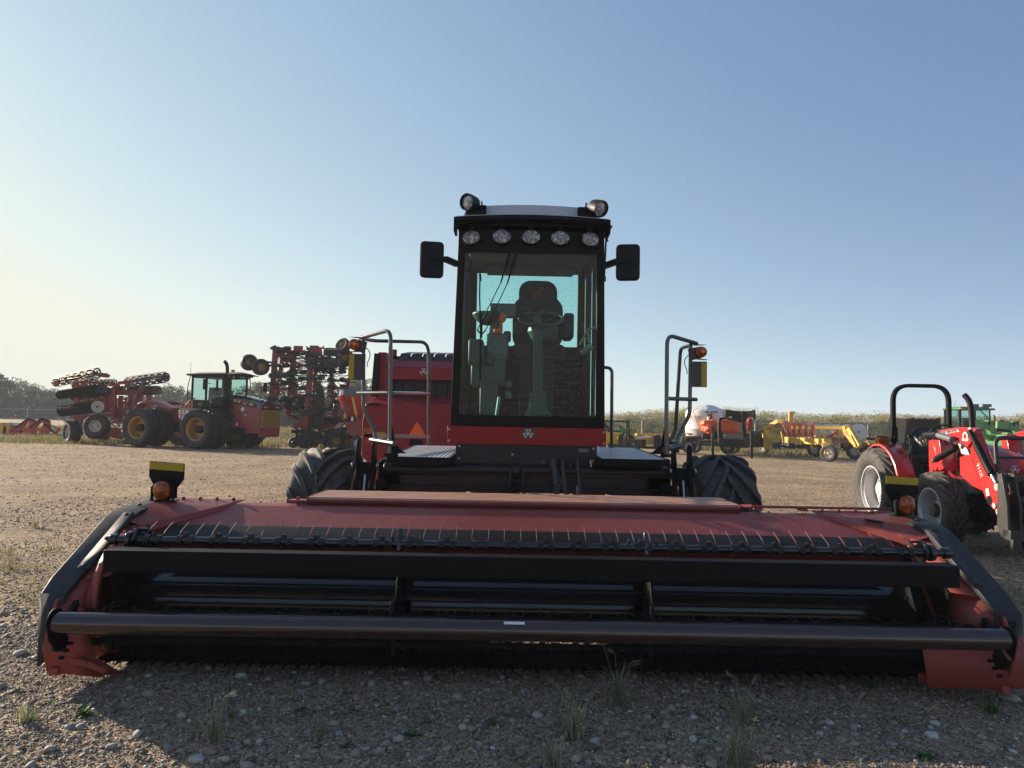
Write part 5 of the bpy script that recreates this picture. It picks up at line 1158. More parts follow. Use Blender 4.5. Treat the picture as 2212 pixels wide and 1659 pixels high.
for q, ax in ((a1(905, 165, 36.2), (.05, -.22, .97)), (a1(920, 330, 36.2), (.05, -.22, .97)), (P(538, 783, 37), (.65, -.75, 0)), (P(563, 793, 36.6), (.65, -.75, 0)), (a1(980, 1515, 37.0), (.35, -.93, 0)), (a1(1140, 1515, 38.0), (.3, -.95, 0)), (a1(1090, 75, 37.4), (-.4, -.8, .45)), (a1(1140, 262, 37.4), (-.3, -.8, .5))):
    big = q.z < 1.2; wheel(ad, (q.x, q.y, .43) if big else q, ax, 'drill', 'goldrim', 'rubberclean', tk=BT, rk=BR)
for x, y, r_ in ((480, 1500, .30), (640, 1500, .28), (860, 1545, .30), (340, 1500, .3), (560, 1480, .25)):
    q = a1(x, y, 36.8); wheel(ad, (q.x, q.y, .28), (.5, -.86, 0), 'press', 'discblack', 'rubberclean', name='packer_wheel', tk=dict(Ro=.28, Rr=.12, W=.12, n=8, h=.004, lw=.01, style='plain', seg=24), rk=PR)
# ================================================================ seed cart hopper
hc = thing('seed_cart', 'red cone-shaped hopper cart with a grey collar, beside the baler', 'seed cart', (-7.0, 36, 0), world=True)
c = a1(1265, 800, 36); mb = MB(); mb.m = 0
zt_, zc, zb_ = c.z + .15, a1(1265, 835, 36).z, a1(1265, 1150, 36).z
mb.lathe((c.x, 36.6, 0), (0, 0, 1), [(zb_, .45), (zb_ + .05, .55), (zc, .98), (zc, .94)], 32)
mb.m = 1; mb.lathe((c.x, 36.6, 0), (0, 0, 1), [(zc, .90), (zc + .34, .90), (zc + .36, .86), (zc + .34, .2), (zc + .34, 0)], 32)
ho = mb.build('hopper', ['redbright', 'mgrey'], hc)
a, b_ = a1(1095, 1170, 36), a1(1400, 1440, 36); mb = MB(); mb.xz([(a.x, a.z), (b_.x + .6, a.z), (b_.x + .6, b_.z), (a.x + .45, b_.z)], 35.7, 37.4); mb.bb((a.x, 35.65, a.z - .05), (b_.x + .6, 37.5, a.z + .06)); mb.bar(a1(1050, 1150, 36), a1(1100, 1010, 36), .12); mb.bar(a1(1120, 900, 35.4), a1(1150, 1180, 35.4), .08); mb.box(a1(1150, 1040, 35.4), (.3, .2, .3)); mb.bar(a1(1100, 900, 35.3), a1(1200, 860, 35.3), .06); mb.build('body', 'redold', hc, bevel=.02)
mb = MB(); mb.bar(a1(1235, 850, 35.3), a1(1290, 1120, 35.3), .12, .1); mb.bar(a1(1290, 1120, 35.3), a1(1300, 1170, 35.3), .04); mb.bar(a1(1130, 1060, 35.4), a1(1115, 1180, 35.4), .10); mb.build('auger_arm', 'jdyellow', hc, bevel=.01)
mb = MB(); mb.box(a1(1200, 1180, 35.6), (.5, .2, .25)); mb.m = 1; mb.box(a1(1230, 1180, 35.45), (.12, .1, .22)); mb.build('control_box', ['plas', 'decal'], hc, bevel=.01)
q = a1(1300, 1555, 36); wheel(hc, (q.x, 36, .36), (.3, -.95, 0), 'cart', 'cream', 'rubber', tk=dict(Ro=.36, Rr=.18, W=.3, n=10, h=.01, lw=.03, style='rib', seg=30), rk=dict(Rr=.18, W=.3, dish=.2, hub=.4))
# ================================================================ round baler
def b1(x, y, Y=12.5): return P(604.7 + .2392 * x, 699.2 + .2392 * y, Y)
bl = thing('round_baler', 'dark red round baler with black belts and an orange triangle, behind the railing', 'baler', (-1.4, 13.5, 0), world=True)
q = lambda x, y, Y=12.5: b1(x, y, Y)
XB = q(742, 1100).x; XE = XB + 2.75
zt_ = q(770, 720).z; 
mb = MB()
Ytail = 12.5
# lower tailgate box with chamfered corners
tl = [q(775, 720), q(745, 880), q(737, 1190), q(768, 1232)]
X0 = tl[2].x
mb.prism([tl[0], tl[1], tl[2], tl[3], V((XE - .1, Ytail, tl[3].z)), V((XE, Ytail, tl[2].z)), V((XE, Ytail, tl[1].z)), V((XE - .12, Ytail, tl[0].z))], (0, .05, 0))
mb.add([tl[0], V((XE - .12, Ytail, tl[0].z)), V((XE - .25, 12.95, q(830, 680).z + .06)), V((tl[0].x + .12, 12.95, q(830, 680).z + .06))], [(0, 1, 2, 3)])
mb.bb((X0 + .06, 12.6, .45), (XE - .06, 15.0, 1.9))
# upper part with belt opening
a = q(905, 370); b_ = q(905, 490); zm = q(905, 680).z
mb.bb((a.x, 12.95, b_.z), (XE - .35, 13.1, a.z)); mb.add([(a.x, 12.95, a.z), (XE - .35, 12.95, a.z), (XE - .3, 13.2, a.z + .16), (a.x + .05, 13.2, a.z + .16)], [(0, 1, 2, 3)])
mb.bb((a.x, 12.95, zm), (a.x + .13, 13.1, b_.z)); mb.bb((XE - .5, 12.95, zm), (XE - .35, 13.1, b_.z))
c = q(837, 232); mb.bb((c.x, 13.0, .8), (c.x + .16, 14.8, c.z)); mb.bb((XE - .3, 13.0, .8), (XE - .14, 14.8, c.z))
d = q(1055, 232, 13.6); mb.bb((c.x + .1, 13.6, q(900, 350, 13.6).z), (d.x, 13.65, d.z)); mb.bar(q(975, 280, 13.2), q(920, 360, 13.1), .08)
body = mb.build('body', 'redbaler', bl, bevel=.012)
mb = MB()
zt2 = q(1100, 250, 13.6).z; za = a.z + .16
for k in range(9):
    x0_ = a.x + .13 + k * .205
    if x0_ > XE - .5: break
    mb.bb((x0_, 13.06, zm - .02), (x0_ + .19, 13.09, b_.z + .02))
for k in range(10):
    x0_ = a.x + .22 + k * .215
    if x0_ > XE - .35: break
    mb.sheet([[(x0_ - .02, 13.15, za - .03), (x0_ + .18, 13.15, za - .03)], [(x0_ + .02, 13.3, za + .12), (x0_ + .215, 13.3, za + .12)], [(x0_ + .10, 13.7, zt2), (x0_ + .29, 13.7, zt2)], [(x0_ + .12, 14.2, zt2 + .03), (x0_ + .31, 14.2, zt2 + .03)]])
mb.m = 1; mb.bb((a.x + .1, 13.3, zm), (XE - .4, 13.35, zt2 - .12))
mb.build('belts', ['rubberclean', 'black'], bl)
mb = MB(); mb.bar(q(880, 270, 12.9), q(850, 660, 12.9), .11, .08, up=(0, 1, 0)); mb.build('gate_cylinder', 'plas', bl, bevel=.01)
mb = MB(); e = .008; t_ = [q(1240, 880, 12.49), q(1318, 1012, 12.49), q(1158, 1012, 12.49)]; mb.prism(t_, (0, e, 0)); mb.build('warning_triangle', 'orange', bl)
mb = MB(); emblem(mb, q(1296, 437, 12.94), .115, (1, 0, 0), (0, 0, 1), .006); mb.build('badge', 'decal', bl)
mb = MB(); k = q(803, 984, 12.48); mb.m = 0; mb.prism([k + V((x, 0, z)) for x, z in rrect(.19, .17, .03)], (0, .03, 0)); mb.m = 1; k = q(805, 1042, 12.48); mb.prism([k + V((x, 0, z)) for x, z in rrect(.19, .19, .03)], (0, .03, 0)); mb.build('tail_lamp', ['amber', 'redlens'], bl, bevel=.008)
mb = MB(); k = q(1231, 1082, 12.48); mb.bb(k + V((-.11, 0, -.07)), k + V((.11, .01, .07))); k = q(852, 728, 12.48); mb.bb(k + V((-.1, -.02, -.02)), k + V((.1, .01, .02))); mb.build('latch', 'plas', bl)
mb = MB(); k = q(900, 1008, 12.48); mb.bb(k + V((-.09, 0, -.06)), k + V((.09, .01, .06))); mb.build('yellow_decal', 'reflect', bl)
for x in (X0 + .05, XE - .05): wheel(bl, (x + (.35 if x < 0 else -.35), 14.6, .5), (-1 if x < 0 else 1, 0, 0), 'baler', 'cream', 'rubberclean', tk=dict(Ro=.5, Rr=.24, W=.4, n=14, h=.02, lw=.05, style='rib'), rk=dict(Rr=.24, W=.4, dish=.3, hub=.4))
mb = MB(); mb.bar((X0 + 1.3, 15, .7), (X0 + 1.3, 17.5, .7), .25, .2); mb.build('drawbar', 'redbaler', bl)
# ================================================================ compact red tractor with loader
fwd = V((-.06, -.998, 0)); lft = V((.998, -.06, 0))
T0 = V((6.66, 11.45, 0))
lt = thing('loader_tractor', 'bright red compact tractor with roll bar, front loader and silver rims', 'tractor', T0, math.atan2(fwd.y, fwd.x))
TM = Matrix((fwd, lft, V((0, 0, 1)))).transposed().to_4x4(); TM.translation = T0; TMI = TM.inverted()
def c1(x, y, X=None, Y=None):
    """photo point on the plane local y = X, or at depth Y, in the tractor's own frame"""
    u, v_ = 1833.1 + .22785 * x, 812.6 + .22785 * y
    d = TMI.to_3x3() @ ray(u, v_); o = TMI @ V((0, 0, H)); t = (X - o.y) / d.y; return o + d * t
LT = dict(Ro=.665, Rr=.37, W=.36, n=20, h=.045, lw=.055, sweep=1.7, wrap=.35, seg=60); LR = dict(Rr=.37, W=.36, dish=.55, hub=.38, bolts=8)
FT = dict(Ro=.53, Rr=.30, W=.30, n=19, h=.036, lw=.04, sweep=1.7, wrap=.35, seg=56); FR = dict(Rr=.30, W=.30, dish=.6, hub=.46, bolts=8)
for s in (-1, 1):
    wheel(lt, (0, s * .71, .655), (0, s, 0), 'lt_rear', 'silver', 'rubber', tk=LT, rk=LR, rot=.1); wheel(lt, (1.62, s * .65, .525), (0, s, 0), 'lt_front', 'silver', 'rubber', tk=FT, rk=FR, rot=.3)
for s in (-1, 1):
    mb = MB(); mb.lathe((1.62, s * .65, .525), (0, s, 0), [(-.05, .10), (.06, .098), (.085, .085), (.09, .04), (.09, 0)], 20); mb.build('axle_hub', 'dgrey', lt)
mb = MB(); mb.bb((-.35, -.22, .45), (.5, .22, .85)); mb.bb((.5, -.17, .5), (1.9, .17, .85)); mb.cyl((0, -.6, .655), (0, .6, .655), .12); mb.cyl((1.62, -.55, .50), (1.62, .55, .50), .09); mb.bb((1.45, -.2, .38), (1.95, .2, .62)); mb.bar((1.45, -.48, .55), (1.2, -.2, .75), .08, .12); mb.bar((1.62, -.45, .6), (1.75, -.3, .85), .12, .2)
mb.bb((.3, -.5, .52), (1.0, -.28, .58)); mb.bb((.1, -.42, .58), (.9, .42, .64)); mb.bb((1.85, -.24, .45), (2.35, .24, .75))
ch = mb.build('chassis', 'plas', lt, bevel=.015)
# hood with headlights
mb = hullsec(MB(), [(.72, .30, .80, 1.45, .06), (1.2, .31, .82, 1.46, .06), (1.8, .33, .86, 1.38, .06), (2.12, .34, .95, 1.24, .05), (2.22, .33, 1.0, 1.12, .03)])
ho2 = mb.build('hood', 'hoodred', lt, bevel=.01)
mb = MB(); mb.bb((2.12, -.33, .55), (2.24, .33, 1.02)); mb.bb((2.2, -.30, .62), (2.26, .30, .70)); mb.build('front_grille', 'gloss', ho2, bevel=.02)
for s in (-1, 1):
    mb = MB(); rows = []
    for a, b_ in ((.07, .04), (.14, .09), (.22, .11), (.30, .10), (.335, .06)):
        rows.append([(2.235 - .10 * (a / .33) ** 2, s * a, 1.03), (2.215 - .10 * (a / .33) ** 2, s * a, 1.05 + b_)])
    mb.sheet(rows); mb.build('headlight', 'clear', ho2)
mb = MB(); emblem(mb, (2.225, 0, 1.135), .10, (0, 1, 0), (-.25, 0, 1), .004); mb.build('badge', 'decal', ho2)
# fenders, floor, seat, dash
for s in (-1, 1):
    mb = MB(); rows = []
    for k in range(11):
        a = R(8 + k * 15); rows.append([(.80 * math.cos(a) * .93, s * .50, .62 + .77 * math.sin(a)), (.80 * math.cos(a) * .93, s * .74, .62 + .77 * math.sin(a)), (.78 * math.cos(a) * .93, s * .76, .62 + .74 * math.sin(a))])
    mb.sheet(rows); inner = [(.80 * math.cos(R(8 + k * 15)) * .93, s * .50, .62 + .77 * math.sin(R(8 + k * 15))) for k in range(11)]
    mb.add(inner + [(-.6, s * .5, .6)], [tuple(range(12))]); o = mb.build('fender', 'redbright', lt); m_ = o.modifiers.new('Solidify', 'SOLIDIFY'); m_.thickness = .012
mb = MB(); mb.m = 0
for dz, sc_ in ((0, 1),): pass
def lpad(c, w, d, h, rx):
    o = MB(); pr = rrect(w, h, min(w, h) * .3, 5)
    o.sheet([[(d * a0, x * s_, z * s_) for x, z in pr + [pr[0]]] for a0, s_ in ((-.5, .01), (-.5, .84), (-.38, .97), (.38, .97), (.5, .84), (.5, .01))]); mb.merge(o, Matrix.Translation(V(c)) @ Matrix.Rotation(rx, 4, 'Y'))
lpad((.02, 0, 1.42), .46, .10, .48, R(-12)); lpad((.22, 0, 1.16), .46, .42, .12, 0); mb.bb((0, -.2, .85), (.35, .2, 1.1))
mb.build('seat', 'seat', lt)
mb = MB(); mb.bb((.62, -.22, .80), (.86, .22, 1.42)); mb.tube([(.72, 0, 1.35), (.50, 0, 1.55)], .025, 8)
c = V((.47, 0, 1.56)); n_ = V((-.75, 0, .65)).normalized(); ey = V((0, 1, 0)); ex = n_.cross(ey); mb.tube([c + ey * .19 * math.cos(t) + ex * .19 * math.sin(t) for t in [2 * math.pi * i / 28 for i in range(29)]], .014, 7, cap=False)
for t in (0, 120, 240): mb.tube([c, c + ey * .18 * math.cos(R(t)) + ex * .18 * math.sin(R(t))], .01, 5)
for k in range(14):
    a = V((rnd.uniform(.1, .95), -rnd.uniform(.22, .5), rnd.uniform(.62, 1.1))); mb.bar(a, a + V((rnd.uniform(-.2, .2), rnd.uniform(-.1, .1), rnd.uniform(.05, .35))), .025)
mb.tube([(.30, -.36, .9), (.33, -.40, 1.5)], .012, 6); mb.lathe((.33, -.40, 1.5), (0, 0, 1), [(0, .01), (.0, .03), (.04, .03), (.06, 0)], 10); mb.tube([(.66, -.2, 1.5), (.60, -.34, 1.58)], .04, 8)
mb.build('controls', 'plas', lt, bevel=.01)
mb = MB()
for k in range(12): 
    a = c1(640 + k * 18, 600 - k * 3 + rnd.uniform(-25, 25), -.30 - rnd.uniform(0, .1)); b_ = c1(700 + k * 12, 640 + rnd.uniform(-30, 30), -.35); mb.tube(bez(a, a + V((0, -.05, .08)), b_ + V((0, -.05, .05)), b_, 6), .022, 6)
mb.build('armrest_hoses', 'hose', lt)
# roll bar
mb = MB(); pts = fillet([(-.12, -.44, .75), (-.12, -.44, 2.34), (-.12, .44, 2.34), (-.12, .44, .75)], .26, 9)
n_ = len(pts); rows = []
for i in range(n_):
    t = (pts[min(i + 1, n_ - 1)] - pts[max(i - 1, 0)]).normalized(); b2 = t.cross(V((1, 0, 0))).normalized(); p = pts[i]
    rows.append([p + V((.04, 0, 0)) + b2 * .03, p + V((.04, 0, 0)) - b2 * .03, p + V((-.04, 0, 0)) - b2 * .03, p + V((-.04, 0, 0)) + b2 * .03, p + V((.04, 0, 0)) + b2 * .03])
mb.sheet(rows)
for s in (-1, 1): mb.bb((-.18, s * .44 - .05, 1.42), (-.06, s * .44 + .05, 1.66)); mb.cyl((-.05, s * .44, 1.50), (-.02, s * .44, 1.50), .03, seg=8); mb.cyl((-.12, s * .50, 1.62), (-.12, s * .38, 1.62), .02, seg=6); mb.bar((-.1, s * .44, .75), (.1, s * .5, 1.05), .08)
mb.build('roll_bar', 'black', lt, bevel=.008)
mb = MB(); mb.tube(bez((.95, .20, 1.3), (.95, .20, 2.0), (.95, .20, 2.05), (.86, .14, 2.16), 8), .04, 12); mb.build('exhaust', 'plas', lt)
for s in (-1, 1):
    mb = MB(); mb.m = 0; mb.prism([V((-.14, s * .62, 1.43)) + V((0, y, z)) for y, z in rrect(.20, .16, .04)], (.05, 0, 0)); mb.bar((-.12, s * .62, 1.36), (-.12, s * .48, 1.36), .03); mb.bb((-.2, s * .62 - .08, 1.24), (-.06, s * .62 + .08, 1.34))
    mb.m = 1; mb.prism([V((-.09, s * .62, 1.43)) + V((0, y, z)) for y, z in rrect(.17, .13, .035)], (.03, 0, 0)); mb.build('warning_lamp', ['plas', 'amber'], lt, bevel=.01)
# loader
for s in (-1, 1):
    X = -.56
    def q(x, y): p = c1(x, y, X); return V((p.x, s * .56, p.z)) if s > 0 else p
    mb = MB(); th = .09 * s; e = V((0, -th, 0)) if s < 0 else V((0, -.09, 0)); e = V((0, .09, 0)) if s < 0 else V((0, -.09, 0))
    arm = [q(850, 520), q(950, 495), q(1050, 484), q(1150, 486), q(1200, 500), q(1210, 560), q(1250, 660), q(1390, 1020), q(1480, 1130), q(1455, 1355), q(1310, 1190), q(1270, 1085), q(1165, 700), q(1080, 640), q(980, 590), q(880, 580)]
    mb.prism(arm[:5] + [arm[5], q(1120, 680), q(1080, 640), q(980, 592), q(880, 575)], e)
    mb.prism([arm[5], arm[6], arm[7], q(1430, 1110), q(1475, 1120), q(1455, 1355), q(1310, 1190), q(1265, 1080), q(1165, 800), q(1150, 690)], e)
    mb.prism([q(1050, 760), q(1165, 740), q(1290, 1100), q(1165, 1040), q(1055, 935)], e * .25)
    lo = mb.build('loader_arm', 'redbright', lt, bevel=.008)
    mb = MB(); mb.prism([q(757, 610), q(800, 600), q(850, 850), q(825, 905), q(760, 860)], e); mb.prism([q(800, 560), q(850, 540), q(900, 880), q(850, 900)], e * 2.2)
    z0_, z1_ = q(850, 900), q(1060, 1000); mb.bb((1.06, (-.48 if s < 0 else .40), .70), (1.16, (-.40 if s < 0 else .48), 1.40)); mb.bar((1.1, s * .45, .75), (1.1, 0, .75), .1, .12); mb.build('loader_mount', 'redbright', lt, bevel=.008)
    mb = MB(); mb.m = 0; o2 = V((0, -.10 if s < 0 else .10, 0))
    a, b_, c_ = q(1185, 520) + o2 * .5, q(1395, 930) + o2 * .5, q(1440, 1010) + o2 * .5
    mb.cyl(a, a + (b_ - a) * .35, .034, seg=14); mb.cyl(a + (b_ - a) * .33, b_, .046, seg=14); mb.m = 1; mb.cyl(b_, c_, .024, seg=12)
    mb.m = 0; a, b_, c_ = q(1095, 675) + o2, q(900, 790) + o2, q(868, 808) + o2; mb.cyl(a, b_, .042, seg=14); mb.m = 1; mb.cyl(b_, c_, .024, seg=12)
    mb.build('loader_cylinder', ['black', 'steel'], lt)
    for (x, y, r_) in ((1157, 512, .038), (1062, 662, .034), (822, 800, .03), (1412, 1050, .045), (1388, 1228, .034), (1424, 1288, .034)):
        mb = MB(); c = q(x, y) + (V((0, -.004, 0)) if s < 0 else V((0, .004, 0))); mb.lathe(c, (0, s, 0), [(0, r_), (.012, r_), (.014, r_ * .6), (.01, r_ * .5), (.01, 0)], 14); mb.build('pivot_pin', 'cream', lo)
    mb = MB(); c = q(1335, 1178); mb.lathe(c, (0, s, 0), [(.003, .058), (.004, 0)], 18); mb.build('arm_hole', 'black', lo)
    if s < 0:
        mb = MB(); mb.prism([q(875, 532) - e * .02, q(1015, 503) - e * .02, q(1020, 528) - e * .02, q(885, 556) - e * .02], -e * .03)
        for k in (0, 1): mb.prism([q(1000 + 22 * k, 505) - e * .02, q(1012 + 22 * k, 503) - e * .02, q(1030 + 22 * k, 527) - e * .02, q(1018 + 22 * k, 529) - e * .02], -e * .03)
        mb.prism([q(1300, 1070) - e * .03, q(1328, 1062) - e * .03, q(1340, 1130) - e * .03, q(1312, 1138) - e * .03], -e * .03)
        mb.build('decal', 'decal', lo)
        def tm(x, y, ex):  # plane facing -y
            ex = V(ex).normalized(); n = V((0, -1, 0)); ey = n.cross(ex); m = Matrix((ex, ey, n)).transposed().to_4x4(); m.translation = q(x, y) + V((0, -.006, 0)); return m
        a_, b_ = q(1225, 830), q(1270, 960); text('911X', .085, 'decal', tm(1247, 893, b_ - a_), lo, ext=.001)
        a_, b_ = q(885, 545), q(1000, 520); text('MASSEY FERGUSON', .045, 'plas', tm(948, 530, b_ - a_), lo, ext=.0035)
        mb = MB(); c = q(1108, 570) + V((0, -.004, 0)); mb.lathe(c, (0, -1, 0), [(0, .058), (.002, .058), (.003, 0)], 20); mb.prism([c + V((x, 0, z)) for x, z in ((-.075, -.03), (.075, -.03), (.065, -.06), (-.065, -.06))], (0, -.003, 0)); mb.build('round_decal', 'decal', lo)
        mb = MB(); mb.lathe(c + V((0, -.004, 0)), (0, -1, 0), [(0, .035), (.001, .035), (.0015, 0)], 12); mb.build('decal_motif', 'redbright', lo)
mb = MB(); mb.prism([c1(1050, 690, -.34), c1(1115, 672, -.34), c1(1150, 750, -.34), c1(1075, 735, -.34)], (0, -.003, 0)); mb.build('hood_decal', 'decal', lt)
mb = MB(); a, b_ = c1(1020, 970, -.42), c1(1085, 1120, -.42); mb.bb((a.x, -.44, b_.z), (b_.x, -.22, a.z)); a2, b2 = c1(1095, 1000, -.40), c1(1140, 1110, -.40); mb.bb((a2.x, -.40, b2.z), (b2.x, -.2, a2.z)); mb.m = 1
for k in range(5): mb.bb((a.x + .03 + k * .035, -.444, b_.z + .05), (a.x + .045 + k * .035, -.438, a.z - .03))
mb.build('side_box', ['lgrey', 'plas'], lt, bevel=.008)
# fallen grey grip and tied levers
mb = MB(); mb.m = 0; mb.tube([c1(850, 560, -.62), c1(985, 600, -.62)], .042, 10); mb.m = 1; mb.tube([c1(740, 560, -.6), c1(850, 558, -.62)], .05, 8); mb.tube([c1(905, 600, -.55), c1(930, 650, -.5), c1(960, 620, -.5), c1(985, 660, -.5)], .015, 6); mb.build('lever', ['mgrey', 'plas'], lt)
# tool carrier on the loader
mb = MB()
for s in (-1, 1):
    mb.prism([(2.62, s * .60, .98), (2.70, s * .60, 1.0), (2.80, s * .60, .62), (2.82, s * .60, .28), (2.66, s * .60, .22), (2.60, s * .60, .40)], (0, -s * .03, 0))
    mb.prism([(2.62, s * .48, 1.0), (2.74, s * .48, 1.0), (2.84, s * .48, .62), (2.82, s * .48, .20), (2.66, s * .48, .24)], (0, -s * .03, 0))
mb.bb((2.70, -.60, .22), (2.86, .60, .34)); mb.bb((2.62, -.55, .90), (2.68, .55, .97)); mb.bb((2.60, -.5, .66), (2.65, .5, .72))
mb.bb((2.84, -.6, .1), (2.90, -.5, .24))
mb.tube(fillet([(2.5, -.52, 1.0), (2.45, -.52, 1.42), (2.45, .52, 1.42), (2.5, .52, 1.0)], .10, 6), .028, 8); mb.tube([(2.48, -.52, 1.18), (2.48, .52, 1.18)], .02, 6)
mb.bar((2.48, -.50, 1.0), (2.66, -.52, .95), .05, .06); mb.bar((2.48, .50, 1.0), (2.66, .52, .95), .05, .06)
tc_ = mb.build('tool_carrier', 'hose', lt, bevel=.006); tc_.location = (.24, 0, .13)
# ================================================================ green tractor
def g1(x, y, Y=34.0): return P(1833.1 + .22785 * x, 812.6 + .22785 * y, Y)
gt = thing('green_tractor', 'green tractor with a glazed cab and green loader behind the red loader tractor', 'tractor', (22.5, 35, 0), world=True)
a, b_ = g1(968, 325), g1(1372, 300); zt_ = g1(1150, 300).z; zb_ = g1(1150, 490).z; zw = g1(1150, 330).z
mb = MB(); xm, x1 = g1(1085, 330).x, g1(1365, 330).x; x0 = xm - .1; XB_ = x1
mb.bb((x0, 34, zt_ - .10), (x1 + .15, 35.5, zt_)); mb.bb((x0 + .1, 34.2, zt_ - .02), (x1, 35.3, zt_ + .06)); rf = mb.build('roof', 'green', gt, bevel=.05)
mb = MB()
for x in (x0 + .05, (xm + x1) / 2, x1): mb.bar((x, 34.2, 1.0), (x, 34.2, zt_ - .1), .13 if x == x0 + .05 else .06); mb.bar((x, 35.35, 1.0), (x, 35.35, zt_ - .1), .08)
mb.bb((x0, 34.2, .9), (x1, 35.35, 1.35)); mb.bb((xm + .5, 34.8, 1.2), (xm + 1.0, 35.2, 2.2)); cg = mb.build('cab', 'plas', gt, bevel=.02)
for p, q_ in (((x0, 34.2), (xm, 34.2)), ((xm, 34.2), (x1, 34.2)), ((x0, 35.35), (x1, 35.35)), ((x1, 34.2), (x1, 35.35)), ((x0, 34.2), (x0, 35.35))):
    mb = MB(); mb.add([(p[0], p[1], 1.35), (q_[0], q_[1], 1.35), (q_[0], q_[1], zt_ - .1), (p[0], p[1], zt_ - .1)], [(0, 1, 2, 3)]); mb.build('window', 'glassc', cg, ang=0)
for x in (1175, 1208, 1285, 1328): mb = MB(); c = g1(x, 278, 34.2); mb.box(c, (.22, .12, .14)); mb.cyl(c, c + V((0, 0, -.16)), .02, seg=5); mb.build('work_lamp', 'mgrey', rf, bevel=.01)
mb = MB(); mb.box(g1(1108, 308, 33.98), (.32, .06, .08)); mb.build('roof_lamp', 'amber', rf)
mb = MB(); c = g1(998, 300, 34.5); mb.tube([c, c + V((.12, 0, .35))], .008, 5); mb.build('antenna', 'plas', rf)
mb = MB(); mb.tube([g1(1250, 325, 34.1), g1(1340, 415, 34.1)], .025, 5); mb.tube([g1(1375, 370, 33.9), g1(1390, 400, 33.9), g1(1380, 460, 33.9)], .03, 5); mb.build('wiper', 'plas', cg)
mb = MB(); mb.bb((xm - .1, 30.6, .9), (x1 + .2, 34.1, 1.45)); mb.bb((xm + .3, 30.5, .8), (x1 + .5, 30.7, 1.3)); mb.build('hood', 'green', gt, bevel=.06)
for k, dx in enumerate((0, 235)):
    mb = MB(); Y = 32.0 + k; qq = lambda x, y: g1(x + dx, y + 5 * k, Y)
    mb.bar(qq(1165, 455), qq(1320, 465), .16, .34, up=(0, 0, 1)); mb.bar(qq(1310, 430), qq(1380, 620), .2, .3, up=(0, 1, 0)); mb.bar(qq(1290, 500), qq(1320, 425), .16, .3, up=(0, 1, 0)); mb.bar(qq(1330, 430), qq(1400, 540), .12, .1); mb.bar(qq(1385, 560), qq(1480, 600), .22, .2); mb.bar(qq(1240, 545), qq(1330, 590), .4, .2)
    mb.bar(qq(1395, 545), qq(1400, 620), .2, .1, up=(0, 1, 0)); mb.build('loader_arm', 'lgreen', gt, bevel=.02)
GT = dict(Ro=.80, Rr=.42, W=.5, n=18, h=.05, lw=.07, sweep=1.7); GR = dict(Rr=.42, W=.5, dish=.5, hub=.4)
for x, y in ((x0 - .1, 35.4), (x1 + .6, 35.4)): wheel(gt, (x, y, .8), (-1 if x < x1 else 1, 0, 0), 'gt', 'jdyellow', 'rubber', tk=GT, rk=GR)
for x in (x0 + .4, x1 + .5): wheel(gt, (x, 31.2, .62), (-1 if x < x1 else 1, 0, 0), 'gtf', 'jdyellow', 'rubber', tk=dict(Ro=.62, Rr=.33, W=.4, n=17, h=.04, lw=.05, sweep=1.7), rk=dict(Rr=.33, W=.4, dish=.5, hub=.4))
# dark dump boxes with striped edge, behind
for i, (xa, xb, ya, yb_, Y) in enumerate(((535, 870, 398, 640, 40.0), (1385, 1620, 420, 600, 42.0))):
    tr = thing('dump_box', ('tilted black box with a ribbed end behind the tractor seat', 'low dark box with red and white edge tape, behind the green loader')[i], 'trailer', (g1((xa + xb) / 2, 600, Y).x, Y, 0), world=True)
    mb = MB()
    if i == 0:
        mb.prism([g1(580, 400, Y), g1(870, 405, Y), g1(890, 640, Y), g1(530, 620, Y)], (0, 2.2, 0)); mb.bar(g1(555, 400, Y), g1(528, 640, Y), .1)
        for k in range(8): mb.bar(g1(575 - k * 3, 412 + k * 26, Y - .05), g1(552 - k * 3, 412 + k * 26, Y - .05), .08)
    else: mb.prism([g1(1385, 425, Y), g1(1600, 425, Y), g1(1620, 450, Y), g1(1590, 530, Y), g1(1385, 520, Y)], (0, 2.2, 0)); mb.bar(g1(1600, 430, Y - .1), g1(1575, 540, Y - .1), .12)
    mb.m = 1; mb.bar(g1(xa + 45, ya + 1, Y - .05), g1(xb, ya + 6, Y - .05), .08); mb.m = 2
    n_ = 4
    for k in range(n_): x = xa + 90 + k * (xb - xa - 110) / n_; mb.bar(g1(x, ya + 2 + k, Y - .09), g1(x + 34, ya + 3 + k, Y - .09), .06)
    mb.m = 0; mb.bb((g1(xa, 600, Y).x, Y + .3, .4), (g1(xb, 600, Y).x, Y + 2, .75))
    bx = mb.build('box', ['floor', 'redcab', 'decal'], tr, bevel=.01)
    for k in (0, 1): wheel(tr, (g1(xa + 90 + k * 150, 600, Y).x, Y + .6, .42), (0, -1, 0), 'trl', 'silver', 'rubberclean', tk=dict(Ro=.42, Rr=.22, W=.26, n=8, h=.006, lw=.02, style='rib', seg=32), rk=dict(Rr=.22, W=.26, dish=.3, hub=.4))
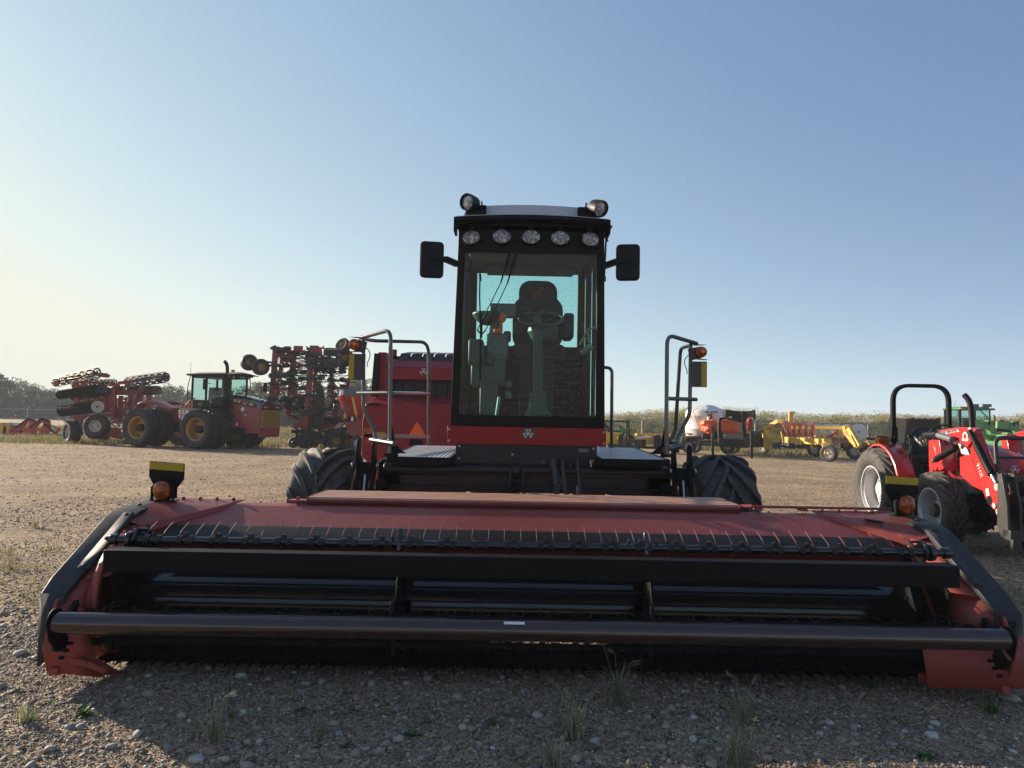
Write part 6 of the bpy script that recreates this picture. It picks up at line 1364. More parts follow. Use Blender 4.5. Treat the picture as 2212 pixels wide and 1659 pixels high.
# ================================================================ gooseneck trailer with tank and tarp
def t1(x, y, Y=38.0): return P(1266.2 + .188 * x, 850.4 + .188 * y, Y)
tr = thing('gooseneck_trailer', 'black gooseneck trailer standing on its jack legs, carrying a white tank', 'trailer', (t1(1500, 600).x, 38, 0), world=True)
mb = MB()
a = t1(1150, 500, 39.4)
mb.prism([t1(1140, 500, 39.2), t1(1350, 500, 38.6), t1(1350, 530, 38.6), t1(1140, 520, 39.2)], (0, 2.2, 0)); mb.prism([t1(1340, 460, 38.0), t1(1520, 410, 37.6), t1(1520, 530, 37.6), t1(1340, 520, 38.0)], (.3, 1.6, 0))
mb.bar(t1(1220, 570, 39), t1(1860, 600, 37), .18, .22); mb.bb((t1(1280, 540, 39).x, 38.6, .5), (t1(1800, 560, 38.5).x, 40.4, .72))
mb.m = 0
mb.bar(t1(1530, 560, 37), t1(1860, 575, 36.4), .30, .42); mb.bar(t1(1455, 380, 37.3), t1(1455, 710, 37.3), .13, .13, up=(0, 1, 0)); mb.bar(t1(1900, 430, 35.4), t1(1900, 740, 35.4), .13, .13, up=(0, 1, 0))
mb.tube(fillet([t1(1530, 560, 37), t1(1530, 285, 37), t1(1620, 272, 37), t1(1720, 300, 37)], .2), .09, 8)
mb.bar(t1(1800, 200, 36.4), t1(1830, 590, 36.4), .14, .14, up=(0, 1, 0)); mb.prism([t1(1600, 180, 36.8), t1(1780, 205, 36.6), t1(1790, 330, 36.6), t1(1700, 300, 36.7), t1(1600, 270, 36.8)], (0, .5, 0))
mb.prism([t1(1790, 205, 36.4), t1(1920, 195, 36.0), t1(1945, 270, 36.0), t1(1880, 275, 36.1), t1(1800, 340, 36.4)], (0, .4, 0)); mb.bar(t1(1925, 185, 36), t1(1935, 290, 36), .12, .12, up=(0, 1, 0))
mb.bar(t1(1860, 560, 36), t1(1980, 480, 37), .35, .5); mb.box(t1(1940, 560, 37), (.7, .6, .5)); mb.box(t1(1500, 470, 37.4), (.5, .5, .35)); mb.box(t1(1860, 530, 36.6), (.35, .4, .6))
fr_ = mb.build('trailer_frame', 'plas', tr, bevel=.012)
mb = MB()
for x, y, Y in ((1180, 610, 39.2), (1640, 640, 39.2), (1245, 610, 40.8), (1700, 640, 40.6)): pass
for k, (x, Y) in enumerate(((1180, 39.5), (1245, 40.3), (1625, 39.8), (1690, 40.6))):
    q = t1(x, 600, Y); wheel(tr, (q.x, Y, .40), (-.6, -.8, 0), 'trlw', 'silver', 'rubberclean', tk=dict(Ro=.40, Rr=.21, W=.27, n=8, h=.006, lw=.02, style='rib', seg=32), rk=dict(Rr=.21, W=.27, dish=.3, hub=.4))
mb = MB()
for k in range(5): a = t1(1545 + k * 48, 262 + k * 3, 36.75); mb.m = k % 2; mb.bar(a, a + V((.8 * .18, -.02, -.02)), .06, .06)
mb.m = 1; mb.bar(t1(1885, 275, 35.95), t1(1925, 268, 35.95), .10, .08); mb.build('reflective_tape', ['decal', 'redcab'], fr_)
mb = MB()
for k in range(8): mb.bar(t1(1150 + k * 26, 480, 39.1), t1(1160 + k * 26, 505, 39.1), .06)
mb.build('stake_pockets', 'redold', fr_)
tk_ = thing('poly_tank', 'tall white plastic tank strapped on the trailer deck', 'tank', (t1(1380, 450, 40.5).x, 40.5, .95), world=True)
c = t1(1390, 450, 40.3); top = t1(1400, 128, 40.3).z; sh = t1(1400, 200, 40.3).z; Rk = (t1(1620, 300, 40.3).x - t1(1160, 300, 40.3).x) / 2
mb = MB(); mb.lathe((c.x, 40.6, 0), (0, 0, 1), [(.95, 0), (.95, Rk * .97), (1.0, Rk), (1.35, Rk), (1.37, Rk * 1.015), (1.40, Rk), (sh - .3, Rk), (sh - .28, Rk * 1.012), (sh - .25, Rk), (sh, Rk * .97), (sh + .06, Rk * .90), (top - .06, Rk * .42), (top - .03, Rk * .38), (top, Rk * .22), (top, 0)], 48)
for k in range(6): a = k * math.pi / 3 + .3; mb.bar((c.x + math.cos(a) * Rk * .9, 40.6 + math.sin(a) * Rk * .9, sh + .04), (c.x + math.cos(a) * Rk * .35, 40.6 + math.sin(a) * Rk * .35, top - .04), .12, .08)
tb = mb.build('tank_body', 'tank', tk_, ang=50)
mb = MB()
for a_, b_ in (((1235, 190), (1165, 390)), ((1230, 200), (1330, 450)), ((1235, 190), (1300, 160))): mb.tube([t1(*a_, 40.6 - Rk - .03), t1(*b_, 40.6 - Rk - .05)], .014, 5)
mb.build('strap', 'redold', tb)
t2_ = thing('pump_box', 'small pale pump housing between the white tank and the orange tarp', 'pump', t1(1430, 300, 38.4), world=True)
mb = MB(); mb.m = 0; a, b_ = t1(1420, 220, 38.4), t1(1510, 290, 38.4); mb.bb((a.x, 38.4, b_.z - .5), (b_.x, 38.9, a.z)); mb.m = 1; mb.bar(t1(1425, 208, 38.35), t1(1508, 210, 38.35), .06)
for k in range(10): a = t1(rnd.uniform(1360, 1420), rnd.uniform(210, 290), 38.3); mb.tube(bez(a, a + V((.1, 0, .1)), a + V((.2, 0, 0)), a + V((.15, 0, -.25)), 5), .02, 5)
mb.build('housing', ['decal', 'plas'], t2_)
def lumpy(name, c, dims, amp, seed, mat, root, nu=40, nv=20, fold=6):
    r = np.random.default_rng(seed); ph = r.uniform(0, 6.28, 12); mb = MB(); rows = []
    for j in range(nv + 1):
        t = math.pi * j / nv; row = []
        for i in range(nu + 1):
            p = 2 * math.pi * i / nu
            x, y, z = math.sin(t) * math.cos(p), math.sin(t) * math.sin(p), math.cos(t)
            sq = lambda w: math.copysign(abs(w) ** .62, w)
            k = 1 + amp * (math.sin(fold * x + 2 * z + ph[0]) * .5 + math.sin(9 * x - 7 * z + ph[1]) * .35 + math.sin(15 * z + 11 * x + 4 * y + ph[2]) * .3 + abs(math.sin(8 * p * .5 + 5 * z)) * .3)
            row.append((c[0] + sq(x) * dims[0] * k, c[1] + sq(y) * dims[1] * k, c[2] + sq(z) * dims[2] * k))
        rows.append(row)
    mb.sheet(rows); return mb.build(name, mat, root, ang=25)
ot = thing('tarp_bundle', 'crumpled bright orange tarp bundle lying on the trailer neck', 'tarp', t1(1560, 470, 37.5), world=True)
a, b_ = t1(1330, 380, 37.7), t1(1790, 380, 37.4); c = (a + b_) / 2 + V((0, .3, 0)); lumpy('tarp', (c.x, 37.9, c.z), ((b_.x - a.x) / 2, .55, .30 * 1.25), .14, 5, 'tarp', ot)
r2 = thing('red_rag', 'small red bundle hanging at the front of the trailer neck', 'bundle', t1(1880, 370, 36.0), world=True)
c = t1(1878, 355, 35.8); lumpy('rag', c, (.12, .10, .30), .2, 8, 'redcab', r2, 20, 12)
gh = thing('hose_coil', 'green garden-like hose hanging down at the rear of the trailer', 'hose', t1(1140, 500, 39.6), world=True)
mb = MB()
for k in range(9): mb.tube(bez(t1(1230 - k * 4, 465 + k, 39.4), t1(1150 - k * 6, 440, 39.3), t1(1085 + k * 5, 470, 39.2), t1(1085 + k * 6, 640, 39.2), 12), .022, 6)
mb.build('hose', 'dgreen', gh)
# ================================================================ yellow mower and yellow header left of the trailer
mw = thing('mower_conditioner', 'yellow and green mower with looped hydraulic hoses on its front', 'mower', (t1(400, 600, 40).x, 40, 0), world=True)
mb = MB(); rows = []
for (pts) in ([(200, 400), (200, 580)], [(250, 445), (240, 590)], [(330, 445), (320, 605)], [(430, 448), (400, 600)], [(540, 455), (520, 540)], [(580, 490), (575, 530)]): rows.append([t1(*pts[0], 40.8), t1(*pts[0], 40) + V((0, -.3, -.05)), t1((pts[0][0] + pts[1][0]) / 2, (pts[0][1] + pts[1][1]) / 2, 39.7), t1(*pts[1], 40)])
mb.sheet(rows); mb.prism([t1(180, 380, 40.5), t1(250, 440, 40.3), t1(230, 590, 40.3), t1(180, 560, 40.5)], (0, .4, 0))
mb.bar(t1(560, 520, 39.8), t1(725, 515, 39.6), .18, .12); mb.m = 1; mb.bar(t1(575, 510, 39.7), t1(752, 492, 39.5), .2, .10); mb.m = 2; mb.prism([t1(395, 400, 40.6), t1(450, 398, 40.6), t1(560, 425, 40.6), t1(560, 470, 40.6), t1(400, 455, 40.6)], (0, .2, 0))
mb.build('hood', ['jdyellow', 'decal', 'green'], mw, bevel=.02)
mb = MB(); mb.bar(t1(200, 340, 41), t1(290, 440, 41), .2); mb.bar(t1(200, 315, 41.4), t1(470, 320, 41.4), .18, .12); mb.bar(t1(475, 300, 41.4), t1(475, 400, 41.4), .22, .2, up=(0, 1, 0)); mb.bar(t1(230, 430, 41), t1(400, 432, 41), .12); mb.bar(t1(390, 370, 41), t1(390, 450, 41), .2, up=(0, 1, 0)); mb.bar(t1(240, 600, 40), t1(580, 620, 40), .35, .25); mb.bar(t1(460, 440, 39.5), t1(465, 640, 39.4), .12, .1, up=(0, 1, 0)); mb.bar(t1(575, 530, 40.2), t1(570, 630, 40.2), .3, .3, up=(0, 1, 0)); mb.build('frame', 'dgreen', mw, bevel=.01)
mb = MB()
for k in range(9):
    w_ = 25 + k * 6; mb.tube(bez(t1(455, 445, 39.3), t1(455 - w_ * 2.2, 470, 39.2), t1(455 - w_ * 1.2, 640, 39.2), t1(455 + (k - 4) * 6, 600 + rnd.uniform(-30, 20), 39.2), 10), .018, 5); mb.tube(bez(t1(455, 445, 39.3), t1(455 + w_ * 2.2, 470, 39.2), t1(455 + w_ * 1.2, 640, 39.2), t1(455 + (k - 4) * 6, 600 + rnd.uniform(-30, 20), 39.2), 10), .018, 5)
mb.build('hydraulic_hose', 'hose', mw)
mb = MB(); q = t1(375, 530, 39.65); mb.prism([q + V((x, -.02, z)) for x, z in rrect(.18, .3, .07)], (0, .02, 0)); mb.m = 1; q = t1(487, 425, 40.55); mb.prism([q + V((x, 0, z)) for x, z in ((-.1, -.08), (.05, -.06), (.13, .08), (-.02, .06))], (0, .02, 0)); mb.build('decal', ['decal', 'redcab'], mw)
for x in (230, 560): q = t1(x, 600, 41); wheel(mw, (q.x, 41.2, .42), (-.3, -.95, 0), 'mw', 'jdyellow', 'rubberclean', tk=dict(Ro=.42, Rr=.2, W=.35, n=8, h=.006, lw=.02, style='rib', seg=30), rk=dict(Rr=.2, W=.35, dish=.3, hub=.4))
yh = thing('yellow_header', 'faded yellow harvester header lying low by the fence, left of the trailer', 'header', (t1(800, 560, 46).x, 46, 0), world=True)
mb = MB(); a, b_ = t1(585, 470, 46), t1(980, 590, 46); mb.m = 0; mb.bb((a.x, 46, b_.z), (b_.x, 46.8, a.z)); mb.m = 1
for x in (585, 700, 800, 970): q = t1(x, 460, 45.9); mb.bb((q.x - .06, 45.85, b_.z), (q.x + .08, 46.9, q.z))
mb.bar(t1(580, 462, 45.8), t1(985, 468, 45.8), .10); mb.m = 2
q = t1(635, 560, 45.8); mb.box(q, (.5, .3, .5)); q = t1(815, 560, 45.8); mb.box(q, (.35, .3, .9))
for k in range(9): q = t1(845 + k * 14, 510, 45.7); mb.bar(q, t1(850 + k * 14, 580, 45.6), .06)
mb.bb((a.x, 45.8, .02), (b_.x, 47, .12)); mb.build('header_body', ['tan', 'yellow', 'plas'], yh, bevel=.02)
# ================================================================ yellow wheel rake
def r1(x, y, Y=36.0): return P(1625.2 + .14524 * x, 869.3 + .14524 * y, Y)
rk_ = thing('wheel_rake', 'yellow wheel rake with folded finger wheels and white wind guards', 'hay rake', (r1(900, 800, 37).x, 37, 0), world=True)
mb = MB()
mb.bar(r1(180, 400, 40), r1(400, 275, 39), .25, .2); mb.bar(r1(390, 280, 39), r1(470, 285, 38.8), .3, .2); mb.bar(r1(215, 390, 40), r1(230, 700, 40), .45, .3, up=(0, 1, 0)); mb.bar(r1(210, 420, 39.5), r1(320, 560, 38.8), .35, .2); mb.bar(r1(240, 430, 39.6), r1(440, 395, 39), .12)
mb.bar(r1(325, 545, 38.6), r1(1110, 590, 33.8), .34, .30); mb.bar(r1(1105, 570, 33.8), r1(1115, 605, 33.8), .36)
mb.bar(r1(560, 380, 38), r1(1390, 375, 36), .20, .18); mb.bar(r1(1190, 445, 36), r1(1390, 440, 36), .16, .14); mb.bar(r1(1400, 345, 35.5), r1(1415, 450, 35.5), .34, .3, up=(0, 1, 0))
mb.prism([r1(1410, 350, 35.3), r1(1440, 380, 35.3), r1(1610, 660, 34.2), r1(1560, 670, 34.2), r1(1380, 450, 35.3)], (0, .3, 0)); mb.bar(r1(1440, 390, 35), r1(1600, 660, 34.2), .18, .25)
mb.bar(r1(570, 140, 38), r1(570, 330, 38), .20, .14, up=(0, 1, 0)); mb.bar(r1(560, 150, 38.3), r1(630, 150, 38.3), .12); mb.bar(r1(620, 290, 37.8), r1(780, 300, 37.6), .5, .1); mb.bar(r1(860, 520, 36), r1(880, 690, 36), .12, up=(0, 1, 0)); mb.bar(r1(1040, 610, 33.7), r1(1095, 760, 33.2), .10, .08); mb.bar(r1(1060, 620, 33.6), r1(1165, 625, 33.4), .2, .14); mb.bar(r1(1690, 600, 35), r1(1840, 600, 35), .9, .2)
mb.bar(r1(520, 520, 37.5), r1(860, 525, 36.5), .10); 
for x in (430, 500, 580, 665, 755, 850): mb.bar(r1(x, 440, 37.4), r1(x + 30, 600, 37.3), .08); mb.bar(r1(x - 5, 430, 37.4), r1(x + 60, 530, 37.3), .05)
for x in (960, 1250, 1400, 1100, 1320): mb.bar(r1(x - 30, 480 + (x % 70) * .3, 36), r1(x + 40, 500 + (x % 70) * .3, 36), .14)
for k in range(3): mb.bar(r1(1030 + k * 15, 460 + k * 4, 36), r1(1130, 500, 35.8), .1)
fr2 = mb.build('rake_frame', 'yellow', rk_, bevel=.012)
mb = MB(); mb.tube([r1(1085, 525, 35), r1(1275, 435, 35)], .05, 8); mb.bar(r1(150, 395, 40), r1(185, 460, 40), .2); mb.build('cylinder', 'redold', rk_)
def fingerwheel(c, ax, r, name, guard=False):
    ax = V(ax).normalized(); e1 = ax.cross(V((0, 0, 1))).normalized(); e2 = ax.cross(e1); mb = MB(); mb.m = 0
    mb.lathe(c, ax, [(0, r * .10), (.03, r * .10), (.03, 0)], 10); mb.tube([c + (e1 * math.cos(t) + e2 * math.sin(t)) * r * .72 for t in [2 * math.pi * i / 28 for i in range(29)]], .018, 5, cap=False)
    for k in range(26):
        t = 2 * math.pi * k / 26; a = e1 * math.cos(t) + e2 * math.sin(t); b_ = e1 * math.cos(t + .2) + e2 * math.sin(t + .2); mb.tube([c + a * r * .12, c + a * r * .72, c + b_ * r + ax * .05], .009, 4, cap=False)
    if guard: mb.m = 1; mb.lathe(c + ax * .04, ax, [(0, r * .1), (.02, r * .7), (.0, r * .86), (-.004, r * .86), (.016, r * .7), (-.004, r * .1)], 36)
    return mb.build(name, ['redold' if not guard else 'discblack', 'tank'], rk_)
for x, y in ((470, 380), (550, 385), (628, 390), (712, 395), (800, 400), (900, 420)): fingerwheel(r1(x, y, 37.6 - (x - 470) * .003), (.985, -.17, 0), .46 if x < 850 else .5, 'finger_wheel')
for x, y in ((850, 390), (980, 410), (1110, 415), (1260, 415), (1400, 420), (1580, 440)): fingerwheel(r1(x, y, 40.5 - (x - 850) * .003), (-.35, -.93, .05), .42 if x < 1500 else .52, 'finger_wheel', True)
for x, y in ((1240, 545), (1400, 560)): fingerwheel(r1(x, y, 38), (.5, -.86, .0), .40, 'finger_wheel', False)
RT = dict(Ro=.40, Rr=.20, W=.26, n=8, h=.005, lw=.02, style='rib', seg=32); RR = dict(Rr=.20, W=.26, dish=.25, hub=.4)
for x, y, Y, ax in ((1140, 765, 33.2, (-.78, -.62, 0)), (935, 700, 38.2, (-.72, -.7, 0)), (160, 680, 40.6, (-.88, -.48, 0)), (1520, 720, 36.5, (-.6, -.8, 0))):
    q = r1(x, y, Y); wheel(rk_, (q.x, Y, .40), ax, 'rake', 'cream', 'rubberclean', tk=RT, rk=RR)
mb = MB()
for k in range(14):
    a = r1(rnd.uniform(1570, 1700), rnd.uniform(640, 800), 35); mb.tube(bez(a, a + V((.1, -.1, .3)), a + V((.3, 0, .2)), a + V((.25, 0, -.2)), 6), .03, 5)
for k in range(12): x = 420 + k * 40; mb.bar(r1(x, 560, 37.5), r1(x + rnd.uniform(-10, 20), 690, 37.5), .04)
mb.build('hoses', 'hose', rk_)
nv = thing('blue_pallet_boxes', 'row of low dark blue boxes on the ground behind the yellow rake', 'boxes', (r1(800, 660, 44).x, 44, 0), world=True)
mb = MB()
for x0_, x1_ in ((245, 415), (540, 640), (720, 850), (1180, 1330)): a, b_ = r1(x0_, 600, 44), r1(x1_, 690, 44); mb.bb((a.x, 44, max(0.01, b_.z)), (b_.x, 45, a.z))
a, b_ = r1(120, 560, 44.5), r1(1400, 600, 44.5); mb.bb((a.x, 44.4, .30), (b_.x, 44.6, .42)); mb.build('box_row', 'navy', nv, bevel=.02)
fb = thing('parked_trailer', 'low black flat trailer with silver wheels right of the yellow rake', 'trailer', (r1(1700, 700, 40).x, 40, 0), world=True)
mb = MB(); a, b_ = r1(1310, 640, 40), r1(1960, 700, 40); mb.bb((a.x, 40, .42), (b_.x, 42, .75)); mb.bar(r1(1690, 535, 40), r1(1960, 560, 40), .14); mb.box(r1(1900, 590, 40), (.7, .5, .6)); mb.bar(r1(1790, 535, 39.9), r1(1900, 545, 39.9), .1); mb.bar(r1(1340, 700, 39.9), r1(1480, 700, 39.9), .15); mb.build('deck', 'plas', fb, bevel=.02)
q = r1(1520, 700, 39.7); wheel(fb, (q.x + .6, 39.8, .42), (-.5, -.86, 0), 'trl', 'silver', 'rubberclean', tk=RT, rk=RR); wheel(fb, (q.x + 1.7, 39.8, .42), (-.5, -.86, 0), 'trl', 'silver', 'rubberclean', tk=RT, rk=RR)
# ================================================================ berm, fences, plants, trees
def bermh(x, y):
    e = np.clip((x + 8) / 26, 0, 1); t = np.clip((y - 57.5) / 8, 0, 1); t = t * t * (3 - 2 * t); top = np.clip((95 - y) / 14, 0, 1)
    return .03 + (2.15 + .12 * np.sin(x * .13) + .10 * np.sin(x * .37 + 1)) * t * (.25 + .75 * e) * top
xs = np.arange(-14, 110, 1.2); ys = np.concatenate([np.arange(56.5, 70, .7), np.arange(70, 98, 2)])
v, f = grid(xs, ys, bermh); tag(npmesh('berm', v, f, 'soil'), kind='structure')
M['weed'] = islandmat('weed_leaf', [(0, (.12, .125, .03)), (.25, (.20, .19, .05)), (.5, (.31, .27, .09)), (.7, (.42, .35, .16)), (.88, (.54, .46, .28)), (1, (.44, .40, .08))], .9, trans=.3)
M['weedg'] = islandmat('weed_green', [(0, (.05, .08, .02)), (.4, (.10, .14, .03)), (.7, (.20, .20, .05)), (1, (.42, .36, .12))], .9, trans=.3)
M['grassdry'] = islandmat('dry_grass', [(0, (.12, .12, .04)), (.4, (.22, .20, .08)), (.8, (.34, .28, .14)), (1, (.45, .40, .24))], .85, trans=.35)
M['leafgreen'] = islandmat('leaf_green', [(0, (.025, .07, .015)), (.5, (.05, .12, .025)), (1, (.10, .17, .05))], .6, trans=.3)
M['fox'] = islandmat('foxtail', [(0, (.14, .17, .08)), (.5, (.27, .28, .16)), (1, (.48, .45, .30))], .8, trans=.4)
def leaves(name, cx, cy, cz, size, mat, seed, flat=.0, up=.5, asp=2.2):
    """one quad-like leaf (two triangles) per centre, random facing"""
    r = np.random.default_rng(seed); n = len(cx); c = np.stack([cx, cy, cz], 1)
    a = r.normal(0, 1, (n, 3)); a[:, 2] = a[:, 2] * (1 - flat) + up; a /= np.linalg.norm(a, axis=1)[:, None]
    b = r.normal(0, 1, (n, 3)); b -= a * (a * b).sum(1)[:, None]; b /= np.linalg.norm(b, axis=1)[:, None]
    s = np.broadcast_to(size, (n,))[:, None] * r.uniform(.6, 1.4, (n, 1))
    v = np.stack([c - a * s * .5, c + b * s * .5 / asp, c + a * s * .5, c - b * s * .5 / asp], 1).reshape(-1, 3)
    f = np.arange(4 * n).reshape(n, 4); return npmesh(name, v, f, mat, smooth=False)
r = np.random.default_rng(5)
def bermplants(n, seed, hmin, hmax, size, mat, x0=-12, x1=75, y0=57.3, y1=74, up=.9):
    r = np.random.default_rng(seed); k = n // 90; px = r.uniform(x0, x1, k); py = y0 + (y1 - y0) * r.uniform(0, 1, k) ** .8; ph = r.uniform(hmin, hmax, k) * (1 + .3 * np.sin(px * .5) * np.cos(py * .7)); pr = r.uniform(.25, .55, k)
    i = r.integers(0, k, n); t = r.uniform(0, 1, n) ** .7; x = px[i] + r.normal(0, 1, n) * pr[i] * (.5 + .5 * t); y = py[i] + r.normal(0, 1, n) * pr[i] * .6
    return leaves('weeds', x, y, bermh(x, y) + t * ph[i], size, mat, seed + 1, up=up)
tag(bermplants(150000, 21, .4, .95, .10, 'weed'), kind='stuff'); tag(bermplants(45000, 31, .3, .8, .12, 'weedg', y1=64), kind='stuff')
# grass tufts as one ground-cover mass along the yard edges
def tuftmesh(name, X, Y, hgt_, mat, seed, blades=14, spread=.09, w=.006, ml=.75):
    r = np.random.default_rng(seed); n = len(X) * blades; i = np.repeat(np.arange(len(X)), blades)
    ang = r.uniform(0, 6.28, n); lean = r.uniform(.1, ml, n); h = np.broadcast_to(hgt_, (len(X),))[i] * r.uniform(.5, 1.15, n)
    bx = X[i] + r.normal(0, spread, n); by = Y[i] + r.normal(0, spread, n); bz = hgt(bx, by)
    dx, dy = np.cos(ang), np.sin(ang); px, py = -dy, dx; vs = []; 
    ts = (0, .35, .7, 1.0)
    for t in ts:
        off = lean * h * t ** 1.8; z = h * t * (1 - .25 * lean * t); ww = w * (1 - t) ** .6 + .0006
        cx, cy, cz = bx + dx * off, by + dy * off, bz + z
        vs.append(np.stack([cx - px * ww, cy - py * ww, cz], 1)); vs.append(np.stack([cx + px * ww, cy + py * ww, cz], 1))
    v = np.stack(vs, 1).reshape(-1, 3); b = np.arange(n)[:, None] * 8
    f = np.concatenate([b + np.array([[0, 1, 3, 2]]), b + np.array([[2, 3, 5, 4]]), b + np.array([[4, 5, 7, 6]])]); return npmesh(name, v, f, mat)
r = np.random.default_rng(9)
def patch(cnt, fn):
    x, y = fn(cnt); return x, y
x = np.concatenate([r.uniform(-31, -9, 900), r.uniform(-10, -3, 350), r.uniform(12, 34, 1500), r.uniform(-32, 0, 1200), r.uniform(5, 45, 1500)])
y = np.concatenate([r.normal(39.5, 1.6, 900), r.normal(39, 1, 350), r.normal(45, 3.5, 1500), r.uniform(44, 57, 1200), r.uniform(46, 57, 1500)])
tag(tuftmesh('grass', x, y, .28, 'grassdry', 41, 16, .22, .014), kind='stuff')
x = r.normal(-4.6, 1.0, 60); y = r.normal(7.2, .8, 60); x2 = r.normal(5.3, .55, 90); y2 = r.normal(6.2, .9, 90)
tag(tuftmesh('grass', np.concatenate([x, x2]), np.concatenate([y, y2]), .10, 'grassdry', 43, 14, .07, .003), kind='stuff')
x = r.uniform(-45, -2, 4200); y = 58 + 30 * r.uniform(0, 1, 4200) ** 1.5; tag(tuftmesh('stubble_grass', x, y, .45, 'grassdry', 44, 10, .3, .02), kind='stuff')
# individual plants in the foreground
def grassplant(px, py, h, label, nb, seed, mat='fox', heads=0):
    t = thing('grass_tuft', label, 'grass tuft', (px, py, 0)); r = np.random.default_rng(seed)
    o = tuftmesh('blades', np.zeros(1), np.zeros(1), h * 1.2, mat, seed, int(nb * 2.6), .022, .0021, 1.15); o.parent = t
    if heads:
        mb = MB()
        for k in range(heads):
            a = rnd.uniform(0, 6.28); l = rnd.uniform(.15, .6) * h; b0 = V((0, 0, 0)); b1 = V((math.cos(a) * l, math.sin(a) * l, 1.4 * h * rnd.uniform(.9, 1.25))); tip = b1 + V((math.cos(a) * .05, math.sin(a) * .05, -.005 + .03))
            mb.tube(bez(b0, V((0, 0, h * .5)), b1 * .8, b1, 6), .0016, 4)
            d = (tip - b1)
            for q in range(34):
                s_ = q / 34; c = b1 + d * s_; a2 = rnd.uniform(0, 6.28); mb.tube([c, c + d.normalized() * .03 + V((math.cos(a2), math.sin(a2), rnd.uniform(-.6, .8))) * .012], .0006, 3, cap=False)
        mb.build('seed_heads', 'fox', t)
    t.location.z = float(hgt(px, py)); return t
def leafplant(px, py, s, label, n, seed, mat='leafgreen'):
    t = thing('leafy_weed', label, 'weed', (px, py, float(hgt(px, py)))); mb = MB(); rr = random.Random(seed)
    for k in range(n):
        a = rr.uniform(0, 6.28); L_ = s * rr.uniform(.5, 1.1); el = rr.uniform(.15, .9); d = V((math.cos(a) * math.cos(el), math.sin(a) * math.cos(el), math.sin(el))); p = V((-math.sin(a), math.cos(a), 0)); b = V((rr.uniform(-.01, .01), rr.uniform(-.01, .01), .003)); rows = []
        for t_, w in ((0, .03), (.25, .10), (.55, .17), (.8, .12), (1, .01)):
            c = b + d * L_ * t_ - V((0, 0, 1)) * L_ * .35 * t_ * t_; rows.append([c - p * w * L_ + V((0, 0, .08 * L_ * w * 6)), c, c + p * w * L_ + V((0, 0, .08 * L_ * w * 6))])
        mb.sheet(rows)
    mb.build('leaves', mat, t); return t
PL = [(460, 1600, .17, 'pale wispy grass tuft in the shade, lower left of the header', 'g', 26, 2), (1240, 1590, .16, 'bushy foxtail tuft below the middle of the header', 'g', 34, 4), (1335, 1520, .20, 'tall foxtail tuft with drooping heads, closest to the front tube', 'g', 34, 4),
      (1605, 1560, .14, 'spiky grass tuft below the right half of the header', 'g', 30, 2), (1590, 1655, .16, 'dense grass tuft cut by the lower edge, right of the middle', 'g', 40, 3), (1195, 1660, .13, 'green grass tuft at the lower edge, in the middle', 'g', 26, 1), (2140, 1540, .09, 'small grass tuft in front of the right red end panel', 'g', 24, 0),
      (690, 1580, .07, 'short grass clump among pebbles in the shade', 'g', 22, 0), (60, 1560, .09, 'sunlit dry grass tuft near the left edge', 'g', 20, 1), (1880, 1480, .09, 'dark grass clump touching the right end of the cutter bar', 'g', 26, 0), (75, 1140, .14, 'wispy sunlit grass behind the left end shield', 'g', 20, 3)]
for i, (u, v_, h_, lab, kd, nb, hd_) in enumerate(PL):
    p = PG(u, v_, 0); grassplant(p.x, p.y, h_, lab, nb, 50 + i, 'fox' if i not in (6, 9) else 'leafgreen', hd_)
LP = [(178, 1545, .085, 'bright green sunlit leafy weed at the lower left', 26), (110, 1520, .05, 'small sunlit weed left of the bright green one', 10), (745, 1606, .055, 'dark rosette weed below the left half of the header', 12), (895, 1580, .06, 'leafy weed in the shade right of the rosette', 14), (650, 1530, .05, 'low weed just under the left tines', 12), (1070, 1560, .07, 'broad-leaved weed near the middle of the shade', 9), (750, 1495, .05, 'small dark weed touching the tines left of the middle', 10), (2000, 1640, .075, 'clover-like weed at the lower right edge', 18), (920, 1555, .05, 'tiny weed between two tufts in the shade', 10), (300, 1640, .03, 'tiny seedling on sunlit gravel at the lower left', 6), (2205, 1440, .12, 'bright grass-green weed at the right edge beside the end shield', 22), (500, 1545, .05, 'small weed left of the wispy tuft', 8)]
for i, (u, v_, s_, lab, n_) in enumerate(LP):
    p = PG(u, v_, 0); leafplant(p.x, p.y, s_, lab, n_, 80 + i)
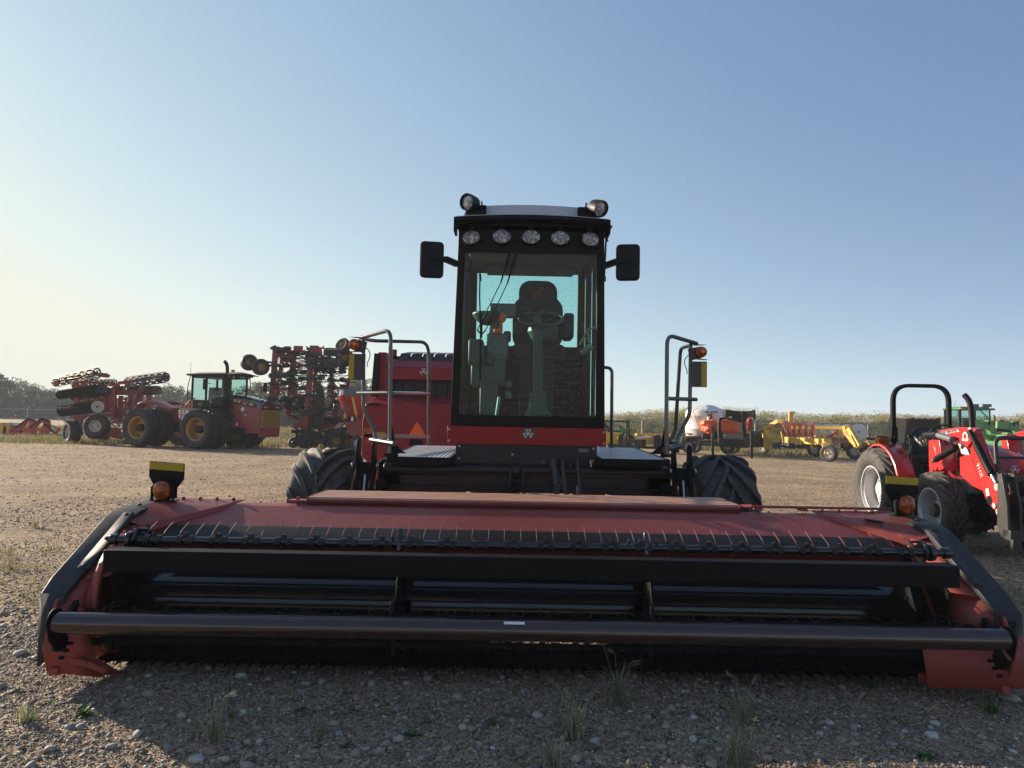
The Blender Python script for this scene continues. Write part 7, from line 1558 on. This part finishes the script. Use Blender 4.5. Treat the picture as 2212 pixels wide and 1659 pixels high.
# larger stones one could pick out
SL = [(425, 1640, .05, 'pale round stone at the lower edge, largest of the left group'), (455, 1625, .035, 'pinkish stone leaning on the pale group'), (320, 1502, .05, 'flat tan stone at the shade line under the left end'), (455, 1580, .035, 'grey stone beside the wispy grass'), (350, 1533, .022, 'tiny white stone near the flat tan one'), (560, 1600, .028, 'brown stone left of the middle in the shade'), (860, 1545, .03, 'grey oval stone standing on edge'), (720, 1560, .04, 'flat grey stone among pebbles'), (670, 1575, .028, 'white stone beside the flat grey one'), (860, 1590, .034, 'light speckled stone below the oval one'), (1000, 1565, .035, 'tan cracked stone in the middle shade'), (1050, 1610, .022, 'bluish stone right of the tan one'), (1430, 1610, .035, 'flat brownish stone right of the foxtails'), (1520, 1600, .03, 'white stone in the right shade'), (1575, 1590, .028, 'grey-white round stone next to the white one'), (1790, 1560, .032, 'speckled pale stone right of the middle'), (1930, 1560, .035, 'round pale stone in the right foreground'), (1845, 1610, .03, 'flat light stone in the right foreground'), (1930, 1610, .028, 'small beige stone below the round pale one'), (2180, 1510, .06, 'dark flat stone beside the right red panel'), (45, 1405, .06, 'broad grey stone left of the end shield'), (60, 1530, .05, 'flat tan stone at the left edge'), (1700, 1625, .026, 'small tan stone at the lower right'), (2060, 1580, .03, 'beige stone near the right tuft'), (100, 1430, .035, 'grey stone touching the left shield corner'), (480, 1640, .03, 'beige round stone right of the pink one'), (1120, 1530, .02, 'white chip in the middle shade'), (1400, 1545, .03, 'grey stone under the right half of the reel')]
bv, bf = ico(3)
for i, (u, v_, s_, lab) in enumerate(SL):
    p = PG(u, v_, 0); r = np.random.default_rng(200 + i)
    w = bv.copy(); ph = r.uniform(0, 6.28, 6)
    k = 1 + .10 * np.sin(2.2 * w[:, 0] + ph[0]) + .08 * np.sin(3 * w[:, 1] + ph[1]) + .06 * np.sin(5 * w[:, 2] + 3 * w[:, 0] + ph[2]) + r.normal(0, .008, len(w))
    w = w * k[:, None] * np.array([r.uniform(.8, 1.3), r.uniform(.7, 1.0), r.uniform(.45, .7)]) * s_ * .8
    a = r.uniform(0, 6.28); w = w @ np.array([[math.cos(a), math.sin(a), 0], [-math.sin(a), math.cos(a), 0], [0, 0, 1]])
    c = [(.40, .37, .32), (.27, .19, .15), (.30, .245, .18), (.23, .22, .21), (.34, .30, .245)][i % 5]
    o = npmesh('stone', w, bf, paint('stone_%d' % i, c, .8, var=.35, scale=30, bump=.4, bscale=70)); o.location = (p.x, p.y, float(hgt(p.x, p.y)) + s_ * .18); tag(o, lab, 'stone', 'larger stones in the gravel')
# ================================================================ chain link fences
def fence(name, label, pa, pb, n, arm=True, hh=1.8):
    root = thing(name, label, 'fence', (pa[0], pa[1], 0), world=True); a, b_ = V((pa[0], pa[1], 0)), V((pb[0], pb[1], 0)); d = (b_ - a); Ln = d.length; u = d.normalized(); nn = V((-u.y, u.x, 0))
    for i in range(n + 1):
        mb = MB(); p = a + u * Ln * i / n; mb.cyl(p, p + V((0, 0, hh)), .03, seg=8); mb.tube([p + V((0, 0, hh)), p + nn * (-.0) + u * .22 + V((0, 0, hh + .32))], .02, 6); mb.build('post', 'galv', root)
    mb = MB(); mb.tube([a + V((0, 0, hh - .02)), b_ + V((0, 0, hh - .02))], .022, 6); mb.build('top_rail', 'galv', root)
    mb = MB()
    for k in range(3): mb.tube([a + u * .07 * (k + 1) + V((0, 0, hh + .1 * (k + 1))), b_ + u * .07 * (k + 1) + V((0, 0, hh + .1 * (k + 1)))], .004, 3)
    mb.build('barbed_wire', 'wire', root)
    st = .11; vs = []; fs = []; m = int(Ln / st); H_ = hh - .05
    for sgn in (1, -1):
        for i in range(-int(H_ / st), m + int(H_ / st)):
            s0 = i * st; s1 = s0 + sgn * H_; z0, z1 = 0.03, H_
            lo, hi = min(s0, s1), max(s0, s1)
            if hi < 0 or lo > Ln: continue
            def pt(s_, z): return a + u * s_ + V((0, 0, z))
            t0, t1 = 0., 1.
            if sgn > 0:
                t0 = max(0, -s0 / H_); t1 = min(1, (Ln - s0) / H_)
            else:
                t0 = max(0, (s0 - Ln) / H_); t1 = min(1, s0 / H_)
            if t1 <= t0: continue
            p, q = pt(s0 + sgn * H_ * t0, .03 + H_ * t0), pt(s0 + sgn * H_ * t1, .03 + H_ * t1); w = V((0, 0, .0035)); w2 = nn * .0035; b0 = len(vs); vs += [p - w, p + w2, p + w, q - w, q + w2, q + w]; fs += [(b0, b0 + 1, b0 + 4, b0 + 3), (b0 + 1, b0 + 2, b0 + 5, b0 + 4), (b0 + 2, b0, b0 + 3, b0 + 5)]
    mb = MB(); mb.add(vs, fs); mb.build('wire_mesh', 'wire', root, ang=0)
fence('chain_link_fence', 'grey chain-link fence in front of the stubble field on the left', (-58, 53.5), (-9, 54), 16)
fence('chain_link_fence', 'grey chain-link fence running along the foot of the weedy bank', (-3, 54), (66, 54.5), 16)
# ================================================================ trees
M['leaf'] = islandmat('tree_leaf', [(0, (.030, .050, .020)), (.4, (.05, .075, .028)), (.75, (.085, .10, .035)), (.93, (.12, .12, .045)), (1, (.18, .13, .06))], .8, trans=.35)
M['bark'] = paint('bark', (.10, .085, .07), .9, scale=8)
def treeproto(seed, hh, wd, kind):
    rr = random.Random(seed); r = np.random.default_rng(seed); mb = MB()
    mb.tube([(0, 0, -.1), (rr.uniform(-.1, .1), 0, hh * .35), (rr.uniform(-.3, .3), rr.uniform(-.3, .3), hh * .85)], [.20, .14, .04], 7); cl = []
    for k in range(17):
        z = hh * rr.uniform(.12, .9); a = rr.uniform(0, 6.28); l = wd * rr.uniform(.4, 1.0) * (1 - .75 * abs(z / hh - .42) ** 1.3 if kind else (1.05 - z / hh)); e = V((math.cos(a) * l, math.sin(a) * l, z + hh * rr.uniform(.04, .14))); mb.tube([(0, 0, z * .9), (e.x * .5, e.y * .5, z + (e.z - z) * .4), tuple(e)], [.06, .04, .012], 5); cl.append((e.x, e.y, e.z, rr.uniform(.5, 1.0) * wd * .42)); cl.append((e.x * .5, e.y * .5, z + .2, rr.uniform(.5, 1) * wd * .4))
    cl.append((0, 0, hh * .93, wd * .22))
    n = 2600 if kind < 2 else 350; i = r.integers(0, len(cl), n); cl = np.array(cl); u = r.normal(0, 1, (n, 3)); u /= np.linalg.norm(u, axis=1)[:, None]; u *= r.uniform(.35, 1, (n, 1)) ** .6
    c = cl[i, :3] + u * cl[i, 3:4] * np.array([1, 1, .8])
    lv = leaves('crown', c[:, 0], c[:, 1], np.maximum(.3, c[:, 2]), .30, 'leaf', seed, up=0, asp=1.6); tk = mb.build('trunk', 'bark', None); me = (lv.data, tk.data); bpy.data.objects.remove(lv); bpy.data.objects.remove(tk); return me
protos = [treeproto(300 + i, hh, wd, kd) for i, (hh, wd, kd) in enumerate(((9, 3.2, 1), (8, 2.6, 1), (7, 3.0, 1), (9.5, 2.3, 0), (6, 2.6, 1), (8.5, 2.2, 2)))]
def tree(x, y, k, s_, rz, lab, g):
    t = thing('tree', lab, 'tree', (x, y, 0), rz, g); t.scale = (s_, s_, s_ * rnd.uniform(.92, 1.08))
    for nm, me in zip(('crown', 'trunk'), protos[k]): o = bpy.data.objects.new(nm, me); COL.objects.link(o); o.parent = t
prof = [(0, 812), (15, 816), (30, 822), (42, 834), (55, 826), (62, 840), (75, 836), (90, 848), (104, 840), (118, 850), (135, 850), (150, 855), (170, 850), (190, 856), (215, 852), (240, 846), (262, 850), (280, 840), (300, 846), (322, 838), (342, 842), (350, 832), (362, 842), (375, 838), (390, 846), (405, 846), (-20, 812), (-45, 810), (-80, 816), (-120, 822), (-170, 815), (-220, 826), (-280, 818), (-350, 824)]
for i, (u, v_) in enumerate(prof):
    Y = 150 + rnd.uniform(-5, 8); p = P(u, v_, Y); k = 5 if i in (3, 20) else rnd.randrange(5)
    tree(p.x, Y, k, p.z / (9, 8, 7, 9.5, 6, 8.5)[k], rnd.uniform(0, 6.28), 'bare-branched thin tree in the hazy tree line' if k == 5 else 'green tree in the hazy tree line beyond the left fence', 'trees beyond the stubble field')
for i, (u, v_) in enumerate([(528, 838), (545, 830), (556, 832), (575, 826), (590, 834), (612, 820), (640, 826), (665, 830), (690, 822), (712, 826), (735, 830), (752, 812), (772, 800), (790, 812), (812, 826)]):
    Y = 105 + rnd.uniform(-5, 6); p = P(u, v_, Y); k = rnd.randrange(5); tree(p.x, Y, k, p.z / (9, 8, 7, 9.5, 6)[k], rnd.uniform(0, 6.28), 'green tree seen through the folded air drill', 'trees behind the air drill')
# dense understorey of the wood
r = np.random.default_rng(77); n = 52000; x = r.uniform(-250, -18, n); y = r.normal(158, 5, n); z = r.uniform(0, 1, n) ** .8 * (4.6 + 1.0 * np.sin(x * .31) + .6 * np.sin(x * .9))
tag(leaves('undergrowth', x, y, z, .75, 'leaf', 78, up=0, asp=1.5), kind='stuff')
n = 12000; x = r.uniform(-62, -16, n); y = r.normal(110, 3, n); z = r.uniform(0, 1, n) ** .8 * (3.2 + .7 * np.sin(x * .4)); tag(leaves('undergrowth', x, y, z, .6, 'leaf', 79, up=0, asp=1.5), kind='stuff')
# ================================================================ haze
m, nt, out = newmat('haze'); pv = N(nt, 'ShaderNodeVolumePrincipled'); pv.inputs['Density'].default_value = .0008; pv.inputs['Color'].default_value = (.86, .90, .94, 1); pv.inputs['Anisotropy'].default_value = .0; nt.links.new(pv.outputs[0], out.inputs['Volume']); M['haze'] = m
HZ = True
if HZ:
    mb = MB(); mb.bb((-560, -440, -1.2), (560, 640, 14)); o = mb.build('haze', 'haze', None, ang=0); tag(o, kind='stuff')
for o in bpy.data.objects:
    if '_w' in o: del o['_w']
